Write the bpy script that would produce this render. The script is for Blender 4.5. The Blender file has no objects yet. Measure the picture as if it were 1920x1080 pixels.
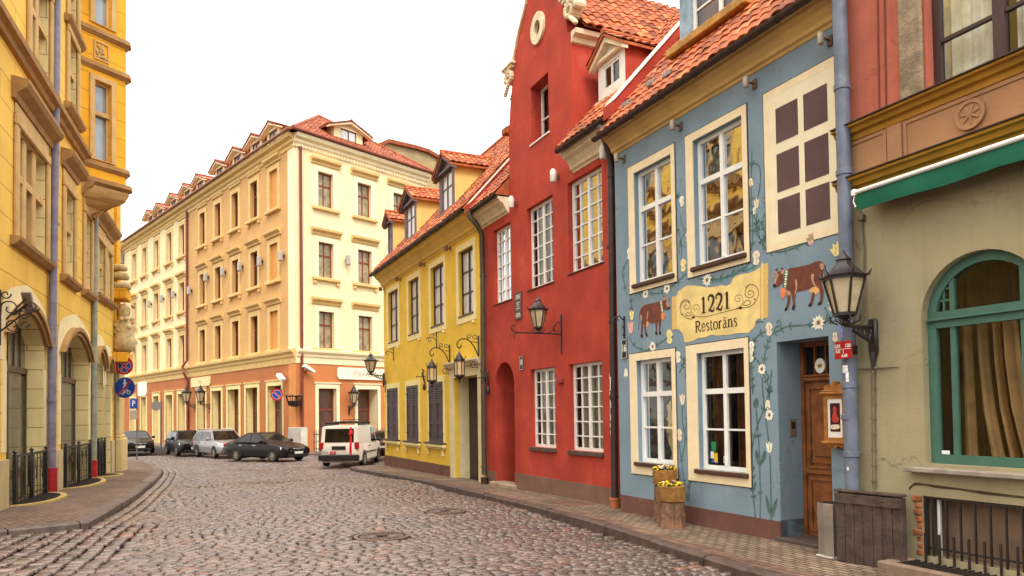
import bpy, bmesh, math, random
import numpy as np
from mathutils import Vector, Matrix
from mathutils.geometry import tessellate_polygon
random.seed(7); rng = np.random.default_rng(7)
S = bpy.context.scene; COL = S.collection
R_ = math.radians; PI = math.pi
def lin(h):
    h = h.lstrip('#'); o = []
    for i in (0, 2, 4):
        c = int(h[i:i+2], 16) / 255
        o.append(c/12.92 if c <= .04045 else ((c+.055)/1.055)**2.4)
    return (*o, 1)
# ---------------------------------------------------------------- camera, sky, sun, exposure
CAMH = 1.7; FPX = 1350.0; PPY = 737.0
cd = bpy.data.cameras.new('camera'); cam = bpy.data.objects.new('camera', cd); COL.objects.link(cam)
cd.sensor_width = 36; cd.lens = FPX / 1920 * 36; cd.shift_y = (PPY - 540) / 1920
cd.clip_start = .05; cd.clip_end = 1000
CROT = Matrix.Rotation(PI/2 + R_(1.6), 4, 'X') @ Matrix.Rotation(R_(-.8), 4, 'Z')
cam.matrix_world = Matrix.Translation((0, 0, CAMH)) @ CROT
S.camera = cam
SUN_EL, SUN_AZ = 50, 165          # degrees; azimuth clockwise from +Y (behind the camera, a little to the right)
W = bpy.data.worlds.new('World'); S.world = W; W.use_nodes = True
nt = W.node_tree; bg = nt.nodes['Background']
sky = nt.nodes.new('ShaderNodeTexSky'); sky.sky_type = 'NISHITA'; sky.sun_disc = False
sky.sun_elevation = R_(SUN_EL); sky.sun_rotation = R_(SUN_AZ); sky.dust_density = 6; sky.air_density = 1.2; sky.ozone_density = 1
mx = nt.nodes.new('ShaderNodeMix'); mx.data_type = 'RGBA'
mx.inputs['Factor'].default_value = .90
nt.links.new(sky.outputs['Color'], mx.inputs[6])
mx.inputs[7].default_value = (17.5, 17.0, 16.0, 1)     # the even cloud layer in front of the blue
# an overcast sky is about three times as bright overhead as at the horizon
tcw = nt.nodes.new('ShaderNodeTexCoord'); sxyz = nt.nodes.new('ShaderNodeSeparateXYZ'); nt.links.new(tcw.outputs['Generated'], sxyz.inputs[0])
mrw = nt.nodes.new('ShaderNodeMapRange'); mrw.inputs[1].default_value = 0; mrw.inputs[2].default_value = 1; mrw.inputs[3].default_value = .62; mrw.inputs[4].default_value = 1.75
nt.links.new(sxyz.outputs[2], mrw.inputs[0]); mlw = nt.nodes.new('ShaderNodeVectorMath'); mlw.operation = 'SCALE'
nt.links.new(mx.outputs[2], mlw.inputs[0]); nt.links.new(mrw.outputs[0], mlw.inputs['Scale'])
nt.links.new(mlw.outputs[0], bg.inputs['Color']); bg.inputs['Strength'].default_value = .105
sd = bpy.data.lights.new('sun', 'SUN'); sun = bpy.data.objects.new('sun', sd); COL.objects.link(sun)
sd.energy = 1.5; sd.angle = R_(14); sd.color = (1, .93, .82)
az = R_(SUN_AZ); el = R_(SUN_EL)
sv = Vector((math.sin(az)*math.cos(el), math.cos(az)*math.cos(el), math.sin(el)))
sun.rotation_euler = sv.to_track_quat('Z', 'Y').to_euler()
S.view_settings.view_transform = 'Standard'; S.view_settings.look = 'None'
S.view_settings.exposure = .35; S.view_settings.gamma = 1
S.render.film_transparent = False
try:
    S.cycles.use_denoising = True; S.cycles.max_bounces = 8; S.cycles.transparent_max_bounces = 12
except Exception: pass

# ---------------------------------------------------------------- materials
MATS = {}
def M(name, col, rough=.75, var=.12, vs=3.0, bump=.1, bs=40, streak=0, metal=0, grime=None, spec=.35, tone=None, crack=0):
    """Plain procedural surface: base colour varied by noise, optional rain streaks, blotches of a second colour, fine bump."""
    if name in MATS: return MATS[name]
    m = bpy.data.materials.new(name); m.use_nodes = True; t = m.node_tree; N = t.nodes; L = t.links
    b = N['Principled BSDF']; b.inputs['Roughness'].default_value = rough; b.inputs['Metallic'].default_value = metal
    b.inputs['Specular IOR Level'].default_value = spec
    c = lin(col) if isinstance(col, str) else col
    tc = N.new('ShaderNodeTexCoord')
    cur = None
    def noise(scale, detail=5, vec=None, rgh=.6):
        n = N.new('ShaderNodeTexNoise'); n.inputs['Scale'].default_value = scale; n.inputs['Detail'].default_value = detail
        n.inputs['Roughness'].default_value = rgh
        L.new(vec or tc.outputs['Object'], n.inputs['Vector']); return n
    def mixc(fac, a, bcol, mode='MIX'):
        x = N.new('ShaderNodeMix'); x.data_type = 'RGBA'; x.blend_type = mode
        if isinstance(fac, float): x.inputs['Factor'].default_value = fac
        else: L.new(fac, x.inputs['Factor'])
        for i, v in ((6, a), (7, bcol)):
            if isinstance(v, tuple): x.inputs[i].default_value = v
            else: L.new(v, x.inputs[i])
        return x.outputs[2]
    def ramp(src, a, bb):
        r = N.new('ShaderNodeMapRange'); r.inputs[1].default_value = a; r.inputs[2].default_value = bb
        r.interpolation_type = 'SMOOTHSTEP'; L.new(src, r.inputs[0]); return r.outputs[0]
    cur = c
    if var:
        n = noise(vs); f = ramp(n.outputs['Fac'], .3, .7)
        lo = tuple(x*(1-var) for x in c[:3])+(1,); hi = tuple(min(1, x*(1+var)) for x in c[:3])+(1,)
        cur = mixc(f, lo, hi)
    if grime:
        gc, gs, ga = grime
        n = noise(gs, 8, rgh=.7); f = ramp(n.outputs['Fac'], .56, .76)
        mm = N.new('ShaderNodeMath'); mm.operation = 'MULTIPLY'; mm.inputs[1].default_value = ga; L.new(f, mm.inputs[0])
        cur = mixc(mm.outputs[0], cur, lin(gc) if isinstance(gc, str) else gc)
    if streak:
        mp = N.new('ShaderNodeMapping'); mp.inputs['Scale'].default_value = (5.0, 5.0, .35); L.new(tc.outputs['Object'], mp.inputs['Vector'])
        n = noise(1.6, 6, mp.outputs['Vector'], .65); f = ramp(n.outputs['Fac'], .5, .8)
        mm = N.new('ShaderNodeMath'); mm.operation = 'MULTIPLY'; mm.inputs[1].default_value = streak; L.new(f, mm.inputs[0])
        cur = mixc(mm.outputs[0], cur, tuple(x*.55 for x in c[:3])+(1,))
    if crack:       # thin hairline cracks and a few repaired patches
        vo = N.new('ShaderNodeTexVoronoi'); vo.feature = 'DISTANCE_TO_EDGE'; vo.inputs['Scale'].default_value = .75
        n = noise(2.5, 6); wv = N.new('ShaderNodeVectorMath'); wv.operation = 'MULTIPLY_ADD'; wv.inputs[1].default_value = (.5, .5, .5); L.new(n.outputs['Color'], wv.inputs[0]); L.new(tc.outputs['Object'], wv.inputs[2]); L.new(wv.outputs[0], vo.inputs['Vector'])
        f1 = ramp(vo.outputs['Distance'], .009, .002); f2 = ramp(noise(.6, 3).outputs['Fac'], .5, .62)
        mm = N.new('ShaderNodeMath'); mm.operation = 'MULTIPLY'; L.new(f1, mm.inputs[0]); L.new(f2, mm.inputs[1]); m2 = N.new('ShaderNodeMath'); m2.operation = 'MULTIPLY'; m2.inputs[1].default_value = crack; L.new(mm.outputs[0], m2.inputs[0])
        cur = mixc(m2.outputs[0], cur, tuple(x*.45 for x in c[:3])+(1,))
        f3 = ramp(noise(.9, 2, rgh=.3).outputs['Fac'], .66, .68); m3 = N.new('ShaderNodeMath'); m3.operation = 'MULTIPLY'; m3.inputs[1].default_value = .3; L.new(f3, m3.inputs[0])
        cur = mixc(m3.outputs[0], cur, tuple(x*.8+.03 for x in c[:3])+(1,))
    if tone:
        at = N.new('ShaderNodeAttribute'); at.attribute_name = 'tone'
        cur = mixc(float(tone), cur, at.outputs['Color'], 'MULTIPLY')
    if isinstance(cur, tuple): b.inputs['Base Color'].default_value = cur
    else: L.new(cur, b.inputs['Base Color'])
    if bump:
        n = noise(bs, 4); bp = N.new('ShaderNodeBump'); bp.inputs['Strength'].default_value = bump; bp.inputs['Distance'].default_value = .02
        L.new(n.outputs['Fac'], bp.inputs['Height']); L.new(bp.outputs['Normal'], b.inputs['Normal'])
    m['nodes'] = 1
    MATS[name] = m; return m
def glass_mat(name, tint=(1, 1, 1), refl=.2):
    """A window pane one can see through, with the sky and the houses opposite mirrored in it."""
    if name in MATS: return MATS[name]
    m = bpy.data.materials.new(name); m.use_nodes = True; t = m.node_tree; N = t.nodes; L = t.links
    N.remove(N['Principled BSDF']); out = N['Material Output']
    tr = N.new('ShaderNodeBsdfTransparent'); tr.inputs[0].default_value = (*tint, 1)
    gl = N.new('ShaderNodeBsdfGlossy'); gl.inputs['Roughness'].default_value = .02; gl.inputs[0].default_value = (.62, .66, .72, 1)
    fr = N.new('ShaderNodeFresnel'); fr.inputs[0].default_value = 1.5
    ad = N.new('ShaderNodeMath'); ad.operation = 'MULTIPLY_ADD'; ad.inputs[1].default_value = 1.0; ad.inputs[2].default_value = refl; ad.use_clamp = True
    L.new(fr.outputs[0], ad.inputs[0])
    tc = N.new('ShaderNodeTexCoord'); n = N.new('ShaderNodeTexNoise'); n.inputs['Scale'].default_value = 1.7
    L.new(tc.outputs['Object'], n.inputs['Vector']); bp = N.new('ShaderNodeBump'); bp.inputs['Strength'].default_value = .08
    bp.inputs['Distance'].default_value = .1; L.new(n.outputs['Fac'], bp.inputs['Height']); L.new(bp.outputs['Normal'], gl.inputs['Normal'])
    mx = N.new('ShaderNodeMixShader'); L.new(ad.outputs[0], mx.inputs[0]); L.new(tr.outputs[0], mx.inputs[1]); L.new(gl.outputs[0], mx.inputs[2])
    L.new(mx.outputs[0], out.inputs['Surface']); MATS[name] = m; return m
def brick_mat(name, c1, c2, mortar, bw, bh, ms=.012, rough=.8, bump=.4, rot=0, offset=.5):
    """Small pavers laid in rows (object X / Y plane)."""
    if name in MATS: return MATS[name]
    m = bpy.data.materials.new(name); m.use_nodes = True; t = m.node_tree; N = t.nodes; L = t.links; b = N['Principled BSDF']
    b.inputs['Roughness'].default_value = rough; b.inputs['Specular IOR Level'].default_value = .3
    tc = N.new('ShaderNodeTexCoord'); mp = N.new('ShaderNodeMapping'); mp.inputs['Rotation'].default_value = (0, 0, rot)
    L.new(tc.outputs['Object'], mp.inputs['Vector'])
    ns = N.new('ShaderNodeTexNoise'); ns.inputs['Scale'].default_value = 2.2; L.new(mp.outputs['Vector'], ns.inputs['Vector'])
    wob = N.new('ShaderNodeVectorMath'); wob.operation = 'MULTIPLY_ADD'; wob.inputs[1].default_value = (.05, .05, 0)
    L.new(ns.outputs['Color'], wob.inputs[0]); L.new(mp.outputs['Vector'], wob.inputs[2])
    br = N.new('ShaderNodeTexBrick'); br.offset = offset; br.inputs['Scale'].default_value = 1; br.inputs['Brick Width'].default_value = bw
    br.inputs['Row Height'].default_value = bh; br.inputs['Mortar Size'].default_value = ms; br.inputs['Mortar Smooth'].default_value = .3
    br.inputs['Bias'].default_value = 0
    br.inputs['Color1'].default_value = lin(c1); br.inputs['Color2'].default_value = lin(c2); br.inputs['Mortar'].default_value = lin(mortar)
    L.new(wob.outputs[0], br.inputs['Vector'])
    n2 = N.new('ShaderNodeTexNoise'); n2.inputs['Scale'].default_value = .9; n2.inputs['Detail'].default_value = 8; L.new(mp.outputs['Vector'], n2.inputs['Vector'])
    x = N.new('ShaderNodeMix'); x.data_type = 'RGBA'; x.blend_type = 'MULTIPLY'; x.inputs['Factor'].default_value = .75
    rp = N.new('ShaderNodeMapRange'); rp.inputs[1].default_value = .3; rp.inputs[2].default_value = .7; rp.inputs[3].default_value = .5; rp.inputs[4].default_value = 1.15
    L.new(n2.outputs['Fac'], rp.inputs[0]); L.new(br.outputs['Color'], x.inputs[6]); L.new(rp.outputs[0], x.inputs[7]); L.new(x.outputs[2], b.inputs['Base Color'])
    iv = N.new('ShaderNodeMath'); iv.operation = 'SUBTRACT'; iv.inputs[0].default_value = 1; L.new(br.outputs['Fac'], iv.inputs[1])
    bp = N.new('ShaderNodeBump'); bp.inputs['Strength'].default_value = bump; bp.inputs['Distance'].default_value = .02
    L.new(iv.outputs[0], bp.inputs['Height']); L.new(bp.outputs['Normal'], b.inputs['Normal'])
    MATS[name] = m; return m

# ---------------------------------------------------------------- mesh builder
def tile_set(m):
    if m is MATS['roof_tile_orange']: return [m, M('roof_tile_dark', '#7e4229', .8, .3, 4, .35, 30, grime=('#54392c', 2.5, .6)), M('roof_tile_light', '#c07343', .75, .25, 4, .35, 30, grime=('#8a5a3c', 2, .5)), M('roof_tile_brown', '#93502f', .8, .3, 4, .35, 30, grime=('#5e4a38', 2, .6))]
    return [m, M('roof_tile_red_dark', '#75402c', .8, .25, 3, .35, 30), M('roof_tile_red_light', '#a8603c', .8, .25, 3, .35, 30), m]
class MB:
    def __init__(s): s.v = []; s.f = []; s.m = []
    def add(s, V, Fs, mi=0):
        o = len(s.v); s.v += [tuple(p) for p in V]; s.f += [tuple(i+o for i in f) for f in Fs]; s.m += [mi]*len(Fs); return s
    def box(s, x0, x1, y0, y1, z0, z1, mi=0):
        V = [(x, y, z) for z in (z0, z1) for y in (y0, y1) for x in (x0, x1)]
        return s.add(V, [(0, 2, 3, 1), (4, 5, 7, 6), (0, 1, 5, 4), (2, 6, 7, 3), (0, 4, 6, 2), (1, 3, 7, 5)], mi)
    def bevbox(s, x0, x1, y0, y1, z0, z1, b=.01, mi=0):
        """box with chamfered edges"""
        V = []; idx = {}
        xs, ys, zs = (x0, x1), (y0, y1), (z0, z1)
        for i in (0, 1):
            for j in (0, 1):
                for k in (0, 1):
                    sx, sy, sz = 1-2*i, 1-2*j, 1-2*k
                    idx[i, j, k, 0] = len(V); V.append((xs[i], ys[j]+sy*b, zs[k]+sz*b))
                    idx[i, j, k, 1] = len(V); V.append((xs[i]+sx*b, ys[j], zs[k]+sz*b))
                    idx[i, j, k, 2] = len(V); V.append((xs[i]+sx*b, ys[j]+sy*b, zs[k]))
        Fs = []
        for i in (0, 1):
            Fs += [(idx[i,0,0,0], idx[i,1,0,0], idx[i,1,1,0], idx[i,0,1,0]), (idx[0,i,0,1], idx[1,i,0,1], idx[1,i,1,1], idx[0,i,1,1]), (idx[0,0,i,2], idx[1,0,i,2], idx[1,1,i,2], idx[0,1,i,2])]
            for j in (0, 1):
                Fs += [(idx[i,j,0,0], idx[i,j,0,1], idx[i,j,1,1], idx[i,j,1,0]), (idx[i,0,j,0], idx[i,0,j,2], idx[i,1,j,2], idx[i,1,j,0]), (idx[0,i,j,1], idx[0,i,j,2], idx[1,i,j,2], idx[1,i,j,1])]
                for k in (0, 1): Fs.append((idx[i,j,k,0], idx[i,j,k,1], idx[i,j,k,2]))
        return s.add(V, Fs, mi)
    def prism(s, poly, a0, a1, axis='y', mi=0):
        """closed polygon in the plane across `axis`, pushed from a0 to a1 (axis y: (x,z); x: (y,z); z: (x,y))"""
        f = {'y': lambda p, a: (p[0], a, p[1]), 'x': lambda p, a: (a, p[0], p[1]), 'z': lambda p, a: (p[0], p[1], a)}[axis]
        n = len(poly); V = [f(p, a0) for p in poly] + [f(p, a1) for p in poly]
        Fs = [(i, (i+1) % n, n+(i+1) % n, n+i) for i in range(n)]
        if n <= 4: Fs += [tuple(range(n))[::-1], tuple(range(n, 2*n))]
        else:
            T = tessellate_polygon([[Vector((p[0], p[1], 0)) for p in poly]])
            Fs += [tuple(t) for t in T] + [tuple(i+n for i in t) for t in T]
        return s.add(V, Fs, mi)
    def flat(s, poly, y, mi=0):
        """polygon in the facade plane"""
        T = tessellate_polygon([[Vector((p[0], p[1], 0)) for p in poly]])
        return s.add([(p[0], y, p[1]) for p in poly], [tuple(t) for t in T], mi)
    def tube(s, pts, r, n=8, mi=0, caps=True):
        P = [Vector(p) for p in pts]; k = len(P); rs = r if isinstance(r, (list, tuple)) else [r]*k
        V = []; Fs = []; up = None
        for i, p in enumerate(P):
            d = (P[min(i+1, k-1)] - P[max(i-1, 0)])
            d = d.normalized() if d.length > 1e-9 else Vector((0, 0, 1))
            if up is None: up = Vector((0, 0, 1)) if abs(d.z) < .9 else Vector((1, 0, 0))
            a = d.cross(up)
            if a.length < 1e-6: a = d.orthogonal()
            a.normalize(); b = a.cross(d).normalized(); up = b
            for j in range(n):
                t = 2*PI*j/n; V.append(p + (a*math.cos(t) + b*math.sin(t))*rs[i])
        for i in range(k-1):
            for j in range(n):
                Fs.append((i*n+j, i*n+(j+1) % n, (i+1)*n+(j+1) % n, (i+1)*n+j))
        if caps: Fs += [tuple(range(n))[::-1], tuple(range((k-1)*n, k*n))]
        return s.add(V, Fs, mi)
    def lathe(s, prof, n=12, c=(0, 0, 0), mi=0, twist=0):
        V = []; Fs = []; k = len(prof)
        for r, z in prof:
            for j in range(n):
                t = 2*PI*j/n + twist; V.append((c[0]+r*math.cos(t), c[1]+r*math.sin(t), c[2]+z))
        for i in range(k-1):
            for j in range(n): Fs.append((i*n+j, i*n+(j+1) % n, (i+1)*n+(j+1) % n, (i+1)*n+j))
        Fs += [tuple(range(n))[::-1], tuple(range((k-1)*n, k*n))]
        return s.add(V, Fs, mi)
    def ribbon(s, pts, w, y, mi=0):
        """flat stroke of varying width in the facade plane: pts (x,z), w one value or a list"""
        k = len(pts); ws = w if isinstance(w, (list, tuple)) else [w]*k; V = []; Fs = []
        for i in range(k):
            a = pts[max(i-1, 0)]; b = pts[min(i+1, k-1)]; dx, dz = b[0]-a[0], b[1]-a[1]; l = math.hypot(dx, dz) or 1
            nx, nz = -dz/l*ws[i]/2, dx/l*ws[i]/2
            V += [(pts[i][0]+nx, y, pts[i][1]+nz), (pts[i][0]-nx, y, pts[i][1]-nz)]
        for i in range(k-1): Fs.append((2*i, 2*i+1, 2*i+3, 2*i+2))
        return s.add(V, Fs, mi)
    def profile(s, pts, x0, x1, mi=0):
        """moulding: closed section of (outward, z) points run along x"""
        return s.prism([(-w, z) for w, z in pts], x0, x1, 'x', mi)
    def wall(s, outer, holes, y=0.0, depth=.3, mi=0, rev=None):
        """wall face with openings and their reveals; outer and holes are polygons of (x,z)"""
        loops = [outer] + list(holes)
        T = tessellate_polygon([[Vector((p[0], p[1], 0)) for p in lp] for lp in loops])
        V = [(p[0], y, p[1]) for lp in loops for p in lp]
        s.add(V, [tuple(t) for t in T], mi)
        for h in holes:
            n = len(h); s.add([(p[0], y, p[1]) for p in h] + [(p[0], y+depth, p[1]) for p in h], [(i, (i+1) % n, n+(i+1) % n, n+i) for i in range(n)], mi if rev is None else rev)
        return s
    def build(s, name, mats, parent=None, smooth=False, loc=None, rotz=0):
        if mats is MATS.get('roof_tile_orange') or mats is MATS.get('roof_tile_red'): mats = tile_set(mats)
        me = bpy.data.meshes.new(name); me.from_pydata(s.v, [], s.f)
        for m in (mats if isinstance(mats, (list, tuple)) else [mats]): me.materials.append(m)
        me.polygons.foreach_set('material_index', s.m)
        if smooth: me.polygons.foreach_set('use_smooth', [True]*len(s.f))
        bm = bmesh.new(); bm.from_mesh(me); bmesh.ops.recalc_face_normals(bm, faces=bm.faces); bm.to_mesh(me); bm.free()
        if smooth == 'auto':
            try: me.set_sharp_from_angle(angle=R_(40))
            except Exception: pass
        me.update(); o = bpy.data.objects.new(name, me); COL.objects.link(o)
        if parent is not None: o.parent = parent
        if loc is not None: o.location = loc
        if rotz: o.rotation_euler = (0, 0, rotz)
        return o
def rect(x0, x1, z0, z1): return [(x0, z0), (x1, z0), (x1, z1), (x0, z1)]
def arch(x0, x1, z0, zs, rise, n=14):
    """opening with a segmental or round head: springing at zs, crown at zs+rise"""
    c = (x0+x1)/2; h = (x1-x0)/2; P = [(x0, z0), (x1, z0)]
    R = (h*h+rise*rise)/(2*rise); a = math.asin(min(1, h/R)); a = a if rise <= h else PI-a
    for i in range(n+1):
        t = a - 2*a*i/n; P.append((c+R*math.sin(t), zs+rise-R+R*math.cos(t)))
    return P
def tag(o, label=None, cat=None, group=None, kind=None):
    if label: o['label'] = label
    if cat: o['category'] = cat
    if group: o['group'] = group
    if kind: o['kind'] = kind
    return o
def thing(name, label, cat, loc=(0, 0, 0), rotz=0, group=None):
    o = bpy.data.objects.new(name, None); COL.objects.link(o); o.location = loc; o.rotation_euler = (0, 0, rotz)
    o.empty_display_size = .2
    return tag(o, label, cat, group)
def dup(root, loc, rotz=None, label=None):
    """a copy of a thing with copies of its parts and sub-parts"""
    r = root.copy(); COL.objects.link(r); r.location = loc
    if rotz is not None: r.rotation_euler = (0, 0, rotz)
    if label: r['label'] = label
    def kids(a, b):
        for ch in list(a.children):
            if ch == b: continue
            c = ch.copy(); COL.objects.link(c); c.parent = b; kids(ch, c)
    src = list(root.children)
    for ch in src:
        c = ch.copy(); COL.objects.link(c); c.parent = r
        for g in list(ch.children):
            d = g.copy(); COL.objects.link(d); d.parent = c
    return r
class Facade:
    """a street front: origin on the ground at u=0, x along the front, y into the house, z up"""
    def __init__(s, x, y, deg):
        a = R_(deg); s.o = Vector((x, y, 0)); s.d = Vector((math.cos(a), math.sin(a), 0)); s.n = Vector((s.d.y, -s.d.x, 0)); s.rz = a
    def at(s, u, w, z): return s.o + s.d*u + s.n*w + Vector((0, 0, z))
def gz(y): return -.014*min(y, 32.0)            # the street falls gently away and levels out
ROAD = -.11
BLUE = Facade(2.06, 13.75, -64.8); OLD = Facade(-3.2, 25.77, -64.8); GREY = Facade(4.15, 8.88, -64.8)
HOTL = Facade(-12.8, 42.7, -47.7); HOTR = Facade(-12.8, 42.7, 48.6); LEFT = Facade(-11.31, 16.32, 110.34)
def wallpt(F, px, py, w=0.0):
    """where the sight line through a point of the photograph meets a facade: (u, z)"""
    r = CROT.to_3x3() @ Vector(((px-960)/FPX, -(py-PPY)/FPX, -1)); c = Vector((0, 0, CAMH))
    t = ((F.o + F.n*w - c).dot(F.n)) / r.dot(F.n); p = c + r*t
    return ((p-F.o).dot(F.d), p.z)
def text_mesh(txt, size, mat, parent, x, y, z, name='lettering', align='CENTER', sx=1.0, flat_rot=True, bold=0.0):
    c = bpy.data.curves.new('t', 'FONT'); c.body = txt; c.size = size; c.align_x = align; c.align_y = 'CENTER'; c.offset = bold; c.resolution_u = 3
    o = bpy.data.objects.new('t', c); COL.objects.link(o)
    dg = bpy.context.evaluated_depsgraph_get(); me = bpy.data.meshes.new_from_object(o.evaluated_get(dg))
    bpy.data.objects.remove(o); bpy.data.curves.remove(c)
    for v in me.vertices: v.co = Vector((v.co.x*sx, 0, v.co.y))
    me.materials.clear(); me.materials.append(mat); me.name = name
    ob = bpy.data.objects.new(name, me); COL.objects.link(ob); ob.parent = parent; ob.location = (x, y, z); return ob
# ================================================================ ground, road, pavements
RC = [(8.6, -4.5), (4.5, 4.42), (2.62, 8.38), (2.1, 9.97), (1.27, 12.64), (.4, 14.81), (-.82, 17.75), (-2.63, 21.95), (-4.59, 25.67), (-6.1, 28.3), (-6.62, 29.3), (-6.7, 29.95), (-6.35, 30.55), (-5.5, 31.1), (-2.0, 32.6), (4, 35.2)]
LC = [(-17, 2.4), (-11, 9.6), (-8.73, 12.28), (-7.85, 13.33), (-8.4, 14.91), (-10, 19.28), (-11.6, 23.2), (-13.19, 27.04), (-14.4, 29.66), (-15.66, 32.01), (-17.52, 35.03), (-19.8, 37.9), (-24, 42)]
def along(F, us, w): return [tuple(F.at(u, w, 0)[:2]) for u in us]
hc = HOTL.at(0, 1.9, 0); hr = HOTR.at(0, 2.3, 0)
HC = along(HOTL, (-60, -30, -10, -1.2), 1.9) + [tuple(((hc+hr)/2 + Vector((.15, -.75, 0)))[:2])] + along(HOTR, (1.0, 8, 14, 30), 2.3)
RSW = RC + [(30, 35), (30, -4.5)]
LSW = LC + [(-40, 42), (-40, 2.4)]
HSW = HC + [(40, 100), (-60, 100)]
def inside(poly, X, Y):
    c = np.zeros(X.shape, bool); n = len(poly)
    for i in range(n):
        x1, y1 = poly[i]; x2, y2 = poly[(i+1) % n]
        if y1 == y2: continue
        k = ((y1 > Y) != (y2 > Y)) & (X < (x2-x1)*(Y-y1)/(y2-y1)+x1); c ^= k
    return c
def poly_dist(pl, X, Y):
    d = np.full(X.shape, 1e9)
    for (x1, y1), (x2, y2) in zip(pl[:-1], pl[1:]):
        dx, dy = x2-x1, y2-y1; t = np.clip(((X-x1)*dx+(Y-y1)*dy)/(dx*dx+dy*dy), 0, 1)
        d = np.minimum(d, np.hypot(X-x1-t*dx, Y-y1-t*dy))
    return d
soil = M('joint_sand', '#261c18', .95, .3, 6, .5, 60)
g = MB(); ys = [-60, 0, 32, 70, 600]
V = [(x, y, gz(y)+ROAD-.1) for y in ys for x in (-500, 500)]
g.add(V, [(2*i, 2*i+1, 2*i+3, 2*i+2) for i in range(len(ys)-1)])
tag(g.build('ground', soil), kind='structure')
def build_setts():
    A = R_(114.6); es = np.array([math.cos(A), math.sin(A)]); et = np.array([math.sin(A), -math.cos(A)])
    C = []          # s, t, half length along s, half width along t
    def rows(s0, s1, t0, t1, hs, wmin, wmax):
        s = s0
        while s < s1:
            h = hs*rng.uniform(.85, 1.15); t = t0 + rng.uniform(0, wmax)
            while t < t1:
                w = rng.uniform(wmin, wmax); C.append((s+h/2, t+w/2, h/2, w/2)); t += w
            s += h
    BS = (24.1, 25.5)
    rows(3.2, 17.5, -9, 7, .128, .13, .24); rows(17.5, BS[0], -12, 9, .15, .15, .27)
    rows(BS[0], BS[1], -12, 9, .34, .15, .22)
    rows(BS[1], 48, -30, 16, .19, .18, .3)
    C = np.array(C); s, t, hs, ht = C.T
    wav = .13*np.sin(t*.55+s*.21) + .07*np.sin(t*1.3-s*.5+1) + .05*np.sin(t*2.3+s*.9)
    s2 = s + wav
    X = s2*es[0]+t*et[0]; Y = s2*es[1]+t*et[1]
    dl = poly_dist(LC[3:], X, Y); strip = (dl < .7) & (Y < 31) & (Y > 13.3)
    near_corner = (Y <= 13.6) & (X < -6.5+.28*(13.3-Y))
    keep = ~(inside(RSW, X, Y) | inside(LSW, X, Y) | inside(HSW, X, Y)) & (Y > 4.5) & (np.abs(X) < 36) & ~strip & ~near_corner
    for (mx_, my_, mr) in ((-1.42, 15.02, .47), (-2.15, 11.76, .49), (-3.68, 25.24, .46)): keep &= np.hypot(X-mx_, Y-my_) > mr
    P = [np.c_[X, Y, hs, ht, np.full(len(X), A)][keep]]
    # stones laid along the left kerb and round its corner
    Q = []
    for i in range(3, 9):
        (x1, y1), (x2, y2) = LC[i], LC[i+1]; L = math.hypot(x2-x1, y2-y1); dx, dy = (x2-x1)/L, (y2-y1)/L
        for k in range(3):
            off = .13+k*.235; q = rng.uniform(0, .1)
            while q < L:
                l = rng.uniform(.15, .26); Q.append((x1+dx*(q+l/2)+dy*off, y1+dy*(q+l/2)-dx*off, l/2, .112, math.atan2(dy, dx))); q += l
    sdir = math.atan2(LC[4][1]-LC[3][1], LC[4][0]-LC[3][0])
    q = -.2
    while q > -7:
        l = rng.uniform(.17, .26); q -= l
        for k in range(-16, 10):
            off = .13+k*.235; oj = off+rng.normal(0, .012); qj = q+l/2+rng.uniform(-.06, .06); cx = LC[3][0]+math.cos(sdir)*qj+math.sin(sdir)*oj; cy = LC[3][1]+math.sin(sdir)*qj-math.cos(sdir)*oj
            Q.append((cx, cy, l/2*rng.uniform(.85, .97), .108*rng.uniform(.9, 1.03), sdir))
    Q = np.array(Q); k = (Q[:, 1] > 4.5) & ~inside(LSW, Q[:, 0], Q[:, 1]) & ((Q[:, 0] < -6.3+.28*(13.3-Q[:, 1])) | (Q[:, 1] > 13.3))
    P.append(Q[k]); P = np.concatenate(P)
    n = len(P); gap = .016
    X, Y, a, b, an = P.T; lw = a > b*1.25; a = a-np.where(lw, .012, .0155); b = b-np.where(lw, .022, .009)
    # outline: rounded rectangle of eight points, jittered
    cr = .32; ux = np.array([1, 1-cr*.5, -(1-cr*.5), -1, -1, -(1-cr*.5), 1-cr*.5, 1]); uy = np.array([1-cr, 1, 1, 1-cr, -(1-cr), -1, -1, -(1-cr)])
    an = an + rng.normal(0, .05, n); ca, sa = np.cos(an), np.sin(an)
    und = .022*np.sin(X*.9+Y*.33)+.018*np.sin(X*.37-Y*.8+2)+.012*np.sin(X*2.1+Y*1.7)
    z0 = np.where(Y < 32, -.014*Y, -.448) + ROAD + und + rng.normal(0, .0045, n)
    tx, ty = rng.normal(0, .022, n), rng.normal(0, .022, n)
    V = np.zeros((n, 25, 3)); jx = rng.normal(0, .07, (n, 8)); jy = rng.normal(0, .07, (n, 8))
    for r, (sc, dz) in enumerate(((1.0, -.05), (.97, -.013), (.82, -.001))):
        lx = a[:, None]*(ux+jx)*sc; ly = b[:, None]*(uy+jy)*sc
        V[:, r*8:r*8+8, 0] = X[:, None]+lx*ca[:, None]-ly*sa[:, None]
        V[:, r*8:r*8+8, 1] = Y[:, None]+lx*sa[:, None]+ly*ca[:, None]
        V[:, r*8:r*8+8, 2] = z0[:, None]+dz+lx*tx[:, None]+ly*ty[:, None]
    V[:, 24] = np.c_[X, Y, z0+.0015]
    loc = []
    for r in range(2):
        for j in range(8): loc.append((r*8+j, r*8+(j+1) % 8, r*8+8+(j+1) % 8, r*8+8+j))
    quads = np.array(loc); tris = np.array([(16+j, 16+(j+1) % 8, 24) for j in range(8)])
    base = (np.arange(n)*25)[:, None, None]
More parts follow.
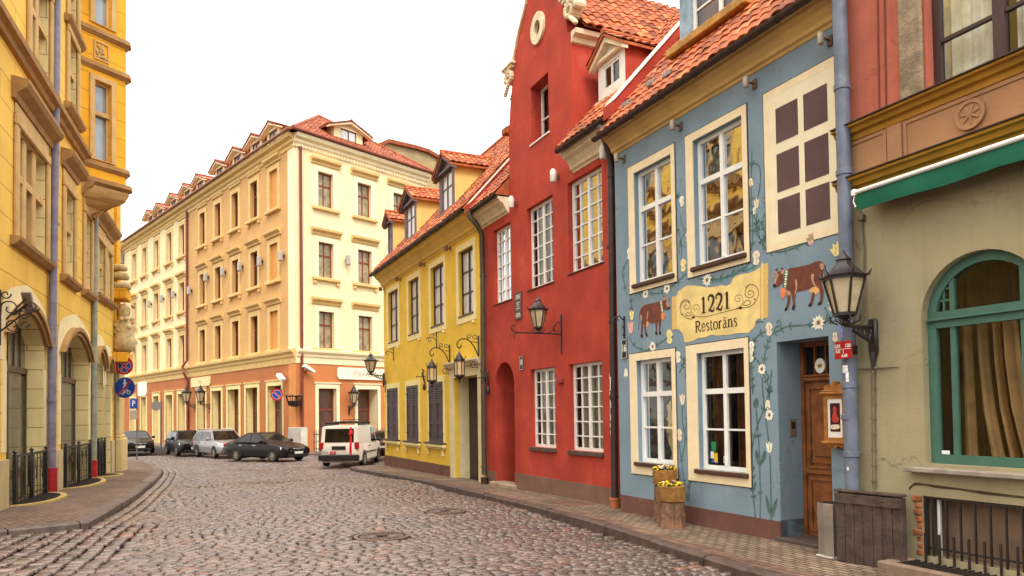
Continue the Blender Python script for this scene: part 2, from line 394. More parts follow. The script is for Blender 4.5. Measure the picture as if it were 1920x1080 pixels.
    LQ = (quads[None]+base).reshape(n, -1); LT = (tris[None]+base).reshape(n, -1)
    loops = np.concatenate([LQ, LT], 1).ravel()
    sizes = np.tile(np.r_[np.full(16, 4), np.full(8, 3)], n); starts = np.r_[0, np.cumsum(sizes)[:-1]]
    me = bpy.data.meshes.new('road'); me.vertices.add(n*25); me.vertices.foreach_set('co', V.ravel().astype(np.float32))
    me.loops.add(len(loops)); me.loops.foreach_set('vertex_index', loops.astype(np.int32))
    me.polygons.add(len(sizes)); me.polygons.foreach_set('loop_start', starts.astype(np.int32)); me.polygons.foreach_set('loop_total', sizes.astype(np.int32))
    me.polygons.foreach_set('use_smooth', np.ones(len(sizes), bool))
    me.update(calc_edges=True)
    at = me.attributes.new('tone', 'FLOAT_COLOR', 'POINT')
    v = rng.uniform(.5, 1.22, n); hue = rng.normal(0, .03, (n, 3)); odd = rng.random(n) < .025
    c = np.clip(v[:, None]*(1+hue), .2, 1.6); c[odd] *= np.array([1.3, .85, .7]); c = np.c_[c, np.ones(n)]
    at.data.foreach_set('color', np.repeat(c, 25, 0).astype(np.float32).ravel())
    m = M('setts', '#68554e', .27, .25, 14, .4, 55, spec=.85, tone=1.0, grime=('#43342e', .5, .6))
    t = m.node_tree; N = t.nodes; L = t.links; tc = N.new('ShaderNodeTexCoord'); n1 = N.new('ShaderNodeTexNoise'); n1.inputs['Scale'].default_value = .35; n1.inputs['Detail'].default_value = 6
    L.new(tc.outputs['Object'], n1.inputs['Vector']); mr = N.new('ShaderNodeMapRange'); mr.inputs[1].default_value = .38; mr.inputs[2].default_value = .62; mr.inputs[3].default_value = .13; mr.inputs[4].default_value = .36; L.new(n1.outputs['Fac'], mr.inputs[0]); L.new(mr.outputs[0], N['Principled BSDF'].inputs['Roughness'])
    me.materials.append(m); o = bpy.data.objects.new('road', me); COL.objects.link(o); tag(o, kind='structure')
build_setts()
def sheet(name, poly, mat, dz, rotz):
    c, s = math.cos(-rotz), math.sin(-rotz)
    T = tessellate_polygon([[Vector((x, y, 0)) for x, y in poly]])
    mb = MB(); mb.add([(x*c-y*s, x*s+y*c, gz(y)+dz) for x, y in poly], [tuple(t) for t in T])
    o = mb.build(name, mat, None, rotz=rotz); return tag(o, kind='structure')
def offset(pl, d):
    out = []
    for i in range(len(pl)):
        a = Vector(pl[max(i-1, 0)]); b = Vector(pl[min(i+1, len(pl)-1)]); t = (b-a).normalized()
        out.append((pl[i][0]+t.y*d, pl[i][1]-t.x*d))
    return out
def densify(pl, step=1.0):
    out = []
    for (x1, y1), (x2, y2) in zip(pl[:-1], pl[1:]):
        n = max(1, int(math.hypot(x2-x1, y2-y1)/step)); out += [(x1+(x2-x1)*i/n, y1+(y2-y1)*i/n) for i in range(n)]
    return out+[pl[-1]]
pv_r = brick_mat('pavers_right', '#917c69', '#746051', '#33271f', .2, .1, .012, .8, .7, 0)
pv_l = brick_mat('pavers_left', '#8a7060', '#6f5a4a', '#33261e', .2, .1, .012, .8, .7, R_(20))
pv_h = brick_mat('pavers_far', '#9a8878', '#857262', '#5a483c', .3, .2, .01, .8, .3, 0)
rcd = densify(RC[1:14])
sheet('pavement', offset(rcd, .15) + [(-4.6, 31.2), (-5.1, 30.5), (4.3, 10.0), (7.0, 4.0)], pv_r, 0, BLUE.rz)
lcd = densify(LC[1:12])
sheet('pavement', offset(lcd, -.3) + [(-26, 40), (-17.5, 30), (-11.6, 16.2), (-13, 11)], pv_l, 0, LEFT.rz)
hcd = densify(HC, 3)
sheet('pavement', offset(hcd, -.2) + [tuple(HOTR.at(30, -.3, 0)[:2]), tuple(HOTR.at(0.3, -.3, 0)[:2]), tuple(HOTL.at(-60, -.3, 0)[:2])], pv_h, 0, HOTL.rz)
# a soldier course of bricks beside the right kerb
pv_s = brick_mat('pavers_edge', '#8a6a58', '#6e5648', '#3e2e26', .1, .24, .01, .8, .5, 0, 0)
sheet('pavement_edge', offset(rcd[:-6], .16) + offset(rcd[:-6], .4)[::-1], pv_s, .004, BLUE.rz)
def kerb(name, pl, width, side, h=.2, lmin=.8, lmax=1.5, mat=None):
    mb = MB(); P = densify(pl, .12); acc = 0; seg = [P[0]]; target = random.uniform(lmin, lmax)
    def flush(seg):
        if len(seg) < 2: return
        jz = random.uniform(-.008, .012); jo = random.uniform(-.012, .012); k = len(seg)
        a = Vector(seg[0]); b = Vector(seg[-1]); e = (b-a).normalized()*.012; seg = [tuple(a+e)]+seg[1:-1]+[tuple(b-e)]
        I = offset(seg, side*(width)); O = offset(seg, -side*jo)
        M_ = offset(seg, side*.03); V = []; 
        for (x, y), (xm, ym), (xi, yi) in zip(O, M_, I):
            z = gz(y); w1 = random.uniform(-.004, .004)
            V += [(x, y, z-h), (x+w1, y, z-.03+jz), (xm, ym, z+.002+jz+w1), (xi, yi, z+.004+jz), (xi, yi, z-h)]
        Fs = [(5*i+j, 5*i+j+1, 5*i+5+j+1, 5*i+5+j) for i in range(k-1) for j in range(4)] + [(0, 1, 2, 3, 4), tuple(5*(k-1)+j for j in (4, 3, 2, 1, 0))]
        mb.add(V, Fs)
    for a, b in zip(P[:-1], P[1:]):
        acc += math.hypot(b[0]-a[0], b[1]-a[1]); seg.append(b)
        if acc > target: flush(seg); seg = [b]; acc = 0; target = random.uniform(lmin, lmax)
    flush(seg)
    tag(mb.build(name, mat), kind='structure')
km = M('kerb_granite', '#523f39', .6, .3, 5, .5, 45, grime=('#3c2c26', 1.5, .6), spec=.4)
kl = M('kerb_granite_left', '#5e4f49', .5, .3, 5, .4, 45, grime=('#46362e', 1.5, .5), spec=.4)
kerb('kerb', RC[1:15], .16, 1, mat=km); kerb('kerb', LC[1:12], .3, -1, .16, mat=kl); kerb('kerb', HC, .2, -1, mat=kl)
# ================================================================ shared building helpers
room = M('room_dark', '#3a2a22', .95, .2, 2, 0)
iron = M('wrought_iron', '#2a2120', .45, .3, 8, .2, 60, spec=.5)
zinc_dark = M('gutter_brown', '#3b2824', .5, .25, 6, .15, 40, spec=.45, grime=('#6a5a52', 3, .4))
tile_or = M('roof_tile_orange', '#aa572d', .75, .34, 4.5, .35, 30, grime=('#7d3a22', 2.5, .5))
tile_rd = M('roof_tile_red', '#944c2e', .75, .25, 3, .35, 30, grime=('#6d2c1c', 1.2, .5))
white = M('white_paint', '#e9e6df', .45, .05, 4, .08, 50, grime=('#b9ab98', 3, .35))
clear = glass_mat('window_glass', (.86, .9, .88), .03)
sheer = M('sheer_curtain', '#d9cdb8', .9, .1, 5, .2, 20)
amber = M('amber_curtain', '#b06a1c', .85, .35, 3, .2, 20)
pale = M('pale_blind', '#e8e4dc', .85, .05, 2, 0)
class Win: pass
def curtain_mesh(mb, x0, x1, z0, z1, y, amp=.03, mi=0, period=.13, ph=0.0):
    n = max(6, int((x1-x0)/period*5)); V = []
    for i in range(n+1):
        x = x0+(x1-x0)*i/n; yy = y+amp*math.sin(2*PI*(x-x0)/period+ph+.7*math.sin(x*9))
        V += [(x, yy, z0), (x, yy*1.0+.3*amp*math.sin(x*21), z1)]
    mb.add(V, [(2*i, 2*i+2, 2*i+3, 2*i+1) for i in range(n)], mi)
def window(parent, x0, x1, z0, z1, d, cols, rows, frame, fw=.06, mw=.03, th=.06, pane=None, curtain=None, drape='full', sill=None, deep=.45, name='window'):
    """casement: frame mesh is the part, its glass, hangings and sill are sub-parts. cols / rows: (fraction, bar width)"""
    mb = MB(); W_ = x1-x0; H_ = z1-z0; pane = pane or clear
    mb.box(x0, x0+fw, d, d+th, z0, z1).box(x1-fw, x1, d, d+th, z0, z1).box(x0+fw, x1-fw, d, d+th, z1-fw, z1).box(x0+fw, x1-fw, d, d+th, z0, z0+fw)
    xs = [x0+fw]; 
    for f, w in cols:
        c = x0+W_*f; mb.box(c-w/2, c+w/2, d+(.004 if w < .05 else -.006), d+th-.004, z0+fw, z1-fw); xs += [c-w/2, c+w/2]
    xs.append(x1-fw)
    for f, w in rows:
        c = z0+H_*f
        for i in range(0, len(xs), 2): mb.box(xs[i], xs[i+1], d+(.006 if w < .05 else -.01), d+th-.006, c-w/2, c+w/2)
    o = mb.build(name, frame, parent)
    g = MB(); g.add([(x0+fw*.5, d+th*.6, z0+fw*.5), (x1-fw*.5, d+th*.6, z0+fw*.5), (x1-fw*.5, d+th*.6, z1-fw*.5), (x0+fw*.5, d+th*.6, z1-fw*.5)], [(0, 1, 2, 3)])
    g.build('pane', pane, o)
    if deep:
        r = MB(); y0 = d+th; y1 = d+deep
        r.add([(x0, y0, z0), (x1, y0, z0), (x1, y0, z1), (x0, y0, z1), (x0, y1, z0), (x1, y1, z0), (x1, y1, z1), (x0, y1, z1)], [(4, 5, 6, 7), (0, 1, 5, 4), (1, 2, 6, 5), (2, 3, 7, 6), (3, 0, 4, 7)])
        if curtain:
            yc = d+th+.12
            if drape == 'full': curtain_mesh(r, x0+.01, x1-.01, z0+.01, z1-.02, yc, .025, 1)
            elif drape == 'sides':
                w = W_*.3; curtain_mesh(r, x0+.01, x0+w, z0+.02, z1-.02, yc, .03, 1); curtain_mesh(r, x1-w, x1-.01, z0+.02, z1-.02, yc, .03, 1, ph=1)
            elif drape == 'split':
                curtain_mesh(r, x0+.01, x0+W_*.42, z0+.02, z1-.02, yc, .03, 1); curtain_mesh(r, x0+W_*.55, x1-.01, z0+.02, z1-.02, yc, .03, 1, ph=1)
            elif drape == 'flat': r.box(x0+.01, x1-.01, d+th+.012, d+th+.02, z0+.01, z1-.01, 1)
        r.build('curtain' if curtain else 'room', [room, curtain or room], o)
    if sill:
        sm, sw, sh, ov = sill; s = MB(); s.bevbox(x0-ov, x1+ov, -sw, d+.01, z0-sh, z0-.002, .006); s.build('sill', sm, o)
    return o
def ring(mb, o, i, y0, y1, mi=0):
    (a, b, c, d), (e, f, g_, h) = o, i        # outer and inner x0,x1,z0,z1
    mb.box(a, e, y0, y1, c, d, mi).box(f, b, y0, y1, c, d, mi)
    if d > h: mb.box(e, f, y0, y1, h, d, mi)
    if g_ > c: mb.box(e, f, y0, y1, c, g_, mi)
def tiles(mb, f, a0, a1, s0, s1, tw=.21, rl=.33, amp=.032, mi=0, keep=None):
    """pantiles in rows: f(a, s, h) maps along the eave, up the slope and off the roof to a point"""
    sub = 6; nr = int(math.ceil((s1-s0)/rl)); nt_ = int(math.ceil((a1-a0)/tw))
    for r in range(nr):
        sa = s0+r*rl; sb = min(s1, sa+rl+.03)
        for k in range(nt_):
            x0 = a0+k*tw; x1 = min(a1, x0+tw)
            if keep and not keep((x0+x1)/2, sa+rl/2): continue
            jz = random.uniform(-.007, .009); js = random.uniform(-.02, .02); V = []
            for i in range(sub+1):
                q = i/sub; x = x0+(x1-x0)*q; h = amp*(.5-.5*math.cos(2*PI*(q*.85+.1)))**.8
                V += [f(x, sa+js, h+.002+jz), f(x, sa+js, h+.03+jz), f(x, sb, h+.006+jz)]
            mb.add(V, [(3*i+j, 3*i+3+j, 3*i+4+j, 3*i+1+j) for i in range(sub) for j in (0, 1)], random.choice((0, 0, 0, 0, 3, 3, 2, 1)))
def street_roof(mb, x0, x1, y0, z0, pitch, length, **k):
    c, s = math.cos(R_(pitch)), math.sin(R_(pitch))
    tiles(mb, lambda a, t, h: (a, y0+t*c-h*s, z0+t*s+h*c), x0, x1, 0, length, **k)
def deck(mb, x0, x1, y0, z0, pitch, length, mi=0, drop=.02):
    """the boards under the tiles, and the slope behind the ridge"""
    c, s = math.cos(R_(pitch)), math.sin(R_(pitch)); y1, z1 = y0+length*c, z0+length*s; d = drop
    mb.add([(x0, y0, z0-d), (x1, y0, z0-d), (x1, y1, z1-d), (x0, y1, z1-d), (x0, 2*y1-y0, z0-d), (x1, 2*y1-y0, z0-d)], [(0, 1, 2, 3), (3, 2, 5, 4), (0, 3, 4), (1, 5, 2)], mi)
def gutter(parent, x0, x1, y, z, mat, r=.07):
    g = MB(); n = 8; V = []
    for x in (x0, x1):
        for rr in (r, r-.012):
            for j in range(n+1):
                t = PI + PI*j/n; V.append((x, y+rr*math.cos(t), z+rr*math.sin(t)))
    k = n+1; Fs = []
    for j in range(n): Fs += [(j, j+1, 2*k+j+1, 2*k+j), (k+j, k+j+1, 3*k+j+1, 3*k+j), (j, j+1, k+j+1, k+j), (2*k+j, 2*k+j+1, 3*k+j+1, 3*k+j)]
    Fs += [(0, 2*k, 3*k, k), (n, 2*k+n, 3*k+n, k+n)]
    g.add(V, Fs); x = x0+.4
    while x < x1:
        g.tube([(x, y+r+.02, z+.0), (x, y-r-.004, z+.005), (x, y-r-.006, z-.02)], .008, 5); g.tube([(x, y+r*1.02*math.cos(PI+PI*j/8), z+r*1.06*math.sin(PI+PI*j/8)) for j in range(9)], .008, 5); x += .85
    return g.build('gutter', mat, parent, smooth='auto')
def body(mb, x0, x1, z0, z1, depth, mi=0):
    """the side and rear walls behind a front"""
    mb.add([(x0, 0, z0), (x1, 0, z0), (x0, depth, z0), (x1, depth, z0), (x0, 0, z1), (x1, 0, z1), (x0, depth, z1), (x1, depth, z1)], [(0, 2, 6, 4), (1, 5, 7, 3), (2, 3, 7, 6)], mi)
def downpipe(parent, pts, r, mat, collars=(), name='downpipe', boot=None):
    m = MB(); m.tube(pts, r, 12)
    for x, y, z in collars: m.lathe([(r+.004, -.035), (r+.012, -.03), (r+.012, .03), (r+.004, .035)], 12, (x, y, z)); m.box(x-.012, x+.012, y+r*.8, y+r+.12, z-.012, z+.012)
    o = m.build(name, mat, parent, smooth='auto')
    if boot:
        (bm_, bx, by, bz0, bz1, br) = boot; b = MB(); b.lathe([(br*.95, bz0), (br, bz0+.02), (br, bz1-.05), (br*1.12, bz1-.045), (br*1.12, bz1), (br*.8, bz1)], 14, (bx, by, 0)); b.build('pipe_boot', bm_, o, smooth='auto')
    return o
COVE = lambda z, h, w: [(0, z), (.05*w, z), (.12*w, z+.1*h), (.25*w, z+.16*h), (.3*w, z+.3*h), (.55*w, z+.58*h), (.8*w, z+.7*h), (.85*w, z+.82*h), (w, z+.84*h), (w, z+h), (0, z+h)]

# ================================================================ the blue restaurant house
bl = thing('blue_house', 'blue painted two storey restaurant house with cows, flowers and a parchment scroll on its front', 'house', BLUE.o, BLUE.rz)
blue = M('blue_plaster', '#7c8f9b', .88, .1, 1.2, .3, 35, .3, grime=('#a3abac', 1.1, .5), spec=.2, crack=.5)
cream = M('cream_trim', '#e8d4ae', .8, .06, 3, .15, 40, .12)
tan = M('tan_cornice', '#cda768', .8, .12, 2, .2, 30, .25, grime=('#a98a4e', 1.5, .5))
plinth_br = M('brown_plinth', '#6b473d', .85, .14, 2, .3, 40, 0, grime=('#8c6f62', 2.5, .5))
line_br = M('trim_outline', '#3a2723', .8, .1)
sill_br = M('brown_sill', '#4a2e27', .5, .2, 4, .1, 30)
wood_door = M('door_oak', '#7a4722', .45, .35, 5, .3, 25, .4, spec=.5)
m = MB(); U1 = 5.32
holes = [rect(.60, 1.70, 4.04, 6.10), rect(2.27, 3.40, 4.04, 6.12), rect(.57, 1.61, .78, 2.63), rect(2.26, 3.34, .76, 2.63), [(3.97, -.45), (4.86, -.45), (4.86, 2.65), (3.97, 2.65)]]
m.wall([(-.04, -.6), (U1, -.6), (U1, 7.0), (-.04, 7.0)], holes, 0, .14)
m.add([(3.97, .14, -.45), (3.97, .5, -.45), (3.97, .5, 2.65), (3.97, .14, 2.65), (4.86, .14, -.45), (4.86, .5, -.45), (4.86, .5, 2.65), (4.86, .14, 2.65)], [(0, 1, 2, 3), (4, 5, 6, 7), (3, 2, 6, 7)])
body(m, -.04, U1, -.6, 7.0, 9)
m.build('wall', blue, bl)
p = MB(); p.box(-.02, 3.97, -.018, 0, -.6, .125).box(4.86, U1, -.018, 0, -.6, .14).box(3.955, 3.97, 0, .5, -.6, .14).build('plinth', plinth_br, bl)
c = MB(); c.profile(COVE(6.64, .36, .3), -.04, U1); c.build('cornice', tan, bl)
gutter(bl, -.18, U1+.02, -.37, 6.97, zinc_dark)
r = MB(); street_roof(r, 0.0, U1+.1, -.4, 6.97, 48.5, 6.2); deck(r, 0.0, U1+.1, -.4, 6.97, 48.5, 6.2); rf = r.build('roof', tile_or, bl, smooth='auto')
# little snow guards on the tiles
for x, t in ((.35, .5), (.9, .75), (1.5, .6)):
    y = -.4+t*.663; z = 6.97+t*.749+.06; MB().bevbox(x, x+.22, y-.02, y+.06, z, z+.09, .01).build('snow_guard', M('zinc_light', '#8d8a86', .4, .2, 6, .1, metal=.6), rf)
trims = ((.42, 1.80, 3.89, 6.25, .60, 1.70, 4.04, 6.10), (2.09, 3.50, 3.89, 6.25, 2.27, 3.40, 4.04, 6.12), (.36, 1.71, .555, 2.765, .57, 1.61, .78, 2.63), (2.0, 3.43, .555, 2.775, 2.26, 3.34, .76, 2.63))
for i, (a, b, c0, d0, e, f, g_, h) in enumerate(trims):
    t = MB(); ring(t, (a, b, c0, d0), (e, f, g_, h), -.02, 0); ring(t, (a-.014, b+.014, c0-.014, d0+.014), (a, b, c0, d0), -.011, 0, 1)
    wn = window(bl, e, f, g_, h, .09, [(.5, .075)], [(.34, .03), (.665, .085)], white, .065, .03, .055, curtain=amber if i < 2 else M('brown_curtain', '#6b3a1a', .85, .3, 3, .2, 20), drape='full' if i < 2 else 'split', deep=.6)
    t.build('surround', [cream, line_br], wn)
    s = MB(); s.bevbox(e-.06, f+.05, -.075, .09, g_-.075, g_-.002, .012); s.build('sill', sill_br, wn)
    if i == 3:
        for (x0, x1, z0, z1, cc) in ((2.42, 2.53, .98, 1.13, '#1e7d4a'), (2.40, 2.47, .86, .97, '#d8d8d0'), (2.48, 2.56, .80, .95, '#d9b21f'), (2.49, 2.57, .775+.03, .79, '#2a6fc0'), (2.42, 2.47, .79, .85, '#2b55a8'), (2.70, 2.76, .92, 1.02, '#1c3f86'), (2.70, 2.79, .80, .91, '#e7e9ea'), (2.715, 2.775, .815, .895, '#2e8fb8')):
            st = MB(); st.box(x0, x1, .118-(.002 if cc == '#2e8fb8' else 0), .121-(.001 if cc == '#2e8fb8' else 0), z0+.07, z1+.07); st.build('sticker', M('sticker'+cc[1:], cc, .4, 0, bump=0), wn)
# blind window painted on the wall
t = MB(); ring(t, (3.83, 5.12, 3.95, 6.25), (3.93, 5.04, 4.05, 6.14), -.006, 0); t.box(3.93, 5.04, -.004, 0, 4.05, 6.14, 1)
ring(t, (3.818, 5.132, 3.938, 6.262), (3.83, 5.12, 3.95, 6.25), -.004, 0, 2)
bw = t.build('blind_window', [cream, M('cream_frame_paint', '#e6d9b8', .8, .05, 3, .1), line_br], bl)
t = MB()
for x0, x1 in ((4.06, 4.455), (4.555, 4.945)):
    for z0, z1 in ((5.45, 5.945), (4.755, 5.295), (4.165, 4.65)): t.box(x0, x1, -.009, -.004, z0, z1)
t.build('painted_pane', M('painted_pane', '#59403f', .7, .14, 1.6, .1, grime=('#6b5250', 1.2, .5)), bw)
# front door in its recess
dr = MB(); D = .44
dr.box(3.97, 4.03, D, D+.08, -.2, 2.65).box(4.80, 4.86, D, D+.08, -.2, 2.65).box(4.03, 4.80, D, D+.08, 2.58, 2.65)
dr.bevbox(4.03, 4.80, D-.03, D+.08, 2.09, 2.15, .01).bevbox(4.03, 4.80, D-.05, D+.06, 2.15, 2.185, .01)
dr.box(4.03, 4.80, D+.03, D+.07, -.12, 2.09)
for x0, x1, z0, z1 in ((4.12, 4.71, .98, 1.98), (4.12, 4.71, .02, .70)):
    ring(dr, (x0-.04, x1+.04, z0-.04, z1+.04), (x0, x1, z0, z1), D+.005, D+.03)
    dr.bevbox(x0+.05, x1-.05, D+.012, D+.03, z0+.05, z1-.05, .012)
dr.bevbox(4.04, 4.79, D-.012, D+.03, .78, .86, .015).bevbox(4.08, 4.75, D-.02, D+.03, .86, .9, .008)
for x in (4.22, 4.41, 4.60): dr.box(x-.012, x+.012, D+.01, D+.05, 2.185, 2.58)
door = dr.build('door', wood_door, bl)
MB().box(4.03, 4.80, D+.055, D+.06, 2.185, 2.58).build('fanlight', M('dark_glass', '#1b1512', .08, 0, bump=0, spec=.6), door)
h = MB(); h.box(4.09, 4.13, D+.0, D+.03, .86, 1.12); h.tube([(4.11, D+.01, 1.0), (4.11, D-.05, 1.0), (4.2, D-.055, .985)], .013, 8); h.build('handle', M('brass_old', '#8a6a3a', .35, .2, 9, .1, metal=.8), door, smooth='auto')
stk = MB(); stk.prism([(4.33+.085*math.cos(2*PI*i/20), 2.3+.105*math.sin(2*PI*i/20)) for i in range(20)], D-.012, D+.012); so = stk.build('sticker', white, door)
q = MB()
for k in range(9):
    an_ = PI*k/9; ca_, sa_ = math.cos(an_), math.sin(an_); rr = .05 if k % 2 else .035
    q.ribbon([(4.33-rr*ca_, 2.3-rr*sa_*.7), (4.33+rr*ca_, 2.3+rr*sa_*.7)], .012, D-.014)
q.build('emblem', M('emblem_gold', '#c99a1c', .5, 0, bump=0), so)
st = MB(); st.bevbox(3.93, 4.92, -.08, .55, -.4, -.085, .015); st.build('doorstep', M('doorstep', '#4b3f3a', .8, .2, 4, .4, 30), bl)
bell = MB(); bell.bevbox(3.97-.001, 3.985, .2, .33, 1.31, 1.56, .004); bo = bell.build('intercom', M('intercom', '#8d7f74', .4, .05, bump=.05, metal=.5), bl)
bell = MB(); bell.box(3.985, 3.989, .23, .30, 1.42, 1.52); bell.build('grille', M('intercom_dark', '#2c2422', .5, 0, bump=0), bo)
# dormer in the blue roof
dm = MB(); zr = lambda y: 6.97+(y+.4)*1.13
dm.wall([(1.1, 8.0), (3.0, 8.0), (3.0, 9.75), (1.1, 9.75)], [rect(1.42, 2.86, 8.3, 9.65)], .72, .1)
dm.add([(x, y, z) for x in (1.1, 3.0) for (y, z) in ((.72, 8.0), (.72, 9.75), (2.3, 9.75))], [(0, 1, 2), (3, 4, 5)])
dmo = dm.build('dormer', M('weathered_blue_board', '#8ba1ae', .8, .3, 5, .3, 25, .6), bl)
t = MB(); t.prism([(.97, 9.72), (3.13, 9.72), (2.05, 10.4)], .55, 3.0); t.build('dormer_roof', tile_or, dmo)
t = MB(); t.bevbox(1.04, 3.06, .42, .76, 8.13, 8.28, .015); t.build('ledge', M('ledge_timber', '#b0813c', .7, .3, 6, .3, 30, .4), dmo)
window(bl, 1.42, 2.86, 8.3, 9.65, .77, [(.5, .08)], [(.42, .035)], white, .08, .03, .05, curtain=amber, drape='full', deep=.4, name='dormer_window')

# ---------------------------------------------------------------- murals on the blue front
Pz = lambda *pts: [wallpt(BLUE, *q) for q in pts]
def zoomed(ox, oy, sc): return lambda pts: [wallpt(BLUE, ox+x/sc, oy+y/sc) for x, y in pts]
def smooth(P, n=5, closed=False):
    out = []; k = len(P); rng_ = range(k if closed else k-1)
    for i in rng_:
        p0, p1, p2, p3 = (P[(i-1) % k], P[i], P[(i+1) % k], P[(i+2) % k]) if closed else (P[max(i-1, 0)], P[i], P[i+1], P[min(i+2, k-1)])
        for j in range(n):
            t = j/n; out.append(tuple(.5*((2*b)+(-a+c)*t+(2*a-5*b+4*c-d)*t*t+(-a+3*b-3*c+d)*t**3) for a, b, c, d in zip(p0, p1, p2, p3)))
    if not closed: out.append(P[-1])
    return out
paint = lambda nm, col, v=.15: M('mural_'+nm, col, .8, v, 9, .1, 40)
green = paint('green', '#4b6860', .35); green2 = paint('teal', '#4f8478', .2); petal = paint('petal', '#e9e4cf', .08); petalp = paint('pink', '#dfaaa0', .15); petaly = paint('yellow_flower', '#e6d68c', .12); heart = paint('flower_heart', '#8a5a1c')
cowb = paint('cow_brown', '#6d3c2c', .2); cowd = paint('cow_dark', '#2e1a16', .2); cowl = paint('cow_light', '#b98a6c', .15); udder = paint('udder', '#e2a866', .1); bellc = paint('cow_bell', '#e07f52', .1)
parch = M('mural_parchment', '#e3c883', .8, .16, 2.2, .1, 40, grime=('#c9a04a', 1.6, .5)); parch2 = paint('scroll_roll', '#d3ae66', .1); ink = paint('ink', '#35211a', .1)
sc = MB(); Z1 = zoomed(1180, 470, 5.686)
outl = [(500,490),(560,410),(620,372),(700,372),(760,380),(850,392),(930,382),(980,368),(1040,375),(1090,345),(1100,305),(1140,270),(1220,245),(1290,235),(1350,205),(1400,175),(1430,140),(1432,715),(1400,715),(1350,745),(1345,800),(1300,850),(1260,880),(1200,875),(1120,885),(1060,900),(1000,900),(920,905),(880,895),(800,925),(740,930),(690,960),(640,970),(590,975),(580,920),(560,870),(520,835),(500,820)]
sc.flat(smooth(Z1(outl), 2, True), -.004)
sc.flat(Z1([(1430, 140), (1485, 130), (1485, 712), (1430, 722)]), -.0045, 1); sc.flat(Z1([(1395, 175), (1412, 165), (1412, 720), (1395, 722)]), -.006, 1)
sc.flat(Z1([(456, 492), (500, 480), (512, 830), (456, 848)]), -.0045, 1)
scroll = sc.build('painted_scroll', [parch, parch2], bl)
# lettering drawn as strokes: pen nib lines with thick stems and serifs
ft = MB()
def glyph(strokes, x, z, w, hgt, slope):
    for pts, wd in strokes:
        P = [(x+px*w, z+pz*hgt+slope*px*w) for px, pz in pts]; P = smooth(P, 4) if len(P) > 2 else P
        n = len(P); ws = [wd[0]+(wd[1]-wd[0])*math.sin(PI*i/(n-1)) if len(wd) == 2 else wd[0] for i in range(n)]; ft.ribbon(P, [q_*hgt for q_ in ws], -.008)
T, t_ = .185, .055
ONE = [([(.5, 0), (.5, 1)], (T,)), ([(.5, 1), (.38, .93), (.2, .87)], (t_,)), ([(.2, .015), (.8, .015)], (t_,))]
TWO = [([(.1, .74), (.12, .9), (.42, 1), (.78, .9), (.84, .7), (.68, .46), (.35, .2), (.1, .03)], (t_, T)), ([(.1, .12), (.3, .13), (.55, .03), (.8, .04), (.92, .25)], (t_, .14)), ([(.1, .73), (.17, .76), (.2, .7)], (.09,))]
u0, zz0 = wallpt(BLUE, 1180+760/5.686, 470+672/5.686); u1, zz1 = wallpt(BLUE, 1180+1095/5.686, 470+610/5.686); sl = (zz1-zz0)/(u1-u0); hh = wallpt(BLUE, 1180+760/5.686, 470+500/5.686)[1]-zz0
cw = (u1-u0)/4
for i, g_ in enumerate((ONE, TWO, TWO, ONE)): glyph(g_, u0+i*cw, zz0+sl*i*cw, cw*.92, hh, sl)
a, b = .165, .055
LET = {'R': ([([(.2, 0), (.2, 1)], (a,)), ([(.05, .985), (.5, .985)], (b,)), ([(.03, .015), (.38, .015)], (b,)), ([(.2, .98), (.6, .96), (.8, .75), (.6, .54), (.2, .5)], (b, a)), ([(.45, .5), (.7, .15), (1, .02)], (.1, .13))], 1.0),
 'e': ([([(.15, .38), (.85, .4), (.75, .62), (.5, .7), (.2, .55), (.14, .3), (.3, .05), (.6, .02), (.88, .16)], (b, .1))], .72),
 's': ([([(.8, .55), (.6, .69), (.3, .66), (.2, .52), (.45, .38), (.75, .25), (.78, .1), (.5, 0), (.2, .1)], (b, .12))], .6),
 't': ([([(.4, .9), (.4, .15), (.55, .01), (.85, .1)], (.1, .11)), ([(.1, .68), (.8, .68)], (b,))], .5),
 'o': ([([(.5, .7), (.2, .6), (.14, .35), (.2, .1), (.5, 0)], (b, a)), ([(.5, .7), (.8, .6), (.86, .35), (.8, .1), (.5, 0)], (b, a))], .78),
 'r': ([([(.3, 0), (.3, .68)], (a,)), ([(.1, .67), (.3, .67)], (b,)), ([(.08, .015), (.55, .015)], (b,)), ([(.34, .5), (.5, .66), (.75, .68), (.85, .58)], (b, .11))], .6),
 'a': ([([(.2, .55), (.4, .69), (.65, .64), (.7, .45), (.7, .12), (.8, .01), (.98, .06)], (.05, .12)), ([(.7, .42), (.35, .34), (.16, .18), (.3, .01), (.55, .05), (.7, .2)], (b, .1))], .75),
 'n': ([([(.22, 0), (.22, .68)], (a,)), ([(.03, .67), (.22, .67)], (b,)), ([(.02, .015), (.42, .015)], (b,)), ([(.24, .5), (.42, .66), (.66, .66), (.76, .5)], (b, .1)), ([(.76, .52), (.76, 0)], (a,)), ([(.58, .015), (.98, .015)], (b,))], .85)}
u0, zz0 = wallpt(BLUE, 1180+705/5.686, 470+872/5.686); u1, zz1 = wallpt(BLUE, 1180+1160/5.686, 470+800/5.686); sl = (zz1-zz0)/(u1-u0); hh = wallpt(BLUE, 1180+705/5.686, 470+757/5.686)[1]-zz0
word = 'Restorans'; tot = sum(LET[ch][1] for ch in word); x = u0
for i, ch in enumerate(word):
    w = LET[ch][1]*(u1-u0)/tot; glyph(LET[ch][0], x, zz0+sl*(x-u0), w*.95, hh, sl)
    if i == 6: glyph([([(.2, .88), (.85, .88)], (.06,))], x, zz0+sl*(x-u0), w*.95, hh, sl)
    x += w
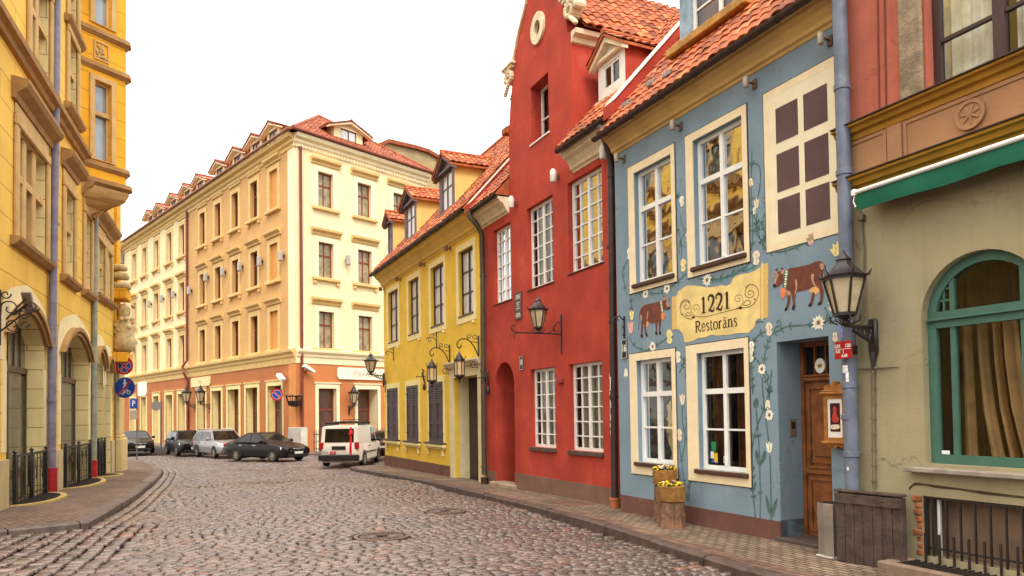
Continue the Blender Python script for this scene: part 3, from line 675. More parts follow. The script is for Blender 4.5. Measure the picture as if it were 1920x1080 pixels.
def spiral(cx, cy, r, turns, a0, dirn=1): return [(cx+r*(1-i/26*.85)*math.cos(a0+dirn*turns*2*PI*i/26), cy+r*(1-i/26*.85)*math.sin(a0+dirn*turns*2*PI*i/26)) for i in range(27)]
for pts, w in ((spiral(610, 590, 62, 1.4, PI*.9, 1), 5), ([(690, 715), (640, 728), (590, 700), (555, 660), (545, 600), (560, 550), (600, 522), (640, 540), (650, 580)], 6), (spiral(710, 610, 48, 1.2, PI*.3, -1), 4), ([(665, 600), (660, 640), (690, 690), (800, 705), (950, 670), (1110, 630), (1200, 612)], 5),
               ([(1200, 612), (1290, 595), (1350, 540), (1378, 470), (1370, 400), (1320, 362), (1270, 370), (1245, 410), (1240, 460)], 6), (spiral(1290, 455, 56, 1.4, PI, -1), 5), (spiral(1165, 515, 50, 1.3, -.3, -1), 4), ([(1210, 500), (1215, 550), (1180, 600), (1120, 630)], 5), ([(1215, 580), (1250, 530), (1300, 545), (1270, 580), (1215, 580)], 6), ([(600, 690), (625, 655), (665, 690), (630, 695), (600, 690)], 6)):
    P = smooth(Z1(pts), 3); ft.ribbon(P, w/5.686/118, -.0075)
for cx, cy, r in ((685, 712, 22), (565, 680, 12), (1190, 612, 24), (1340, 520, 12), (1255, 390, 10), (640, 540, 9)): ft.flat(Z1([(cx-r, cy), (cx, cy+r*.6), (cx+r*1.1, cy-r*.3), (cx, cy-r*.7)]), -.009)
ft.build('lettering', ink, scroll)
def cow(Z, name, bodyp, legs, lights, ud, bell_, head, horns, collar, tail, hooves):
    b_ = MB(); b_.flat(smooth(Z(bodyp), 3, True), -.004)
    for l in legs: b_.flat(smooth(Z(l), 2, True), -.005)
    b_.flat(smooth(Z(head), 3, True), -.006)
    for l in lights: b_.flat(smooth(Z(l), 3, True), -.0062, 1)
    b_.flat(smooth(Z(ud), 3, True), -.0035, 2); b_.flat(smooth(Z(bell_), 3, True), -.0075, 3)
    for h_ in horns+hooves: b_.flat(Z(h_), -.0072, 4)
    T_ = smooth(Z(tail), 4); b_.ribbon(T_, [.012+.03*max(0, i/len(T_)-.7) for i in range(len(T_))], -.0035, 4)
    b_.flat(Z(collar), -.0078, 5); n_ = 7; (x0, y0), (x1, y1), (x2, y2), (x3, y3) = collar
    for k in range(n_):
        f_ = (k+.5)/n_; cx = (x0+x1)/2*(1-f_)+(x3+x2)/2*f_; cy = (y0+y1)/2*(1-f_)+(y3+y2)/2*f_; r = abs(y3-y0)/n_*.42
        b_.flat(Z([(cx+r*math.cos(q_*PI/3)*(1.5 if k % 2 else 1.1), cy+r*math.sin(q_*PI/3)) for q_ in range(6)]), -.0085, 6 if k % 2 else 7)
    return b_.build(name, [cowb, cowl, udder, bellc, cowd, green, petal, petaly], bl)
Z2 = zoomed(1410, 470, 7.2)
c2 = cow(Z2, 'painted_cow', [(490,250),(560,230),(700,205),(790,180),(860,148),(920,142),(960,165),(972,230),(960,330),(940,420),(960,500),(972,560),(950,560),(915,540),(880,490),(830,490),(760,520),(680,545),(600,560),(560,580),(500,560),(470,520),(480,400)],
  [[(480,540),(525,560),(515,700),(500,745),(470,810),(440,808),(470,740),(480,650)], [(530,500),(600,520),(590,620),(580,690),(592,730),(570,795),(540,795),(556,720),(540,610)], [(820,560),(850,580),(830,670),(808,748),(760,750),(790,690),(805,620)], [(920,520),(970,520),(968,590),(955,690),(930,732),(888,730),(920,670),(925,600)]],
  [[(585,395),(610,400),(618,470),(600,560),(580,600),(592,500)], [(800,330),(840,320),(835,400),(870,470),(920,520),(880,500),(820,440)], [(925,180),(965,170),(975,230),(945,260),(925,220)], [(340,310),(362,325),(340,380),(322,440),(305,440),(315,380)], [(310,270),(335,275),(345,300),(320,310)], [(415,255),(440,250),(440,300),(400,315),(395,295)], [(470,545),(520,550),(520,600),(480,590)], [(275,335),(310,340),(320,355),(290,360)]],
  [(820,490),(870,485),(910,530),(905,560),(850,590),(800,560),(770,545)], [(400,500),(450,510),(465,560),(445,620),(420,650),(395,620),(388,560)],
  [(340,285),(400,280),(425,320),(420,420),(370,470),(300,500),(285,470),(300,440),(320,400),(330,340)], [[(310,265),(345,240),(352,236),(340,272)], [(390,235),(435,235),(420,252),(400,255)], [(285,460),(320,450),(330,485),(295,500)]],
  [(440,270),(505,265),(480,500),(420,500)], [(955,170),(990,220),(985,320),(1030,400),(1065,450),(1040,540)], [[(455,770),(490,765),(470,812),(440,808)], [(550,745),(590,735),(572,798),(538,798)], [(775,715),(812,712),(810,748),(758,752)], [(905,695),(950,690),(932,733),(886,730)]])
Z3 = zoomed(1180, 470, 5.686)
c1 = cow(Z3, 'painted_cow', [(330,540),(270,555),(190,570),(150,590),(120,625),(115,670),(125,720),(140,760),(190,750),(240,780),(280,760),(320,745),(345,720),(360,650),(350,580)],
  [[(125,720),(155,740),(150,820),(140,880),(146,925),(125,922),(125,870),(128,800)], [(155,750),(190,740),(180,800),(185,860),(198,912),(182,914),(168,860),(160,810)], [(270,740),(305,740),(300,800),(296,860),(300,895),(280,892),(282,840),(280,790)], [(310,730),(340,730),(335,800),(330,850),(340,888),(322,890),(318,840),(316,790)]],
  [[(195,650),(205,650),(200,700),(188,750),(190,700)], [(120,690),(135,690),(140,740),(128,740)], [(395,545),(420,560),(432,600),(412,600),(400,575)], [(360,490),(385,485),(385,525),(362,525)], [(405,520),(430,520),(420,540),(400,540)]],
  [(150,790),(190,750),(205,780),(190,810),(170,820)], [(345,665),(375,660),(382,700),(365,740),(345,725)], [(365,530),(400,530),(425,570),(435,600),(415,625),(380,630),(360,610),(355,570)], [[(365,490),(372,480),(380,490),(372,505)], [(420,515),(432,512),(425,525),(412,528)], [(415,600),(438,595),(432,625),(412,625)]],
  [(330,535),(350,530),(372,660),(345,660)], [(118,640),(108,700),(104,780),(98,840)], [[(124,890),(146,888),(148,926),(124,924)], [(172,880),(190,878),(200,914),(182,916)], [(280,865),(298,863),(302,897),(280,895)], [(318,860),(336,858),(342,890),(320,892)]])
vn = MB()
def vine(Z, pts, w=.02, leaves=0, mi=0, lsize=.09, both=True, y=-.004):
    P = smooth(Z(pts), 5); vn.ribbon(P, w, y, mi)
    if leaves:
        for k in range(1, leaves+1):
            i = int(k*(len(P)-2)/(leaves+1)); (x0, z0), (x1, z1) = P[i], P[i+1]; an = math.atan2(z1-z0, x1-x0)
            for sgn in ((1, -1) if both else (1,)):
                b_ = an+sgn*.8; s_ = lsize*random.uniform(.8, 1.2); cx, cz = math.cos(b_), math.sin(b_); nx, nz = -cz, cx
                vn.flat([(x0, z0), (x0+cx*s_*.4+nx*s_*.16, z0+cz*s_*.4+nz*s_*.16), (x0+cx*s_, z0+cz*s_), (x0+cx*s_*.45-nx*s_*.14, z0+cz*s_*.45-nz*s_*.14)], y-.0008, mi)
def leaf(Z, pts, mi=0): vn.flat(smooth(Z(pts), 3, True), -.0052, mi)
Id = zoomed(0, 0, 1)
# right hand stems by the door (zoom of 1390,690)
Z5 = zoomed(1390, 690, 3.48)
for pts, n_ in (([(100,1030),(85,900),(75,780),(72,640),(75,500),(100,390),(150,260),(175,180),(190,100),(200,10)], 5), ([(122,1035),(125,860),(122,700),(118,540),(108,400),(97,270)], 3), ([(192,1040),(195,900),(192,750),(188,570)], 0), ([(180,480),(160,330),(145,200),(135,60)], 0), ([(185,210),(175,110),(145,40)], 2), ([(75,170),(70,60),(70,-60),(95,-150)], 5)): vine(Z5, pts, .022, n_, 0, .1)
for l in ([(162,830),(180,870),(190,940),(178,945),(165,900)], [(236,850),(225,920),(205,970),(195,940),(210,890)], [(100,530),(92,560),(98,600),(125,625),(122,590)], [(155,535),(162,570),(150,605),(125,625),(132,580)], [(50,620),(48,650),(70,670),(82,640)], [(45,690),(55,720),(75,730),(98,690),(75,705)], [(48,765),(60,800),(85,800),(100,740),(72,770)], [(100,190),(112,220),(110,255),(85,260),(78,230)]): leaf(Z5, l)
# stems between the lower windows, and the swags above and around
Z6 = zoomed(1250, 640, 3.375)
for pts, n_ in (([(128,1010),(110,860),(92,740),(78,640)], 2), ([(140,1010),(150,870),(148,740),(130,600),(128,480),(148,430)], 4), ([(95,740),(118,620),(100,500),(102,410)], 1), ([(80,200),(110,140),(130,70)], 2), ([(128,1010),(140,900),(155,700),(160,650)], 2)): vine(Z6, pts, .02, n_, 0, .09)
Z7 = zoomed(1140, 420, 3.6)
for pts, n_ in (([(130,480),(110,400),(105,300),(150,220)], 3), ([(140,480),(230,460),(330,470),(400,440),(470,390),(530,330)], 5), ([(150,480),(160,560),(150,650),(165,700)], 4), ([(140,760),(180,820),(250,850),(310,830),(400,770),(440,760)], 5), ([(540,250),(555,310),(600,360),(670,380),(740,370),(820,350),(900,310),(960,250),(960,180)], 8), ([(720,390),(800,360),(870,320),(960,300),(1000,280)], 6), ([(480,880),(530,960),(520,1040)], 2),
                ([(990,900),(1040,960),(1090,1040)], 1), ([(970,840),(990,780),(1050,730),(1100,740),(1150,720),(1220,690),(1380,680),(1440,665)], 7), ([(1050,980),(1060,880),(1080,800),(1100,760)], 3), ([(1460,560),(1480,600),(1470,650)], 0), ([(1440,680),(1500,640),(1540,590)], 1), ([(1490,670),(1570,640),(1600,650)], 1), ([(980,690),(1010,660),(1050,660)], 0), ([(1130,700),(1160,680),(1165,655),(1150,650),(1140,670)], 0),
                ([(1000,60),(1040,120),(1070,170),(1150,190),(1250,165),(1330,130),(1440,80),(1510,60)], 7), ([(1000,60),(1010,20),(985,-60)], 3), ([(1050,140),(1060,60),(1040,0),(1060,-80)], 3)): vine(Z7, pts, .02, n_, 0 if n_ != 6 else 1, .085)
Z8 = zoomed(1240, 340, 6.0)
for pts, n_ in (([(145,310),(165,480),(200,580),(225,680),(230,830),(215,870)], 2), ([(300,500),(240,630),(200,720),(210,830)], 1), ([(265,550),(220,450),(225,380)], 0), ([(330,680),(340,800),(320,900),(300,1000)], 3), ([(310,480),(318,330),(320,220),(322,130)], 4), ([(170,200),(205,120)], 2)): vine(Z8, pts, .016, n_, 0, .07)
Z9 = zoomed(1380, 260, 5.14)
for pts, n_ in (([(150,1080),(165,900),(150,600),(150,300),(155,120)], 6), ([(215,560),(235,420),(230,280),(190,240),(140,260)], 0), ([(270,1080),(230,950),(200,830),(205,720)], 3), ([(280,1000),(290,700),(290,560),(300,400)], 5)): vine(Z9, pts, .018, n_, 0, .08)
def daisy(px, py, r, n=11, w=.035):
    u, z = wallpt(BLUE, px, py); k = r/wallpt_scale(px)
    for i in range(n):
        t = 2*PI*i/n+.2; l = k*random.uniform(.85, 1.1); cx, cz = math.cos(t), math.sin(t)
        vn.flat([(u+cx*.02, z+cz*.02), (u+cx*l*.6-cz*w*.6, z+cz*l*.6+cx*w*.6), (u+cx*l, z+cz*l), (u+cx*l*.6+cz*w*.6, z+cz*l*.6-cx*w*.6)], -.0068-.0001*(i % 2), 2)
    vn.flat([(u+k*.22*math.cos(q_*PI/4), z+k*.26*math.sin(q_*PI/4)) for q_ in range(8)], -.0075, 5)
def wallpt_scale(px): return 85+(px-1166)/296*48
for px, py, r in ((1326, 525, 13), (1535, 605, 17), (1211, 551, 9), (1251, 541, 10), (1224, 650, 10), (1429, 692, 11), (1443, 778, 12)): daisy(px, py, r)
def bloom(px, py, r, mi=2, tilt=0.0, kind=0):
    u, z = wallpt(BLUE, px, py); k = r/wallpt_scale(px)
    if kind == 0: P = [(-.55, -.75), (-.8, 0), (-.9, .8), (-.4, .45), (0, 1.0), (.4, .45), (.9, .8), (.8, 0), (.55, -.75), (0, -1)]      # tulip
    else: P = [(-.3, -1), (-.8, -.7), (-.6, -.1), (-.95, .3), (-.6, .9), (0, 1), (.5, .8), (.9, .2), (.45, -.1), (.7, -.6), (.3, -1)]        # blowsy bloom
    ct, st_ = math.cos(tilt), math.sin(tilt)
    vn.flat(smooth([(u+k*(x*ct-zz*st_)*.8, z+k*(x*st_+zz*ct)) for x, zz in P], 3, True), -.006, mi)
    vn.ribbon([(u-.1*k, z+.6*k), (u+.12*k, z), (u-.05*k, z-.7*k)], .012, -.0066, 6)
for a_ in ((1443, 838, 11, 2, 0, 0), (1440, 759, 9, 2, PI, 0), (1279, 377, 9, 2, .3, 1), (1291, 443, 10, 3, 0, 1), (1282, 497, 11, 4, 0, 1), (1419, 381, 9, 3, 0, 0), (1408, 343, 9, 3, PI, 0), (1419, 483, 13, 3, 0, 1), (1567, 468, 14, 4, .5, 0), (1561, 570, 13, 3, 0, 1), (1443, 617, 12, 3, 0, 1), (1256, 631, 12, 4, 0, 1), (1183, 613, 11, 7, 0, 0), (1185, 590, 9, 4, 0, 0), (1181, 475, 10, 2, 0, 1), (1174, 700, 8, 2, PI, 0), (1272, 669, 10, 2, .2, 1), (1280, 748, 10, 3, 0, 0), (1275, 815, 10, 3, 0, 1), (1410, 650, 10, 2, 0, 1), (1408, 668, 10, 2, .4, 1), (1520, 448, 12, 7, .4, 0), (1566, 632, 9, 3, PI, 1), (1415, 395, 6, 2, 0, 1)): bloom(*a_)
vn.build('painted_flowers', [green, green2, petal, paint('cream_petal', '#e6d3b8', .1), petaly, heart, paint('petal_vein', '#b59f7c'), petalp], bl)
# ================================================================ the red gabled house
rd = thing('red_house', 'red plastered house with a tall curved gable, white grid windows and an arched entrance', 'house', OLD.o, OLD.rz)
red = M('red_plaster', '#ae4233', .88, .16, 1.0, .3, 30, .35, grime=('#c46c5a', 1.0, .55), spec=.2, crack=.6)
plinth_rd = M('red_house_plinth', '#7a5a4c', .85, .14, 2, .3, 40, grime=('#97796a', 2.5, .5))
stucco = M('pale_stucco', '#e0cfae', .75, .12, 4, .2, 40, .15, grime=('#b39a76', 2.5, .5))
UPR = [(6.42, 7.56, 4.72, 6.78), (8.54, 9.90, 4.78, 6.84), (10.62, 12.05, 4.82, 6.88)]
LOR = [(8.60, 9.90, .86, 2.78), (10.54, 11.93, .85, 2.78)]
door_arch = arch(6.42, 7.66, -.6, 2.5, .58)
oculus = [(9.34+.17*math.cos(2*PI*i/20), 11.08+.2*math.sin(2*PI*i/20)) for i in range(20)]
gable = [(10.88, 7.45), (10.88, 10.22), (10.72, 10.3), (10.66, 10.8), (10.42, 11.2), (9.9, 12.0), (9.55, 12.55), (9.2, 12.85), (8.95, 12.45), (8.72, 12.0), (8.25, 11.45), (7.95, 10.95), (7.86, 10.8), (7.78, 10.3), (7.66, 9.85), (7.55, 9.2), (7.53, 7.45)]
m = MB(); m.wall([(5.66, -.8), (13.12, -.8), (13.12, 7.45)] + gable + [(5.66, 7.45)], [rect(*h) for h in UPR+LOR] + [door_arch, oculus, rect(8.84, 9.78, 8.38, 9.81)], 0, .17)
n = len(door_arch); m.add([(p[0], .17, p[1]) for p in door_arch] + [(p[0], .95, p[1]) for p in door_arch], [(i, (i+1) % n, n+(i+1) % n, n+i) for i in range(n)])
m.add([(8.84, .17, 8.38), (9.78, .17, 8.38), (9.78, .17, 9.81), (8.84, .17, 9.81), (8.84, .36, 8.38), (9.78, .36, 8.38), (9.78, .36, 9.81), (8.84, .36, 9.81)], [(0, 1, 5, 4), (1, 2, 6, 5), (2, 3, 7, 6), (3, 0, 4, 7)])
m.add([(9.34+.17*math.cos(2*PI*i/20), .3, 11.08+.2*math.sin(2*PI*i/20)) for i in range(20)], [tuple(range(20))])
body(m, 5.66, 13.12, -.8, 7.45, 9); k = len(gable)
m.add([(p[0], 0, p[1]) for p in gable] + [(p[0], .28, p[1]) for p in gable], [(i, i+1, k+i+1, k+i) for i in range(k-1)])
m.add([(u, y, z) for u in (7.53, 10.88) for y, z in ((.28, 7.45), (4, 7.45), (4, 10.22), (.28, 10.22))], [(0, 1, 2, 3), (4, 5, 6, 7)])
up_ = gable[1:-2]; m.add([(p[0], .28, p[1]) for p in up_], [tuple(t) for t in tessellate_polygon([[Vector((p[0], p[1], 0)) for p in up_]])])
m.build('wall', red, rd)
p = MB(); p.box(7.66, 13.12, -.02, 0, -.8, .15).box(5.66, 6.42, -.02, 0, -.8, .1).build('plinth', plinth_rd, rd)
t = MB(); P = [(9.34+.34*math.cos(2*PI*i/32), 11.08+.385*math.sin(2*PI*i/32)) for i in range(32)]; Q = [(9.34+.16*math.cos(2*PI*i/32), 11.08+.19*math.sin(2*PI*i/32)) for i in range(32)]
V = [(x, y, z) for y, pp in ((0, P), (-.06, P), (-.06, Q), (.05, Q)) for x, z in pp]; t.add(V, [(a*32+i, a*32+(i+1) % 32, (a+1)*32+(i+1) % 32, (a+1)*32+i) for a in range(3) for i in range(32)]); t.build('oculus_ring', stucco, rd, smooth='auto')
for i, (a, b, c0, d0) in enumerate(UPR):
    s = (sill_br, .03, .03, .03); window(rd, a, b, c0, d0, .12, [(.25, .03), (.5, .085), (.75, .03)], [(j/6, .028) for j in range(1, 6)], white, .07, curtain=sheer, sill=s)
for i, (a, b, c0, d0) in enumerate(LOR):
    window(rd, a, b, c0, d0, .12, [(.25, .03), (.5, .085), (.75, .03)], [(j/6, .028) for j in range(1, 6)], white, .07, curtain=sheer, sill=(M('stone_sill_dark', '#54433c', .7, .2, 4, .3), .06, .09, .03))
window(rd, 8.84, 9.78, 8.38, 9.81, .3, [(.5, .05)], [(.45, .03)], white, .06, curtain=amber, drape='split'); MB().bevbox(8.8, 9.82, -.03, .3, 8.335, 8.378, .006).build('niche_sill', white, rd)
d = MB(); d.box(6.42, 7.66, .8, .86, -.6, 3.1); d.build('door', M('red_door_wood', '#5a241c', .6, .2, 3, .2), rd)
d = MB(); d.bevbox(6.3, 7.78, -.16, .3, -.5, -.17, .02); d.build('doorstep', M('stone_step', '#a08a74', .8, .2, 4, .4, 30), rd)
for x0, x1, nm in ((10.9, 12.76, 0), (5.70, 7.5, 1)):
    c = MB(); c.profile(COVE(7.02, .42, .34), x0, x1); c.build('cornice', stucco, rd)
    gutter(rd, x0-(.05 if nm else -.0), x1+.06, -.42, 7.47, zinc_dark)
    r = MB(); street_roof(r, x0, x1, -.42, 7.5, 48.5, 6.9); deck(r, x0, x1, -.42, 7.5, 48.5, 6.9); r.build('roof', tile_or, rd, smooth='auto')
for x0, x1, nm in ((12.8, 13.08, 0), (5.42, 5.66, 1)):       # party walls rising above the tiles
    f = MB(); zz = 7.72 if nm == 0 else 7.75
    pr = [(-.42, 7.42), (-.42, zz-.05), (-.34, zz), (4.2, zz+4.54*1.13), (4.2, zz+4.0), (0, 7.3)]
    f.prism(pr, x0, x1, 'x'); f.build('party_wall', red, rd)
    f = MB(); f.prism([(-.36, zz+.006), (4.2, zz+4.54*1.13+.006), (4.2, zz+4.54*1.13+.04), (-.36, zz+.035)], x0-.03, x1+.03, 'x'); f.build('coping', M('pale_flashing', '#d9cfc4', .5, .1, 5, .1), rd)
g = MB(); pt = math.atan2(12.62-10.28, 11.2-9.2); cc, ss = math.cos(pt), math.sin(pt)
tiles(g, lambda a, s, h: (11.2-s*cc+h*ss, a, 10.28+s*ss+h*cc), .2, 5.5, 0, 3.0, tw=.24, rl=.27, amp=.05)
g.add([(11.18, .2, 10.26), (11.18, 5.5, 10.26), (9.2, 5.5, 12.58), (9.2, .2, 12.58), (7.2, .2, 10.2), (7.2, 5.5, 10.2)], [(0, 1, 2, 3), (3, 2, 5, 4)])
g.prism([(-.1, 9.15), (.32, 9.15), (.32, 9.55), (-.1, 9.3)], 7.3, 7.53, 'x'); g.build('gable_roof', tile_or, rd, smooth='auto')
c = MB(); c.prism([(10.88, 9.98), (10.93, 10.0), (10.95, 10.1), (11.08, 10.14), (11.1, 10.24), (10.88, 10.24)], .0, 5.4, 'y'); c.build('gable_cornice', stucco, rd)
def volute(x, z, sgn, s=1.0):
    v = MB()
    for i in range(20):
        t = i/19*2*PI*1.35; r = .22*s*(1-i/19*.75); q = (x+sgn*(r*math.cos(t)), z+r*math.sin(t)*.9); w = .06*s*(1.15-i/30)
        v.lathe([(w*.3, -.16), (w, -.13), (w*1.1, 0), (w, .13), (w*.3, .16)], 8, (0, 0, 0)); k0 = len(v.v)-40
        for j in range(k0, len(v.v)): X, Y, Z_ = v.v[j]; v.v[j] = (q[0]+X, .06+Z_, q[1]+Y)
    v.bevbox(x-.26*s, x+.26*s, -.1, .24, z+.2*s, z+.27*s, .02).bevbox(x-.33*s, x+.33*s, -.13, .26, z+.27*s, z+.34*s, .02)
    for j in range(5): v.lathe([(.0, -.07), (.055, -.03), (.05, .03), (.0, .07)], 6, (x+sgn*(.02+.05*j)*s, -.05, z-.16*s-.05*j*s))
    return v.build('volute', stucco, rd, smooth='auto')
volute(10.92, 10.72, 1, 1.15); volute(7.68, 10.55, -1, 1.0)
cp = MB()
for (x0, z0), (x1, z1) in zip(gable[4:9], gable[5:10]): cp.prism([(x0, z0+.002), (x1, z1+.002), (x1+(.05 if x1 > 9.2 else -.05)*(x1 != 9.2), z1+.07), (x0+(.05 if x0 > 9.2 else -.05), z0+.06)], -.06, .32, 'y')
for (x0, z0), (x1, z1) in zip(gable[9:12], gable[10:13]): cp.prism([(x0, z0+.002), (x1, z1+.002), (x1-.05, z1+.06), (x0-.05, z0+.06)], -.05, .32, 'y')
cp.build('gable_coping', stucco, rd)
def dormer(parent, x0, x1, y, z0, z1, rise, cheek, front, frame, roofm, wx=.2, panes=(1, 1), over=.16, bx=0, curtain=pale, ped=None, zb=None, slope=1.13, tile=True, wz=(.12, .1), d=.05, fwd=.22, pane=None):
    """a gabled roof dormer: walls, window, pediment and its own little roof"""
    b = MB(); L = (z1+rise-z0)/slope+.6; wxs = (x0+wx, x1-wx, z0+wz[0], z1-wz[1])
    b.wall([(x0, z0-.5), (x1, z0-.5), (x1, z1), ((x0+x1)/2, z1+rise), (x0, z1)], [rect(*wxs)], y, d, 1)
    for x in (x0, x1): b.add([(x, y, z0-.5), (x, y, z1), (x, y+L, z1), (x, y+L, z0-.5)], [(0, 1, 2, 3)], 0)
    o = b.build('dormer', [cheek, front], parent)
    xm = (x0+x1)/2; ax, az = (x1-x0)/2+over, rise*((x1-x0)/2+over)/((x1-x0)/2); hyp = math.hypot(ax, az); cA, sA = ax/hyp, az/hyp; r = MB(); zt = z1+rise+.06
    for sg_ in (1, -1):
        if tile: tiles(r, lambda a, s, h, sg=sg_: (xm+sg*(ax-s*cA+h*sA), a, zt-az+s*sA+h*cA), y-fwd, y+L, 0, hyp, tw=.2, rl=.3, amp=.035)
        r.prism([(xm, zt-.01), (xm+sg_*ax, zt-az-.01), (xm+sg_*ax, zt-az-.07), (xm, zt-.07)], y-fwd+.01, y+L, 'y')
    r.tube([(xm, y-fwd, zt+.03), (xm, y+L, zt+.03)], .07, 8); r.build('dormer_roof', roofm, o, smooth='auto')
    t = MB(); pm = ped or front
    for sg_ in (1, -1): t.prism([(xm, z1+rise-.02), (xm+sg_*(ax-.02), z1+rise-az+.01), (xm+sg_*(ax-.02), z1+rise-az-.09), (xm, z1+rise-.14)], y-fwd+.06, y-.002, 'y')
    t.build('pediment', pm, o); MB().bevbox(x0-over*.5, x1+over*.5, y-.1, y-.002, z1-.1, z1, .02).build('dormer_cornice', pm, o); MB().bevbox(x0-.04, x1+.04, y-.09, y+.02, z0-.02, z0+.05, .01).build('dormer_sill', pm, o)
    window(parent, *wxs, y+d*.4, [(.5, .05)] if panes[0] > 1 else [], [((j+1)/panes[1]+.08, .04) for j in range(panes[1]-1)], frame, .05, .03, .045, curtain=curtain, drape='flat', deep=.3, pane=pane, name='dormer_window')
    return o
dormer(rd, 11.2, 12.25, .5, 8.5, 9.45, .36, red, white, white, tile_or, .2, (2, 1), .14, curtain=M('dim_curtain', '#5a4236', .9, .1), ped=stucco, wz=(.25, .18))
yw = 0
# downpipes: brown one by the blue house, its foot in a clay socket; one between red and yellow
clay = M('clay_socket', '#b0623c', .7, .2, 5, .2)
def pipe_at(F, pts, w): return [(wallpt(F, px, py, w_)[0], -w_, wallpt(F, px, py, w_)[1]) for px, py, w_ in pts]
P = pipe_at(OLD, [(1126, 238, .42), (1130, 252, .42), (1138, 270, .32), (1145, 300, .16), (1146, 330, .16), (1149, 600, .16), (1153, 935, .16)], 0)
po = downpipe(rd, P, .075, zinc_dark, [(P[4][0], P[4][1], 6.4), (P[5][0], P[5][1], 3.5), (P[5][0]-.02, P[5][1], 2.0), (P[5][0]-.03, P[5][1], 5.0)], boot=(clay, P[6][0], P[6][1], -.26, .0, .1))
st = MB(); random.seed(3)
for i in range(16):
    zc = 1.3+1.1*i/15+random.uniform(-.03, .03); a0 = PI+random.uniform(.2, .7); w = random.uniform(.15, .5); hgt = random.uniform(.02, .06); x0 = P[5][0]+(P[6][0]-P[5][0])*.5
    V = [(x0+.081*math.cos(a0+PI*.25+w*j/3), P[5][1]+.081*math.sin(a0+PI*.25+w*j/3), zc+s_*hgt) for j in range(4) for s_ in (-1, 1)]; st.add(V, [(2*j, 2*j+2, 2*j+3, 2*j+1) for j in range(3)])
st.build('paper_scraps', M('paper', '#cfc8c0', .7, .2, 20, 0), po)
P = pipe_at(OLD, [(880, 398, .46), (882, 408, .44), (896, 424, .25), (903, 440, .14), (905, 520, .14), (906, 700, .14), (908, 890, .14)], 0)
downpipe(rd, P, .075, M('downpipe_olive', '#4b4030', .5, .2, 5, .1), [(P[5][0], P[5][1], 2.9), (P[4][0], P[4][1], 5.6), (P[6][0], P[6][1], .2)], boot=(zinc_dark, P[6][0], P[6][1], -.34, -.1, .1))

# ================================================================ the yellow house
ye = thing('yellow_house', 'bright yellow house with closed brown shutters below and an orange tiled roof with dormers', 'house', OLD.o, OLD.rz)
yel = M('yellow_plaster', '#e4be46', .85, .09, 1.0, .25, 30, .2, grime=('#cb9c3c', 1.0, .5), spec=.2, crack=.5)
yel2 = M('yellow_cornice', '#dcbb62', .8, .08, 2, .15, 30, .15)
ycream = M('yellow_house_trim', '#eadc9e', .8, .06, 3, .12, 40, .08)
dark_frame = M('dark_frame', '#3a2a26', .45, .15, 6, .1)
shut = M('shutter_paint', '#4e3f42', .6, .15, 5, .15, 40, .2)
pale_pane = M('pale_pane', '#c9c6c8', .12, .12, 1.5, 0, spec=.35)
WY = [(-4.42, -2.96, 4.68, 6.74), (-1.57, -.29, 4.72, 6.74), (1.04, 2.36, 4.72, 6.74), (3.72, 4.95, 4.73, 6.74)]
SY = [(-4.66, -3.10, .71, 2.78), (-1.90, -.48, .72, 2.78), (.75, 2.17, .75, 2.79)]
m = MB(); m.wall([(-5.15, -.9), (5.66, -.9), (5.66, 7.45), (-5.15, 7.45)], [rect(*h) for h in WY+SY] + [[(3.2, -.8), (5.22, -.8), (5.22, 2.84), (3.2, 2.84)]], 0, .16)
body(m, -5.15, 5.66, -.9, 7.45, 8.7); m.prism([(-.0, 7.45), (8.7, 7.45), (4.35, 12.5)], -5.15, -5.0, 'x'); m.build('wall', yel, ye)
m = MB(); m.add([(3.2, .16, -.8), (3.2, .55, -.8), (3.2, .55, 2.84), (3.2, .16, 2.84), (5.22, .16, -.8), (5.22, .55, -.8), (5.22, .55, 2.84), (5.22, .16, 2.84)], [(0, 1, 2, 3), (4, 5, 6, 7), (3, 2, 6, 7)])
ring(m, (2.86, 5.5, -.7, 3.0), (3.2, 5.22, -.7, 2.84), -.035, 0); m.profile([(0, 3.0), (.04, 3.0), (.05, 3.12), (.12, 3.16), (.2, 3.28), (.2, 3.33), (0, 3.36)], 2.72, 5.55); m.build('door_surround', M('door_surround', '#d8cba0', .8, .08, 3, .15, 40, .15), ye)
d = MB(); d.box(3.2, 5.22, .5, .56, -.7, 2.84); ring(d, (4.2, 5.22, -.5, 2.84), (4.3, 5.1, -.3, 1.9), .46, .5); d.bevbox(4.2, 5.22, .42, .5, 1.95, 2.08, .02); d.build('door', M('door_dark', '#41322e', .55, .2, 4, .2), ye)
p = MB(); p.box(-5.17, 2.86, -.025, 0, -.9, .02); p.box(1.3, 2.0, -.04, -.025, -.9, -.02); p.build('plinth', M('yellow_house_plinth', '#6d4a3c', .85, .14, 2, .3), ye)
c = MB(); c.profile(COVE(7.08, .54, .42), -5.2, 5.40); c.build('cornice', yel2, ye); gutter(ye, -5.4, 5.38, -.5, 7.64, zinc_dark, .08)
r = MB(); street_roof(r, -5.35, 5.40, -.52, 7.66, 48.5, 6.7); deck(r, -5.35, 5.40, -.52, 7.66, 48.5, 6.7); r.tube([(-5.35, 3.9, 12.72), (5.4, 3.9, 12.72)], .1, 8); r.build('roof', tile_or, ye, smooth='auto')
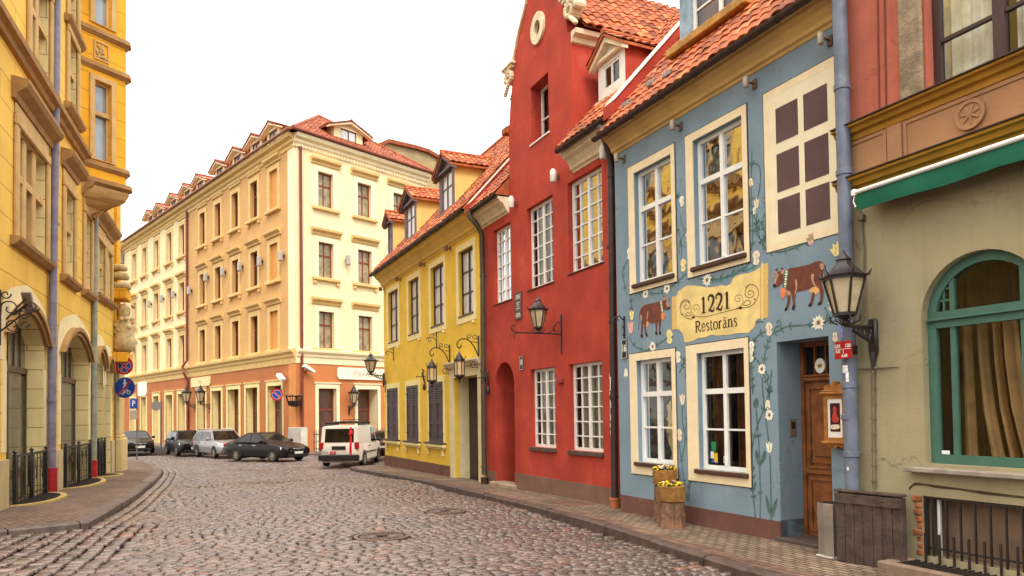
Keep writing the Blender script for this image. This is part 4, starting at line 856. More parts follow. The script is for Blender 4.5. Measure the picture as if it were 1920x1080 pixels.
for a, b, c0, d0 in WY:
    wn = window(ye, a, b, c0, d0, .1, [(.5, .07)], [(.34, .04), (.67, .04)], dark_frame, .065, .035, pane=pale_pane, deep=0, sill=(dark_frame, .04, .05, .01))
    t = MB(); ring(t, (a-.2, b+.2, c0-.24, d0+.2), (a, b, c0-.052, d0), -.02, 0); t.bevbox(b+.0, b+.09, -.1, 0, c0-.36, c0-.27, .03); t.build('surround', ycream, wn)
for a, b, c0, d0 in SY:
    sh = MB(); mid = (a+b)/2
    for x0, x1 in ((a, mid-.012), (mid+.012, b)):
        ring(sh, (x0, x1, c0, d0), (x0+.09, x1-.09, c0+.12, d0-.1), -.03, .02)
        sh.box(x0+.09, x1-.09, -.02, .01, c0+.62, c0+.72); sh.box(x0+.09, x1-.09, -.02, .01, c0+1.32, c0+1.42)
        sh.box(x0+.09, x1-.09, .008, .015, c0+.12, c0+1.32)
        z = c0+1.44
        while z < d0-.14: sh.add([(x0+.09, -.026, z), (x1-.09, -.026, z), (x1-.09, .012, z+.06), (x0+.09, .012, z+.06), (x0+.09, -.014, z-.008), (x1-.09, -.014, z-.008)], [(0, 1, 2, 3), (0, 1, 5, 4)]); z += .075
        z = c0+.14
        while z < c0+1.3: sh.box(x0+.09, x1-.09, .0, .012, z, z+.045); z += .06
    for z in (c0+.3, d0-.3): sh.box(a-.07, a+.12, -.042, -.03, z-.02, z+.02).box(b-.12, b+.07, -.042, -.03, z-.02, z+.02)
    so = sh.build('shutter', shut, ye)
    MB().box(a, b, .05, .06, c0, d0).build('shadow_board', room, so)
    t = MB(); ring(t, (a-.17, b+.17, c0-.0, d0+.2), (a, b, c0-.0, d0), -.02, 0); t.bevbox(a-.24, b+.24, -.14, 0, c0-.16, c0-.05, .02); t.bevbox(a-.2, b+.2, -.09, 0, c0-.22, c0-.16, .02)
    for x in (a-.08, b+.02): t.bevbox(x-.05, x+.05, -.08, 0, c0-.46, c0-.22, .03)
    t.build('surround', ycream, so); s = MB(); s.bevbox(a-.26, b+.26, -.16, 0, c0-.05, c0-.003, .008); s.build('sill', dark_frame, so)
grey_wood = M('dormer_wood', '#6a5f66', .65, .15, 4, .2, 40, .25)
for x0, x1, z0 in ((1.44, 2.94, 8.42), (-2.68, -1.12, 8.42), (-5.12, -4.32, 8.42)):
    dormer(ye, x0, x1, .2, z0, z0+1.46, .5 if x1-x0 > 1 else .3, M('dormer_cheek', '#dcc070', .8, .08, 2, .15, 30, .15), grey_wood, grey_wood, tile_or, .27 if x1-x0 > 1 else .15, (2, 2), .2, curtain=pale, pane=pale_pane)

# ================================================================ the corner house on the right (olive below, salmon above)
gr = thing('corner_house', 'olive grey house front with a green arched shop window, green awning and salmon upper storey', 'house', GREY.o, GREY.rz)
olive = M('olive_plaster', '#9d9172', .9, .14, .8, .3, 30, .4, grime=('#7f7558', 1.0, .75), spec=.2, crack=.8)
salmon = M('salmon_plaster', '#b0634f', .9, .14, 1.2, .3, 30, .4, grime=('#8f5546', 1.2, .6), spec=.2, crack=.7)
ochre = M('ochre_moulding', '#b07d28', .75, .15, 3, .2, 30, .2); clayp = M('clay_panel', '#a97c58', .85, .1, 2, .25, 30, .2)
grn = M('green_window_paint', '#44695a', .5, .1, 6, .15, 40, grime=('#2d5c4c', 3, .4))
GA = arch(.98, 2.26, 1.08, 2.67, .65, 18)
m = MB(); XR = 7.0
m.wall([(.0, -.7), (XR, -.7), (XR, 4.3), (.0, 4.3)], [GA, rect(.93, 3.2, .06, .72), arch(3.4, 4.7, 1.08, 2.67, .65)], 0, .16); m.build('wall', olive, gr)
m = MB(); m.wall([(.0, 4.3), (XR, 4.3), (XR, 9.5), (.0, 9.5)], [rect(1.13, 2.55, 5.02, 7.4), rect(3.6, 5.0, 5.02, 7.4)], 0, .2); body(m, .0, XR, -.7, 9.5, 9); m.build('upper_wall', salmon, gr)
for z0, h in ((4.98, .14), (4.32, .16)): c = MB(); c.profile([(0, z0-.02), (.04, z0-.02), (.05, z0+h*.3), (.1, z0+h*.4), (.12, z0+h*.75), (.17, z0+h*.8), (.17, z0+h), (0, z0+h+.02)], -.02, XR); co_ = c.build('cornice', ochre, gr); MB().box(-.01, XR, -.2, -.0, z0+h+.003, z0+h+.015).build('cornice_flashing', zinc_dark, co_)
c = MB(); c.box(0, XR, -.025, 0, 4.495, 4.96)
for x0, x1 in ((.0, .62), (.88, 2.6), (2.9, 4.6)): ring(c, (x0-.02, x1+.02, 4.52, 4.94), (x0+.015, x1-.015, 4.555, 4.905), -.04, -.025)
c.box(.66, .84, -.05, -.025, 4.5, 4.95); c.lathe([(.155, -.012), (.155, .02), (.12, .02), (.115, .005), (.0, .005)], 28, (0, 0, 0)); k0 = len(c.v)-5*28
for j in range(k0, len(c.v)): X, Y, Z_ = c.v[j]; c.v[j] = (1.62+X, -.03-Z_-.012, 4.735+Y)
for k in range(7):
    t = 2*PI*k/7+.3; c.tube([(1.62, -.05, 4.735), (1.62+.1*math.cos(t), -.048, 4.735+.1*math.sin(t))], [.02, .012], 5)
c.build('frieze', clayp, gr, smooth='auto')
w = MB(); pil = M('weathered_stone', '#8d7a62', .9, .3, 5, .8, 18, .5, grime=('#5e4c3c', 4, .7)); w.bevbox(.83, 1.11, -.05, .0, 5.137, 9.4, .015); w.build('stone_strip', pil, gr)
fb = M('brown_frame', '#3f2a26', .5, .15, 5, .1)
for a in (1.13, 3.6): window(gr, a, a+1.41, 5.02, 7.4, .12, [(.5, .12)], [(.3, .04)], fb, .09, .04, .06, curtain=M('lace', '#d6d2c8', .9, .25, 3, .1), drape='split')
# arched shop window
def arched(parent, x0, z0, zs, rise):
    x1 = x0+1.28; f = MB(); xm = (x0+x1)/2; o_ = arch(x0, x1, z0, zs, rise, 18); fw = .1
    i_ = arch(x0+fw, x1-fw, z0+fw, zs, rise-fw, 18); n = len(o_)
    V = [(p[0], y, p[1]) for y in (.1, .17) for pp in (o_, i_) for p in pp]
    f.add(V, [(i, (i+1) % n, n+(i+1) % n, n+i) for i in range(n)] + [(2*n+i, 2*n+(i+1) % n, 3*n+(i+1) % n, 3*n+i) for i in range(n)] + [(n+i, n+(i+1) % n, 3*n+(i+1) % n, 3*n+i) for i in range(n)])
    f.box(x0+fw, x1-fw, .09, .17, zs-.1, zs-.02); f.box(x0+fw, x1-fw, .1, .17, zs+.0, zs+.08)
    f.bevbox(x0+.02, x1-.02, .05, .16, zs-.02, zs+.0, .004)
    for x in (x0+.28, x1-.28):
        f.box(x-.028, x+.028, .11, .165, z0+fw, zs-.1); f.box(x-.025, x+.025, .11, .165, zs+.08, zs+rise*.72 if abs(x-xm) > .3 else zs+rise)
        s = -1 if x < xm else 1
        for z in (zs+.2, zs+.33): 
            xe = x+s*(.18 if z < zs+.25 else .1); f.box(min(x, xe), max(x, xe), .125, .155, z-.012, z+.012)
        f.box(x+s*.1-.01, x+s*.1+.01, .125, .155, zs+.08, zs+.32)
    o = f.build('window', grn, parent)
    g = MB(); g.flat(i_, .14); g.build('pane', glass_mat('shop_glass', (.86, .82, .76), -.035), o)
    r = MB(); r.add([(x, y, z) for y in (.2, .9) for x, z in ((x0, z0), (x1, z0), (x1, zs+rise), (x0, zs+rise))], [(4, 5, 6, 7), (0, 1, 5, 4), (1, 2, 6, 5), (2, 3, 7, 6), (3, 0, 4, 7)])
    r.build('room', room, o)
    cu = MB(); n = 60; V = []; 
    for (xa, xb, lean, ph) in ((x0+.20, x0+.29, .0, 0), (x0+.34, x0+.47, .16, 1), (x0+.54, x0+.60, .2, 2), (x0+.64, x0+.80, .24, 3), (x0+.93, x0+1.0, .1, 4), (x0+1.06, x0+1.2, .0, 5)):
        V = []; n = 14
        for i in range(n+1):
            q = i/n; l_ = 0; y = .40+.05*math.sin(q*9+ph)+.012*math.sin(q*31+ph*2)
            for z, l in ((z0+.0, 1.0), (z0+.12, .9), (z0+.6, .55), (z0+1.1, .25), (zs-.05, 0)):
                V.append((xa+(xb-xa)*q*(1+.35*l)+lean*l*l*.8, y+(.05*math.sin(q*20+ph) if z < z0+.1 else 0), z))
        cu.add(V, [(5*i+j, 5*i+5+j, 5*i+6+j, 5*i+1+j) for i in range(n) for j in range(4)]); curtain_mesh(cu, x0+.02, x1-.02, z0, zs+rise, .62, .05, 1, .17); cu.build('curtain', [M('satin_curtain', '#c9ac80', .6, .3, 2, .1), M('lining_curtain', '#6a4c36', .8, .3, 2, .1)], o, smooth=True)
    return o
wa = arched(gr, .98, 1.08, 2.67, .65); arched(gr, 3.4, 1.08, 2.67, .65)
t = MB(); t.box(1.09, 1.18, .118, .122, 1.185, 1.225); t.build('window_notice', M('notice', '#e8e8ea', .5, .05, 30, 0), wa)
s = MB(); s.bevbox(.80, 2.6, -.13, .1, .985, 1.04, .01); s.bevbox(3.2, 4.9, -.13, .1, .985, 1.04, .01); s.build('sill', M('slab_sill', '#8f8376', .8, .2, 5, .3), gr)
c = MB(); P_ = [(.78, .8), (.85, .86), (1.1, .85), (1.6, .83), (2.4, .8), (3.2, .8)]
for (x0, z0), (x1, z1) in zip(P_[:-1], P_[1:]): c.prism([(x0, z0-.03), ((x0+x1)/2, (z0+z1)/2-.018), (x1, z1-.03), (x1, z1), (x0, z0)], -.008, 0, 'y')
c.build('broken_edge', M('broken_edge', '#4b382c', .95, .3, 8, .8), gr)
bk = MB(); random.seed(5)
for k in range(9): z = .05+k*.075; bk.bevbox(.84+random.uniform(-.03, .02), .925, -.012+random.uniform(-.015, .01), .03, z, z+.066, .01)
bk.build('bare_brick', M('bare_brick', '#9a5a38', .9, .5, 9, .6, 20, grime=('#c9b8a0', 6, .6)), gr)
cw_ = MB(); cw_.add([(x, y, z) for y in (.16, .3) for x, z in ((.93, .06), (3.2, .06), (3.2, .72), (.93, .72))], [(4, 5, 6, 7), (0, 1, 5, 4), (1, 2, 6, 5), (2, 3, 7, 6), (3, 0, 4, 7)]); co = cw_.build('cellar_window', M('cellar_board', '#7d6552', .7, .2, 3, .2, 20, .3), gr)
b = MB()
for k in range(14): x = 1.02+k*.155; b.box(x-.009, x+.009, .03, .05, .06, .72)
b.box(.93, 3.2, .025, .055, .69, .72); b.box(.935, .965, .02, .06, .06, .69); b.box(.93, 3.2, .028, .052, .14, .16); b.build('bars', iron, co); MB().box(1.03, 1.06, .1, .13, .06, .68).build('post', white, co)
gtr = MB()
for k in range(30): x = .88+k*.075; gtr.box(x-.008, x+.008, -.36, .0, -.02, .0)
for k in range(14): x = .98+k*.16; gtr.box(x-.01, x+.01, -.05, -.03, 0, .32)
gtr.box(.86, 3.2, -.385, -.36, -.03, .002); gtr.box(.85, .875, -.36, 0, -.03, .002); go = gtr.build('cellar_grate', iron, gr)
k_ = MB(); k_.bevbox(.72, 3.3, -.5, -.39, -.3, .015, .015); k_.bevbox(.72, .845, -.388, 0, -.3, .015, .015); k_.box(.85, 3.2, -.385, 0, -.3, -.25, 1); k_.build('kerb_frame', [M('grate_kerb', '#7c6756', .8, .2, 4, .5), room], go)
aw = MB()
V = []; n = 24; UA, ZA = wallpt(GREY, 1602, 362, .31)
for i in range(n+1):
    x = UA+.02+(XR-.2-UA)*i/n
    sw = .012*math.sin(i*1.7)
    V += [(x, -.31, ZA-.02), (x, -.315+sw, ZA-.12+.003*math.sin(i*2.1)), (x, -.30+sw*1.6, ZA-.215+.01*math.sin(i*1.3))]
aw.add(V, [(3*i+j, 3*i+3+j, 3*i+4+j, 3*i+1+j) for i in range(n) for j in (0, 1)])
aw.add([(UA+.02, -.31, ZA-.02), (XR-.12, -.31, ZA-.02), (XR-.12, -.02, 4.29), (UA+.02, -.02, 4.29)], [(0, 1, 2, 3)])
ao = aw.build('awning', M('awning_green', '#0c5f45', .75, .12, 3, .15, 60, .2), gr, smooth=True)
b = MB(); b.tube([(UA, -.315, ZA), (XR-.1, -.315, ZA)], .026, 10); b.lathe([(.0, -.05), (.034, -.03), (.034, .03), (0, .05)], 8, (UA, -.315, ZA)); b.tube([(UA+.01, -.32, ZA-.02), (UA-.01, -.32, ZA-.1), (UA+.02, -.32, ZA-.17)], .008, 5); b.build('awning_bar', white, ao, smooth='auto')
pipe_b = M('downpipe_blue', '#646b7a', .5, .2, 4, .12, 40, .2, grime=('#9aa3ae', 3, .5))
P = pipe_at(GREY, [(1571, -60, .14), (1577, 100, .14), (1585, 400, .14), (1590, 600, .14), (1597, 850, .14), (1598, 905, .14)], 0); P.append((P[-1][0], P[-1][1], -.1))
pb = downpipe(gr, P, .085, pipe_b, [(P[2][0]+.0, P[2][1], z) for z in (5.62, 4.57)] + [(P[3][0], P[3][1], 1.98), (P[4][0]-.02, P[4][1], 1.6), (P[4][0], P[4][1], 1.15)])
st = MB()
for (a0, a1, z0, z1, cc) in ((3.6, 4.7, 2.56, 2.70, 0), (4.4, 5.2, 2.13, 2.22, 1), (4.9, 5.3, 2.02, 2.14, 1), (4.7, 5.0, .96, 1.0, 1)):
    V = [(P[3][0]+.0875*math.cos(a0+(a1-a0)*j/5), P[3][1]+.0875*math.sin(a0+(a1-a0)*j/5), z) for j in range(6) for z in (z0, z1)]; st.add(V, [(2*j, 2*j+2, 2*j+3, 2*j+1) for j in range(5)], cc)
st.build('stickers', [M('sticker_violet', '#7d7fc4', .5, .5, 60, 0), M('sticker_white', '#dcdad6', .5, .3, 40, 0)], pb)
cdt = MB()
P1 = pipe_at(GREY, [(1613, 395, .03), (1615, 410, .03), (1620, 470, .03), (1622, 600, .03)], 0); cdt.tube(P1, .01, 6); cdt.bevbox(P1[1][0]-.03, P1[1][0]+.04, -.06, 0, P1[1][2]-.03, P1[1][2]+.05, .01)
x0, z0 = wallpt(GREY, 1640, 655); x1, z1 = wallpt(GREY, 1642, 915); cdt.tube([(x0, -.03, z0), (x1, -.03, z1)], .02, 8)
for k in range(9): zz = z0+(z1-z0)*(k+.5)/9; cdt.lathe([(.03, -.008), (.03, .008)], 8, (x0+(x1-x0)*(k+.5)/9, -.03, zz))
xa, za = wallpt(GREY, 1612, 692); xb, zb = wallpt(GREY, 1688, 688); cdt.tube([(xa, -.02, za), (x0, -.035, (za+zb)/2), (xb, -.02, zb)], [.006, .018, .005], 6)
cdt.build('conduit', M('conduit', '#6f6450', .6, .2, 6, .1), gr, smooth='auto')
cdt = MB()
for px in (1646, 1659): 
    a_ = wallpt(GREY, px, -30); b_ = wallpt(GREY, px+4, 215); cdt.tube([(a_[0], -.012, a_[1]), (b_[0], -.012, b_[1])], .009, 6)
cdt.build('cable', M('cable_red', '#6e3229', .6, .1), gr)
# ================================================================ the hotel on the corner across the square
def masonry(name, col, joint, w, h, rough=.85, streak=.0):
    if name in MATS: return MATS[name]
    m = M(name, col, rough, .09, .9, 0, 30, streak or .15); t = m.node_tree; N = t.nodes; L = t.links; b = N['Principled BSDF']
    src = b.inputs['Base Color'].links[0].from_socket
    tc = N.new('ShaderNodeTexCoord'); sp = N.new('ShaderNodeSeparateXYZ'); L.new(tc.outputs['Object'], sp.inputs[0]); cb = N.new('ShaderNodeCombineXYZ')
    ad = N.new('ShaderNodeMath'); ad.operation = 'ADD'; L.new(sp.outputs[0], ad.inputs[0]); L.new(sp.outputs[1], ad.inputs[1]); L.new(ad.outputs[0], cb.inputs[0]); L.new(sp.outputs[2], cb.inputs[1])
    br = N.new('ShaderNodeTexBrick'); br.inputs['Scale'].default_value = 1; br.inputs['Brick Width'].default_value = w; br.inputs['Row Height'].default_value = h; br.inputs['Mortar Size'].default_value = .012; br.inputs['Mortar Smooth'].default_value = .2
    L.new(cb.outputs[0], br.inputs['Vector']); x = N.new('ShaderNodeMix'); x.data_type = 'RGBA'; L.new(br.outputs['Fac'], x.inputs['Factor']); L.new(src, x.inputs[6]); x.inputs[7].default_value = lin(joint); L.new(x.outputs[2], b.inputs['Base Color'])
    iv = N.new('ShaderNodeMath'); iv.operation = 'SUBTRACT'; iv.inputs[0].default_value = 1; L.new(br.outputs['Fac'], iv.inputs[1]); n = N.new('ShaderNodeTexNoise'); n.inputs['Scale'].default_value = 30; L.new(tc.outputs['Object'], n.inputs['Vector'])
    mm = N.new('ShaderNodeMath'); mm.operation = 'MULTIPLY_ADD'; mm.inputs[1].default_value = .25; L.new(n.outputs['Fac'], mm.inputs[0]); L.new(iv.outputs[0], mm.inputs[2])
    bp = N.new('ShaderNodeBump'); bp.inputs['Strength'].default_value = .35; bp.inputs['Distance'].default_value = .02; L.new(mm.outputs[0], bp.inputs['Height']); L.new(bp.outputs['Normal'], b.inputs['Normal'])
    return m
ho = thing('hotel', 'large cream and orange corner hotel with a red hipped roof and a row of dormers', 'building', HOTR.o, HOTR.rz)
def in_hotl(o):           # parts of the long side front, given in its own directions
    o.rotation_euler = (0, 0, HOTL.rz-HOTR.rz); return o
h_ochre = M('hotel_ochre', '#c99d63', .85, .05, .5, .15, 20, .1); h_pale = M('hotel_pale', '#ead6a8', .85, .05, .5, .15, 20, .1); h_cream = M('hotel_cream', '#e8d8ae', .85, .05, .5, .15, 20, .12, grime=('#dcb878', .5, .4))
h_or = M('hotel_orange', '#b06c40', .85, .08, .5, .15, 20, .12); h_trim = M('hotel_trim', '#f0e2bd', .8, .05, 2, .1, 20, .1); h_trim2 = M('hotel_trim_tan', '#d9b678', .8, .08, 2, .1, 20, .1)
h_brown = M('hotel_brown', '#7a3a2a', .6, .15, 4, .1); hglass = M('hotel_glass', '#3a2822', .3, .35, 1.2, .0, spec=.25); hcurt = M('hotel_glass_curtain', '#8f8262', .15, .35, 2.5, 0, spec=.6)
ZB, ZT = -.9, 18.6
CL = [-6.0, -9.2, -12.45, -15.6]; CF = [-20.2, -23.4, -26.9, -30.4, -33.7]; ROWS = [(5.86, 8.3), (10.2, 12.55), (14.7, 17.2)]
SHN = [(-3.95, -1.95), (-7.42, -5.5), (-10.6, -8.6), (-13.7, -11.8), (-16.75, -15.0)]; SHF = [(-21.2, -19.5), (-24.4, -22.6), (-27.8, -26.2), (-31.5, -29.9), (-34.9, -33.4)]
def hwin(c, w, z0, z1, far, side, d=.22):
    fr = MB(); a, b = c-w/2, c+w/2; ring(fr, (a, b, z0, z1), (a+.07, b-.07, z0+.07, z1-.07), d, d+.06); fr.box(c-.035, c+.035, d+.004, d+.056, z0+.07, z1-.07)
    zt = z0+(z1-z0)*.64
    fr.box(a+.07, c-.035, d+.002, d+.058, zt-.05, zt+.05).box(c+.035, b-.07, d+.002, d+.058, zt-.05, zt+.05)
    o = fr.build('window', h_brown, ho); g = MB(); g.box(a+.03, b-.03, d+.035, d+.045, z0+.03, z1-.03); g.build('pane', hglass if side else hcurt, o)
    t = MB(); tr = .3
    ring(t, (a-tr, b+tr, z0-(.0), z1+tr), (a, b, z0, z1), -.05, 0)
    zh = z1+tr
    if z0 < 14 or not side: t.profile([(0, zh+.12), (.08, zh+.12), (.1, zh+.25), (.28, zh+.36), (.3, zh+.5), (0, zh+.55)], a-.5, b+.5, 1)
    else: t.profile([(0, zh+.2), (.08, zh+.2), (.1, zh+.3), (.16, zh+.4), (.16, zh+.5), (0, zh+.52)], a-.45, b+.45, 1)
    t.bevbox(a-.42, b+.42, -.22, 0, z0-.2, z0, .03, 1)
    if 9 < z0 < 13 or side and z0 > 13:
        for x in (a-.28, b+.28): t.bevbox(x-.1, x+.1, -.15, 0, z0-.42, z0-.2, .03, 1)
    t.build('surround', [h_trim2 if side else h_trim, h_trim2], o)
    return in_hotl(o) if side else o
def shop(a, b, z1, side, d, trim):
    m_ = MB(); ring(m_, (a-.22, b+.22, ZB, z1+.26), (a, b, ZB, z1), -.06, 0); m_.profile([(0, z1+.26), (.1, z1+.28), (.12, z1+.36), (0, z1+.38)], a-.3, b+.3)
    m_.add([(a, 0, ZB), (a, d, ZB), (a, d, z1), (a, 0, z1), (b, 0, ZB), (b, d, ZB), (b, d, z1), (b, 0, z1)], [(0, 1, 2, 3), (4, 5, 6, 7), (3, 2, 6, 7)])
    o = m_.build('shop_window', trim, ho); f = MB(); ring(f, (a, b, ZB, z1), (a+.1, b-.1, ZB+.1, z1-.1), d-.05, d); f.box(a+.1, b-.1, d-.04, d, 2.0, 2.14); f.build('frame', h_brown, o)
    g = MB(); g.box(a, b, d+.0, d+.02, ZB, z1); g.build('pane', M('shop_pane', '#5a4034', .25, .4, .8, 0, spec=.3), o)
    return in_hotl(o) if side else o
m = MB()
hn = [rect(c-.57, c+.57, z0, z1) for c in CL for z0, z1 in ROWS] + [rect(-3.6, -2.4, z0, z1) for z0, z1 in ROWS]
m.wall([(-18.7, 5.0), (0, 5.0), (0, ZT), (-18.7, ZT)], hn, 0, .25); in_hotl(m.build('side_wall', h_ochre, ho))
m = MB()
for z0, z1 in ROWS: m.box(-3.6, -2.4, .13, .2, z0, z1)
in_hotl(m.build('blind_recess', M('blind_recess', '#cf9350', .85, .05), ho))
for z0, z1 in ROWS:
    t = MB(); a, b = -3.6, -2.4; ring(t, (a-.3, b+.3, z0, z1+.3), (a, b, z0, z1), -.05, 0); zh = z1+.3; t.profile([(0, zh+.12), (.08, zh+.12), (.1, zh+.25), (.28, zh+.36), (.3, zh+.5), (0, zh+.55)], a-.5, b+.5); t.bevbox(a-.42, b+.42, -.22, 0, z0-.2, z0, .03)
    in_hotl(t.build('blind_surround', h_trim2, ho))
m = MB(); m.wall([(-37.2, 5.0), (-18.7, 5.0), (-18.7, ZT), (-37.2, ZT)], [rect(c-.57, c+.57, z0, z1) for c in CF for z0, z1 in ROWS], 0, .25); in_hotl(m.build('far_side_wall', h_pale, ho))
m = MB(); m.wall([(-37.2, ZB), (0, ZB), (0, 5.0), (-37.2, 5.0)], [rect(a, b, ZB+.01, 3.62) for a, b in SHN+SHF], 0, .05); in_hotl(m.build('side_shop_wall', h_or, ho))
CR = [2.12, 5.07, 8.02]
m = MB(); m.wall([(0, 5.0), (10.3, 5.0), (10.3, ZT), (0, ZT)], [rect(c-.55, c+.55, z0-.02, z1) for c in CR for z0, z1 in ((5.87, 8.12), (10.22, 12.4), (14.57, 16.76))], 0, .25); m.build('front_wall', h_cream, ho)
m = MB(); m.wall([(0, ZB), (10.3, ZB), (10.3, 5.0), (0, 5.0)], [rect(1.5, 2.8, ZB+.01, 3.38), rect(4.4, 6.0, ZB+.01, 3.38), rect(7.3, 8.7, ZB+.01, 3.38)], 0, .05); m.build('front_shop_wall', M('hotel_orange_front', '#c07848', .85, .08, .5, .15, 20, .12), ho)
for c in CL:
    for z0, z1 in ROWS: hwin(c, 1.14, z0, z1, 0, 1)
for c in CF:
    for z0, z1 in ROWS: hwin(c, 1.14, z0, z1, 1, 1)
for c in CR:
    for z0, z1 in ((5.85, 8.12), (10.2, 12.4), (14.55, 16.76)): hwin(c, 1.1, z0, z1, 0, 0)
for a, b in SHN+SHF: shop(a, b, 3.62, 1, .5, M('shop_trim_yellow', '#ead596', .8, .06, 2, .1, 20, .1))
shop(1.5, 2.8, 3.38, 0, .35, h_trim); shop(4.4, 6.0, 3.38, 0, .9, h_trim); shop(7.3, 8.7, 3.38, 0, .4, h_trim)
band = [(0, 4.85), (.05, 4.87), (.07, 5.2), (.14, 5.28), (.16, 5.42), (.3, 5.55), (.32, 5.68), (0, 5.75)]
b = MB(); b.profile(band, -37.2, 0.0); in_hotl(b.build('storey_band', h_trim2, ho)); b = MB(); b.profile(band, -.0, 10.3); b.build('storey_band', h_trim, ho)
top = [(0, 17.85), (.06, 17.87), (.08, 18.05), (.2, 18.15), (.22, 18.3), (.42, 18.4), (.5, 18.6), (0, 18.65)]
b = MB(); b.profile(top, -37.4, 0.1); in_hotl(b.build('cornice', h_trim2, ho)); b = MB(); b.profile(top, -.12, 10.5)
for k in range(44): b.box(.15+k*.235, .26+k*.235, -.14, -.06, 17.9, 18.05)
b.build('cornice', h_trim, ho)
b = MB(); b.box(-.95, -.02, -.03, 0, 5.75, 17.85); b.box(-.95, -.02, -.03, 0, ZB, 4.85, 1); in_hotl(b.build('corner_strip', [h_trim, M('corner_strip_orange', '#d08a4a', .8, .06)], ho))
b = MB(); b.tube([(.32, -.1, 17.9), (.34, -.1, ZB)], .09, 8); b.build('downpipe', h_brown, ho)
b = MB(); b.tube([(-18.75, -.12, 18.0), (-18.75, -.12, 6.2), (-19.0, -.4, 5.7), (-18.6, -.4, 5.2), (-18.6, -.12, 4.6), (-18.6, -.12, ZB)], .1, 8); in_hotl(b.build('downpipe', h_brown, ho))
gb = MB(); gb.tube([(-.5, -.55, 18.72), (10.9, -.55, 18.72)], .1, 8); gb.build('gutter', h_brown, ho); gb = MB(); gb.tube([(-37.5, -.55, 18.72), (.5, -.55, 18.72)], .1, 8); in_hotl(gb.build('gutter', M('hotel_gutter', '#8a5a3c', .6, .1), ho))
# hipped roof, in the front's own axes
dL = (math.cos(HOTL.rz-HOTR.rz), math.sin(HOTL.rz-HOTR.rz)); E0 = (-.45, -.55); ER = (10.85, -.55); AP = (5.0, 5.0); zE, zA = 18.72, 22.6
def onL(u, y): return (u*dL[0]-y*dL[1], u*dL[1]+y*dL[0])
FL = onL(-37.6, -.55); RL = onL(-37.6, 5.2); BL_ = onL(-37.6, 11)
r = MB(); pw = math.atan2(zA-zE, 5.55); cp_, sp_ = math.cos(pw), math.sin(pw)
tiles(r, lambda a, s, h: (a, -.55+s*cp_-h*sp_, zE+s*sp_+h*cp_), -.45, 10.85, 0, 6.77, tw=.26, rl=.36, amp=.05, keep=lambda a, s: (-.35+s*cp_*.97) < a < (10.75-s*cp_*1.03))
r.add([(*E0, zE-.03), (*ER, zE-.03), (*AP, zA-.03), (*FL, zE-.03), (*RL, zA-.03), (10.9, 11, zE), (*BL_, zE)], [(0, 1, 2), (0, 2, 4, 3), (1, 5, 2), (2, 5, 6, 4)])
for a, b_ in ((E0, AP), (ER, AP)): r.tube([(*a, zE+.05), (*b_, zA+.05)], .12, 8)
r.tube([(*AP, zA+.03), (*RL, zA+.03)], .12, 8); r.build('roof', tile_rd, ho, smooth='auto')
bw_ = MB(); bw_.add([(*onL(-37.2, 0), ZB), (*onL(-37.2, 11), ZB), (*onL(-37.2, 11), 18.7), (*onL(-37.2, 0), 18.7), (10.3, 0, ZB), (10.3, 11, ZB), (10.3, 11, 18.7), (10.3, 0, 18.7)], [(0, 1, 2, 3), (4, 5, 6, 7), (1, 5, 6, 2)]); bw_.build('rear_wall', h_cream, ho)
dormer(ho, 3.15, 5.35, .5, 19.3, 20.25, .42, h_pale, h_cream, h_brown, tile_rd, .5, (2, 1), .6, curtain=sheer, ped=h_trim, slope=.7, wz=(.08, .06), fwd=.4)
dmx = [496.7, 465, 430.7, 398, 362, 338, 313, 288, 270]; dmy = [250, 272, 294, 316, 342, 358, 376, 392, 404]
proto = None; first = None
for px, py in zip(dmx, dmy):
    u = wallpt(HOTL, px, py)[0]
    o = dormer(ho, -.95, .95, .55, 19.15, 20.3, .4, h_pale, h_cream, h_brown, tile_rd, .35, (2, 1), .45, curtain=pale, ped=h_trim, slope=.7, wz=(.1, .1), fwd=.4, tile=px > 390)
    wn = [c for c in ho.children if c.name.startswith('dormer_window')][-1]
    for q in (o, wn): q.rotation_euler = (0, 0, HOTL.rz-HOTR.rz); q.location = (u*dL[0], u*dL[1], 0)
# name boards
def board(name, label, F, u0, u1, z0, z1, txt, size, w=.12, sx=1.0, cl='#efe6cf', ink_='#8d7a5a', wav=True):
    o = thing(name, label, 'sign', F.at((u0+u1)/2, 0, (z0+z1)/2), F.rz); a, b_ = (u1-u0)/2, (z1-z0)/2; P = [(-a+.12, -b_), (a-.12, -b_), (a, -b_+.16), (a, b_-.16), (a-.12, b_), (-a+.12, b_), (-a, b_-.16), (-a, -b_+.16)]
    t = MB(); t.prism(P, -w, -.02, 'y'); t.build('board', M('signboard'+cl[1:], cl, .5, .05), o)
    if txt: text_mesh(txt, size, M('sign_ink'+ink_[1:], ink_, .6, 0, bump=0), o, 0, -w-.004, 0, sx=sx)
    return o
board('signboard', 'long cream signboard with grey lettering above the hotel corner door', HOTR, 2.85, 7.2, 3.98, 4.72, 'Pavvech', .55, ink_='#a39886', sx=1.1)
board('signboard', 'faded cream name board on the long orange hotel front beside the downpipe', HOTL, -17.9, -13.9, 4.05, 4.75, 'Pavv', .38, cl='#e6cf98', ink_='#9a7a4c')
board('signboard', 'square white notice board at the far end of the orange hotel front', HOTL, -32.2, -29.6, 3.75, 5.0, '', .3, cl='#efe9dc')
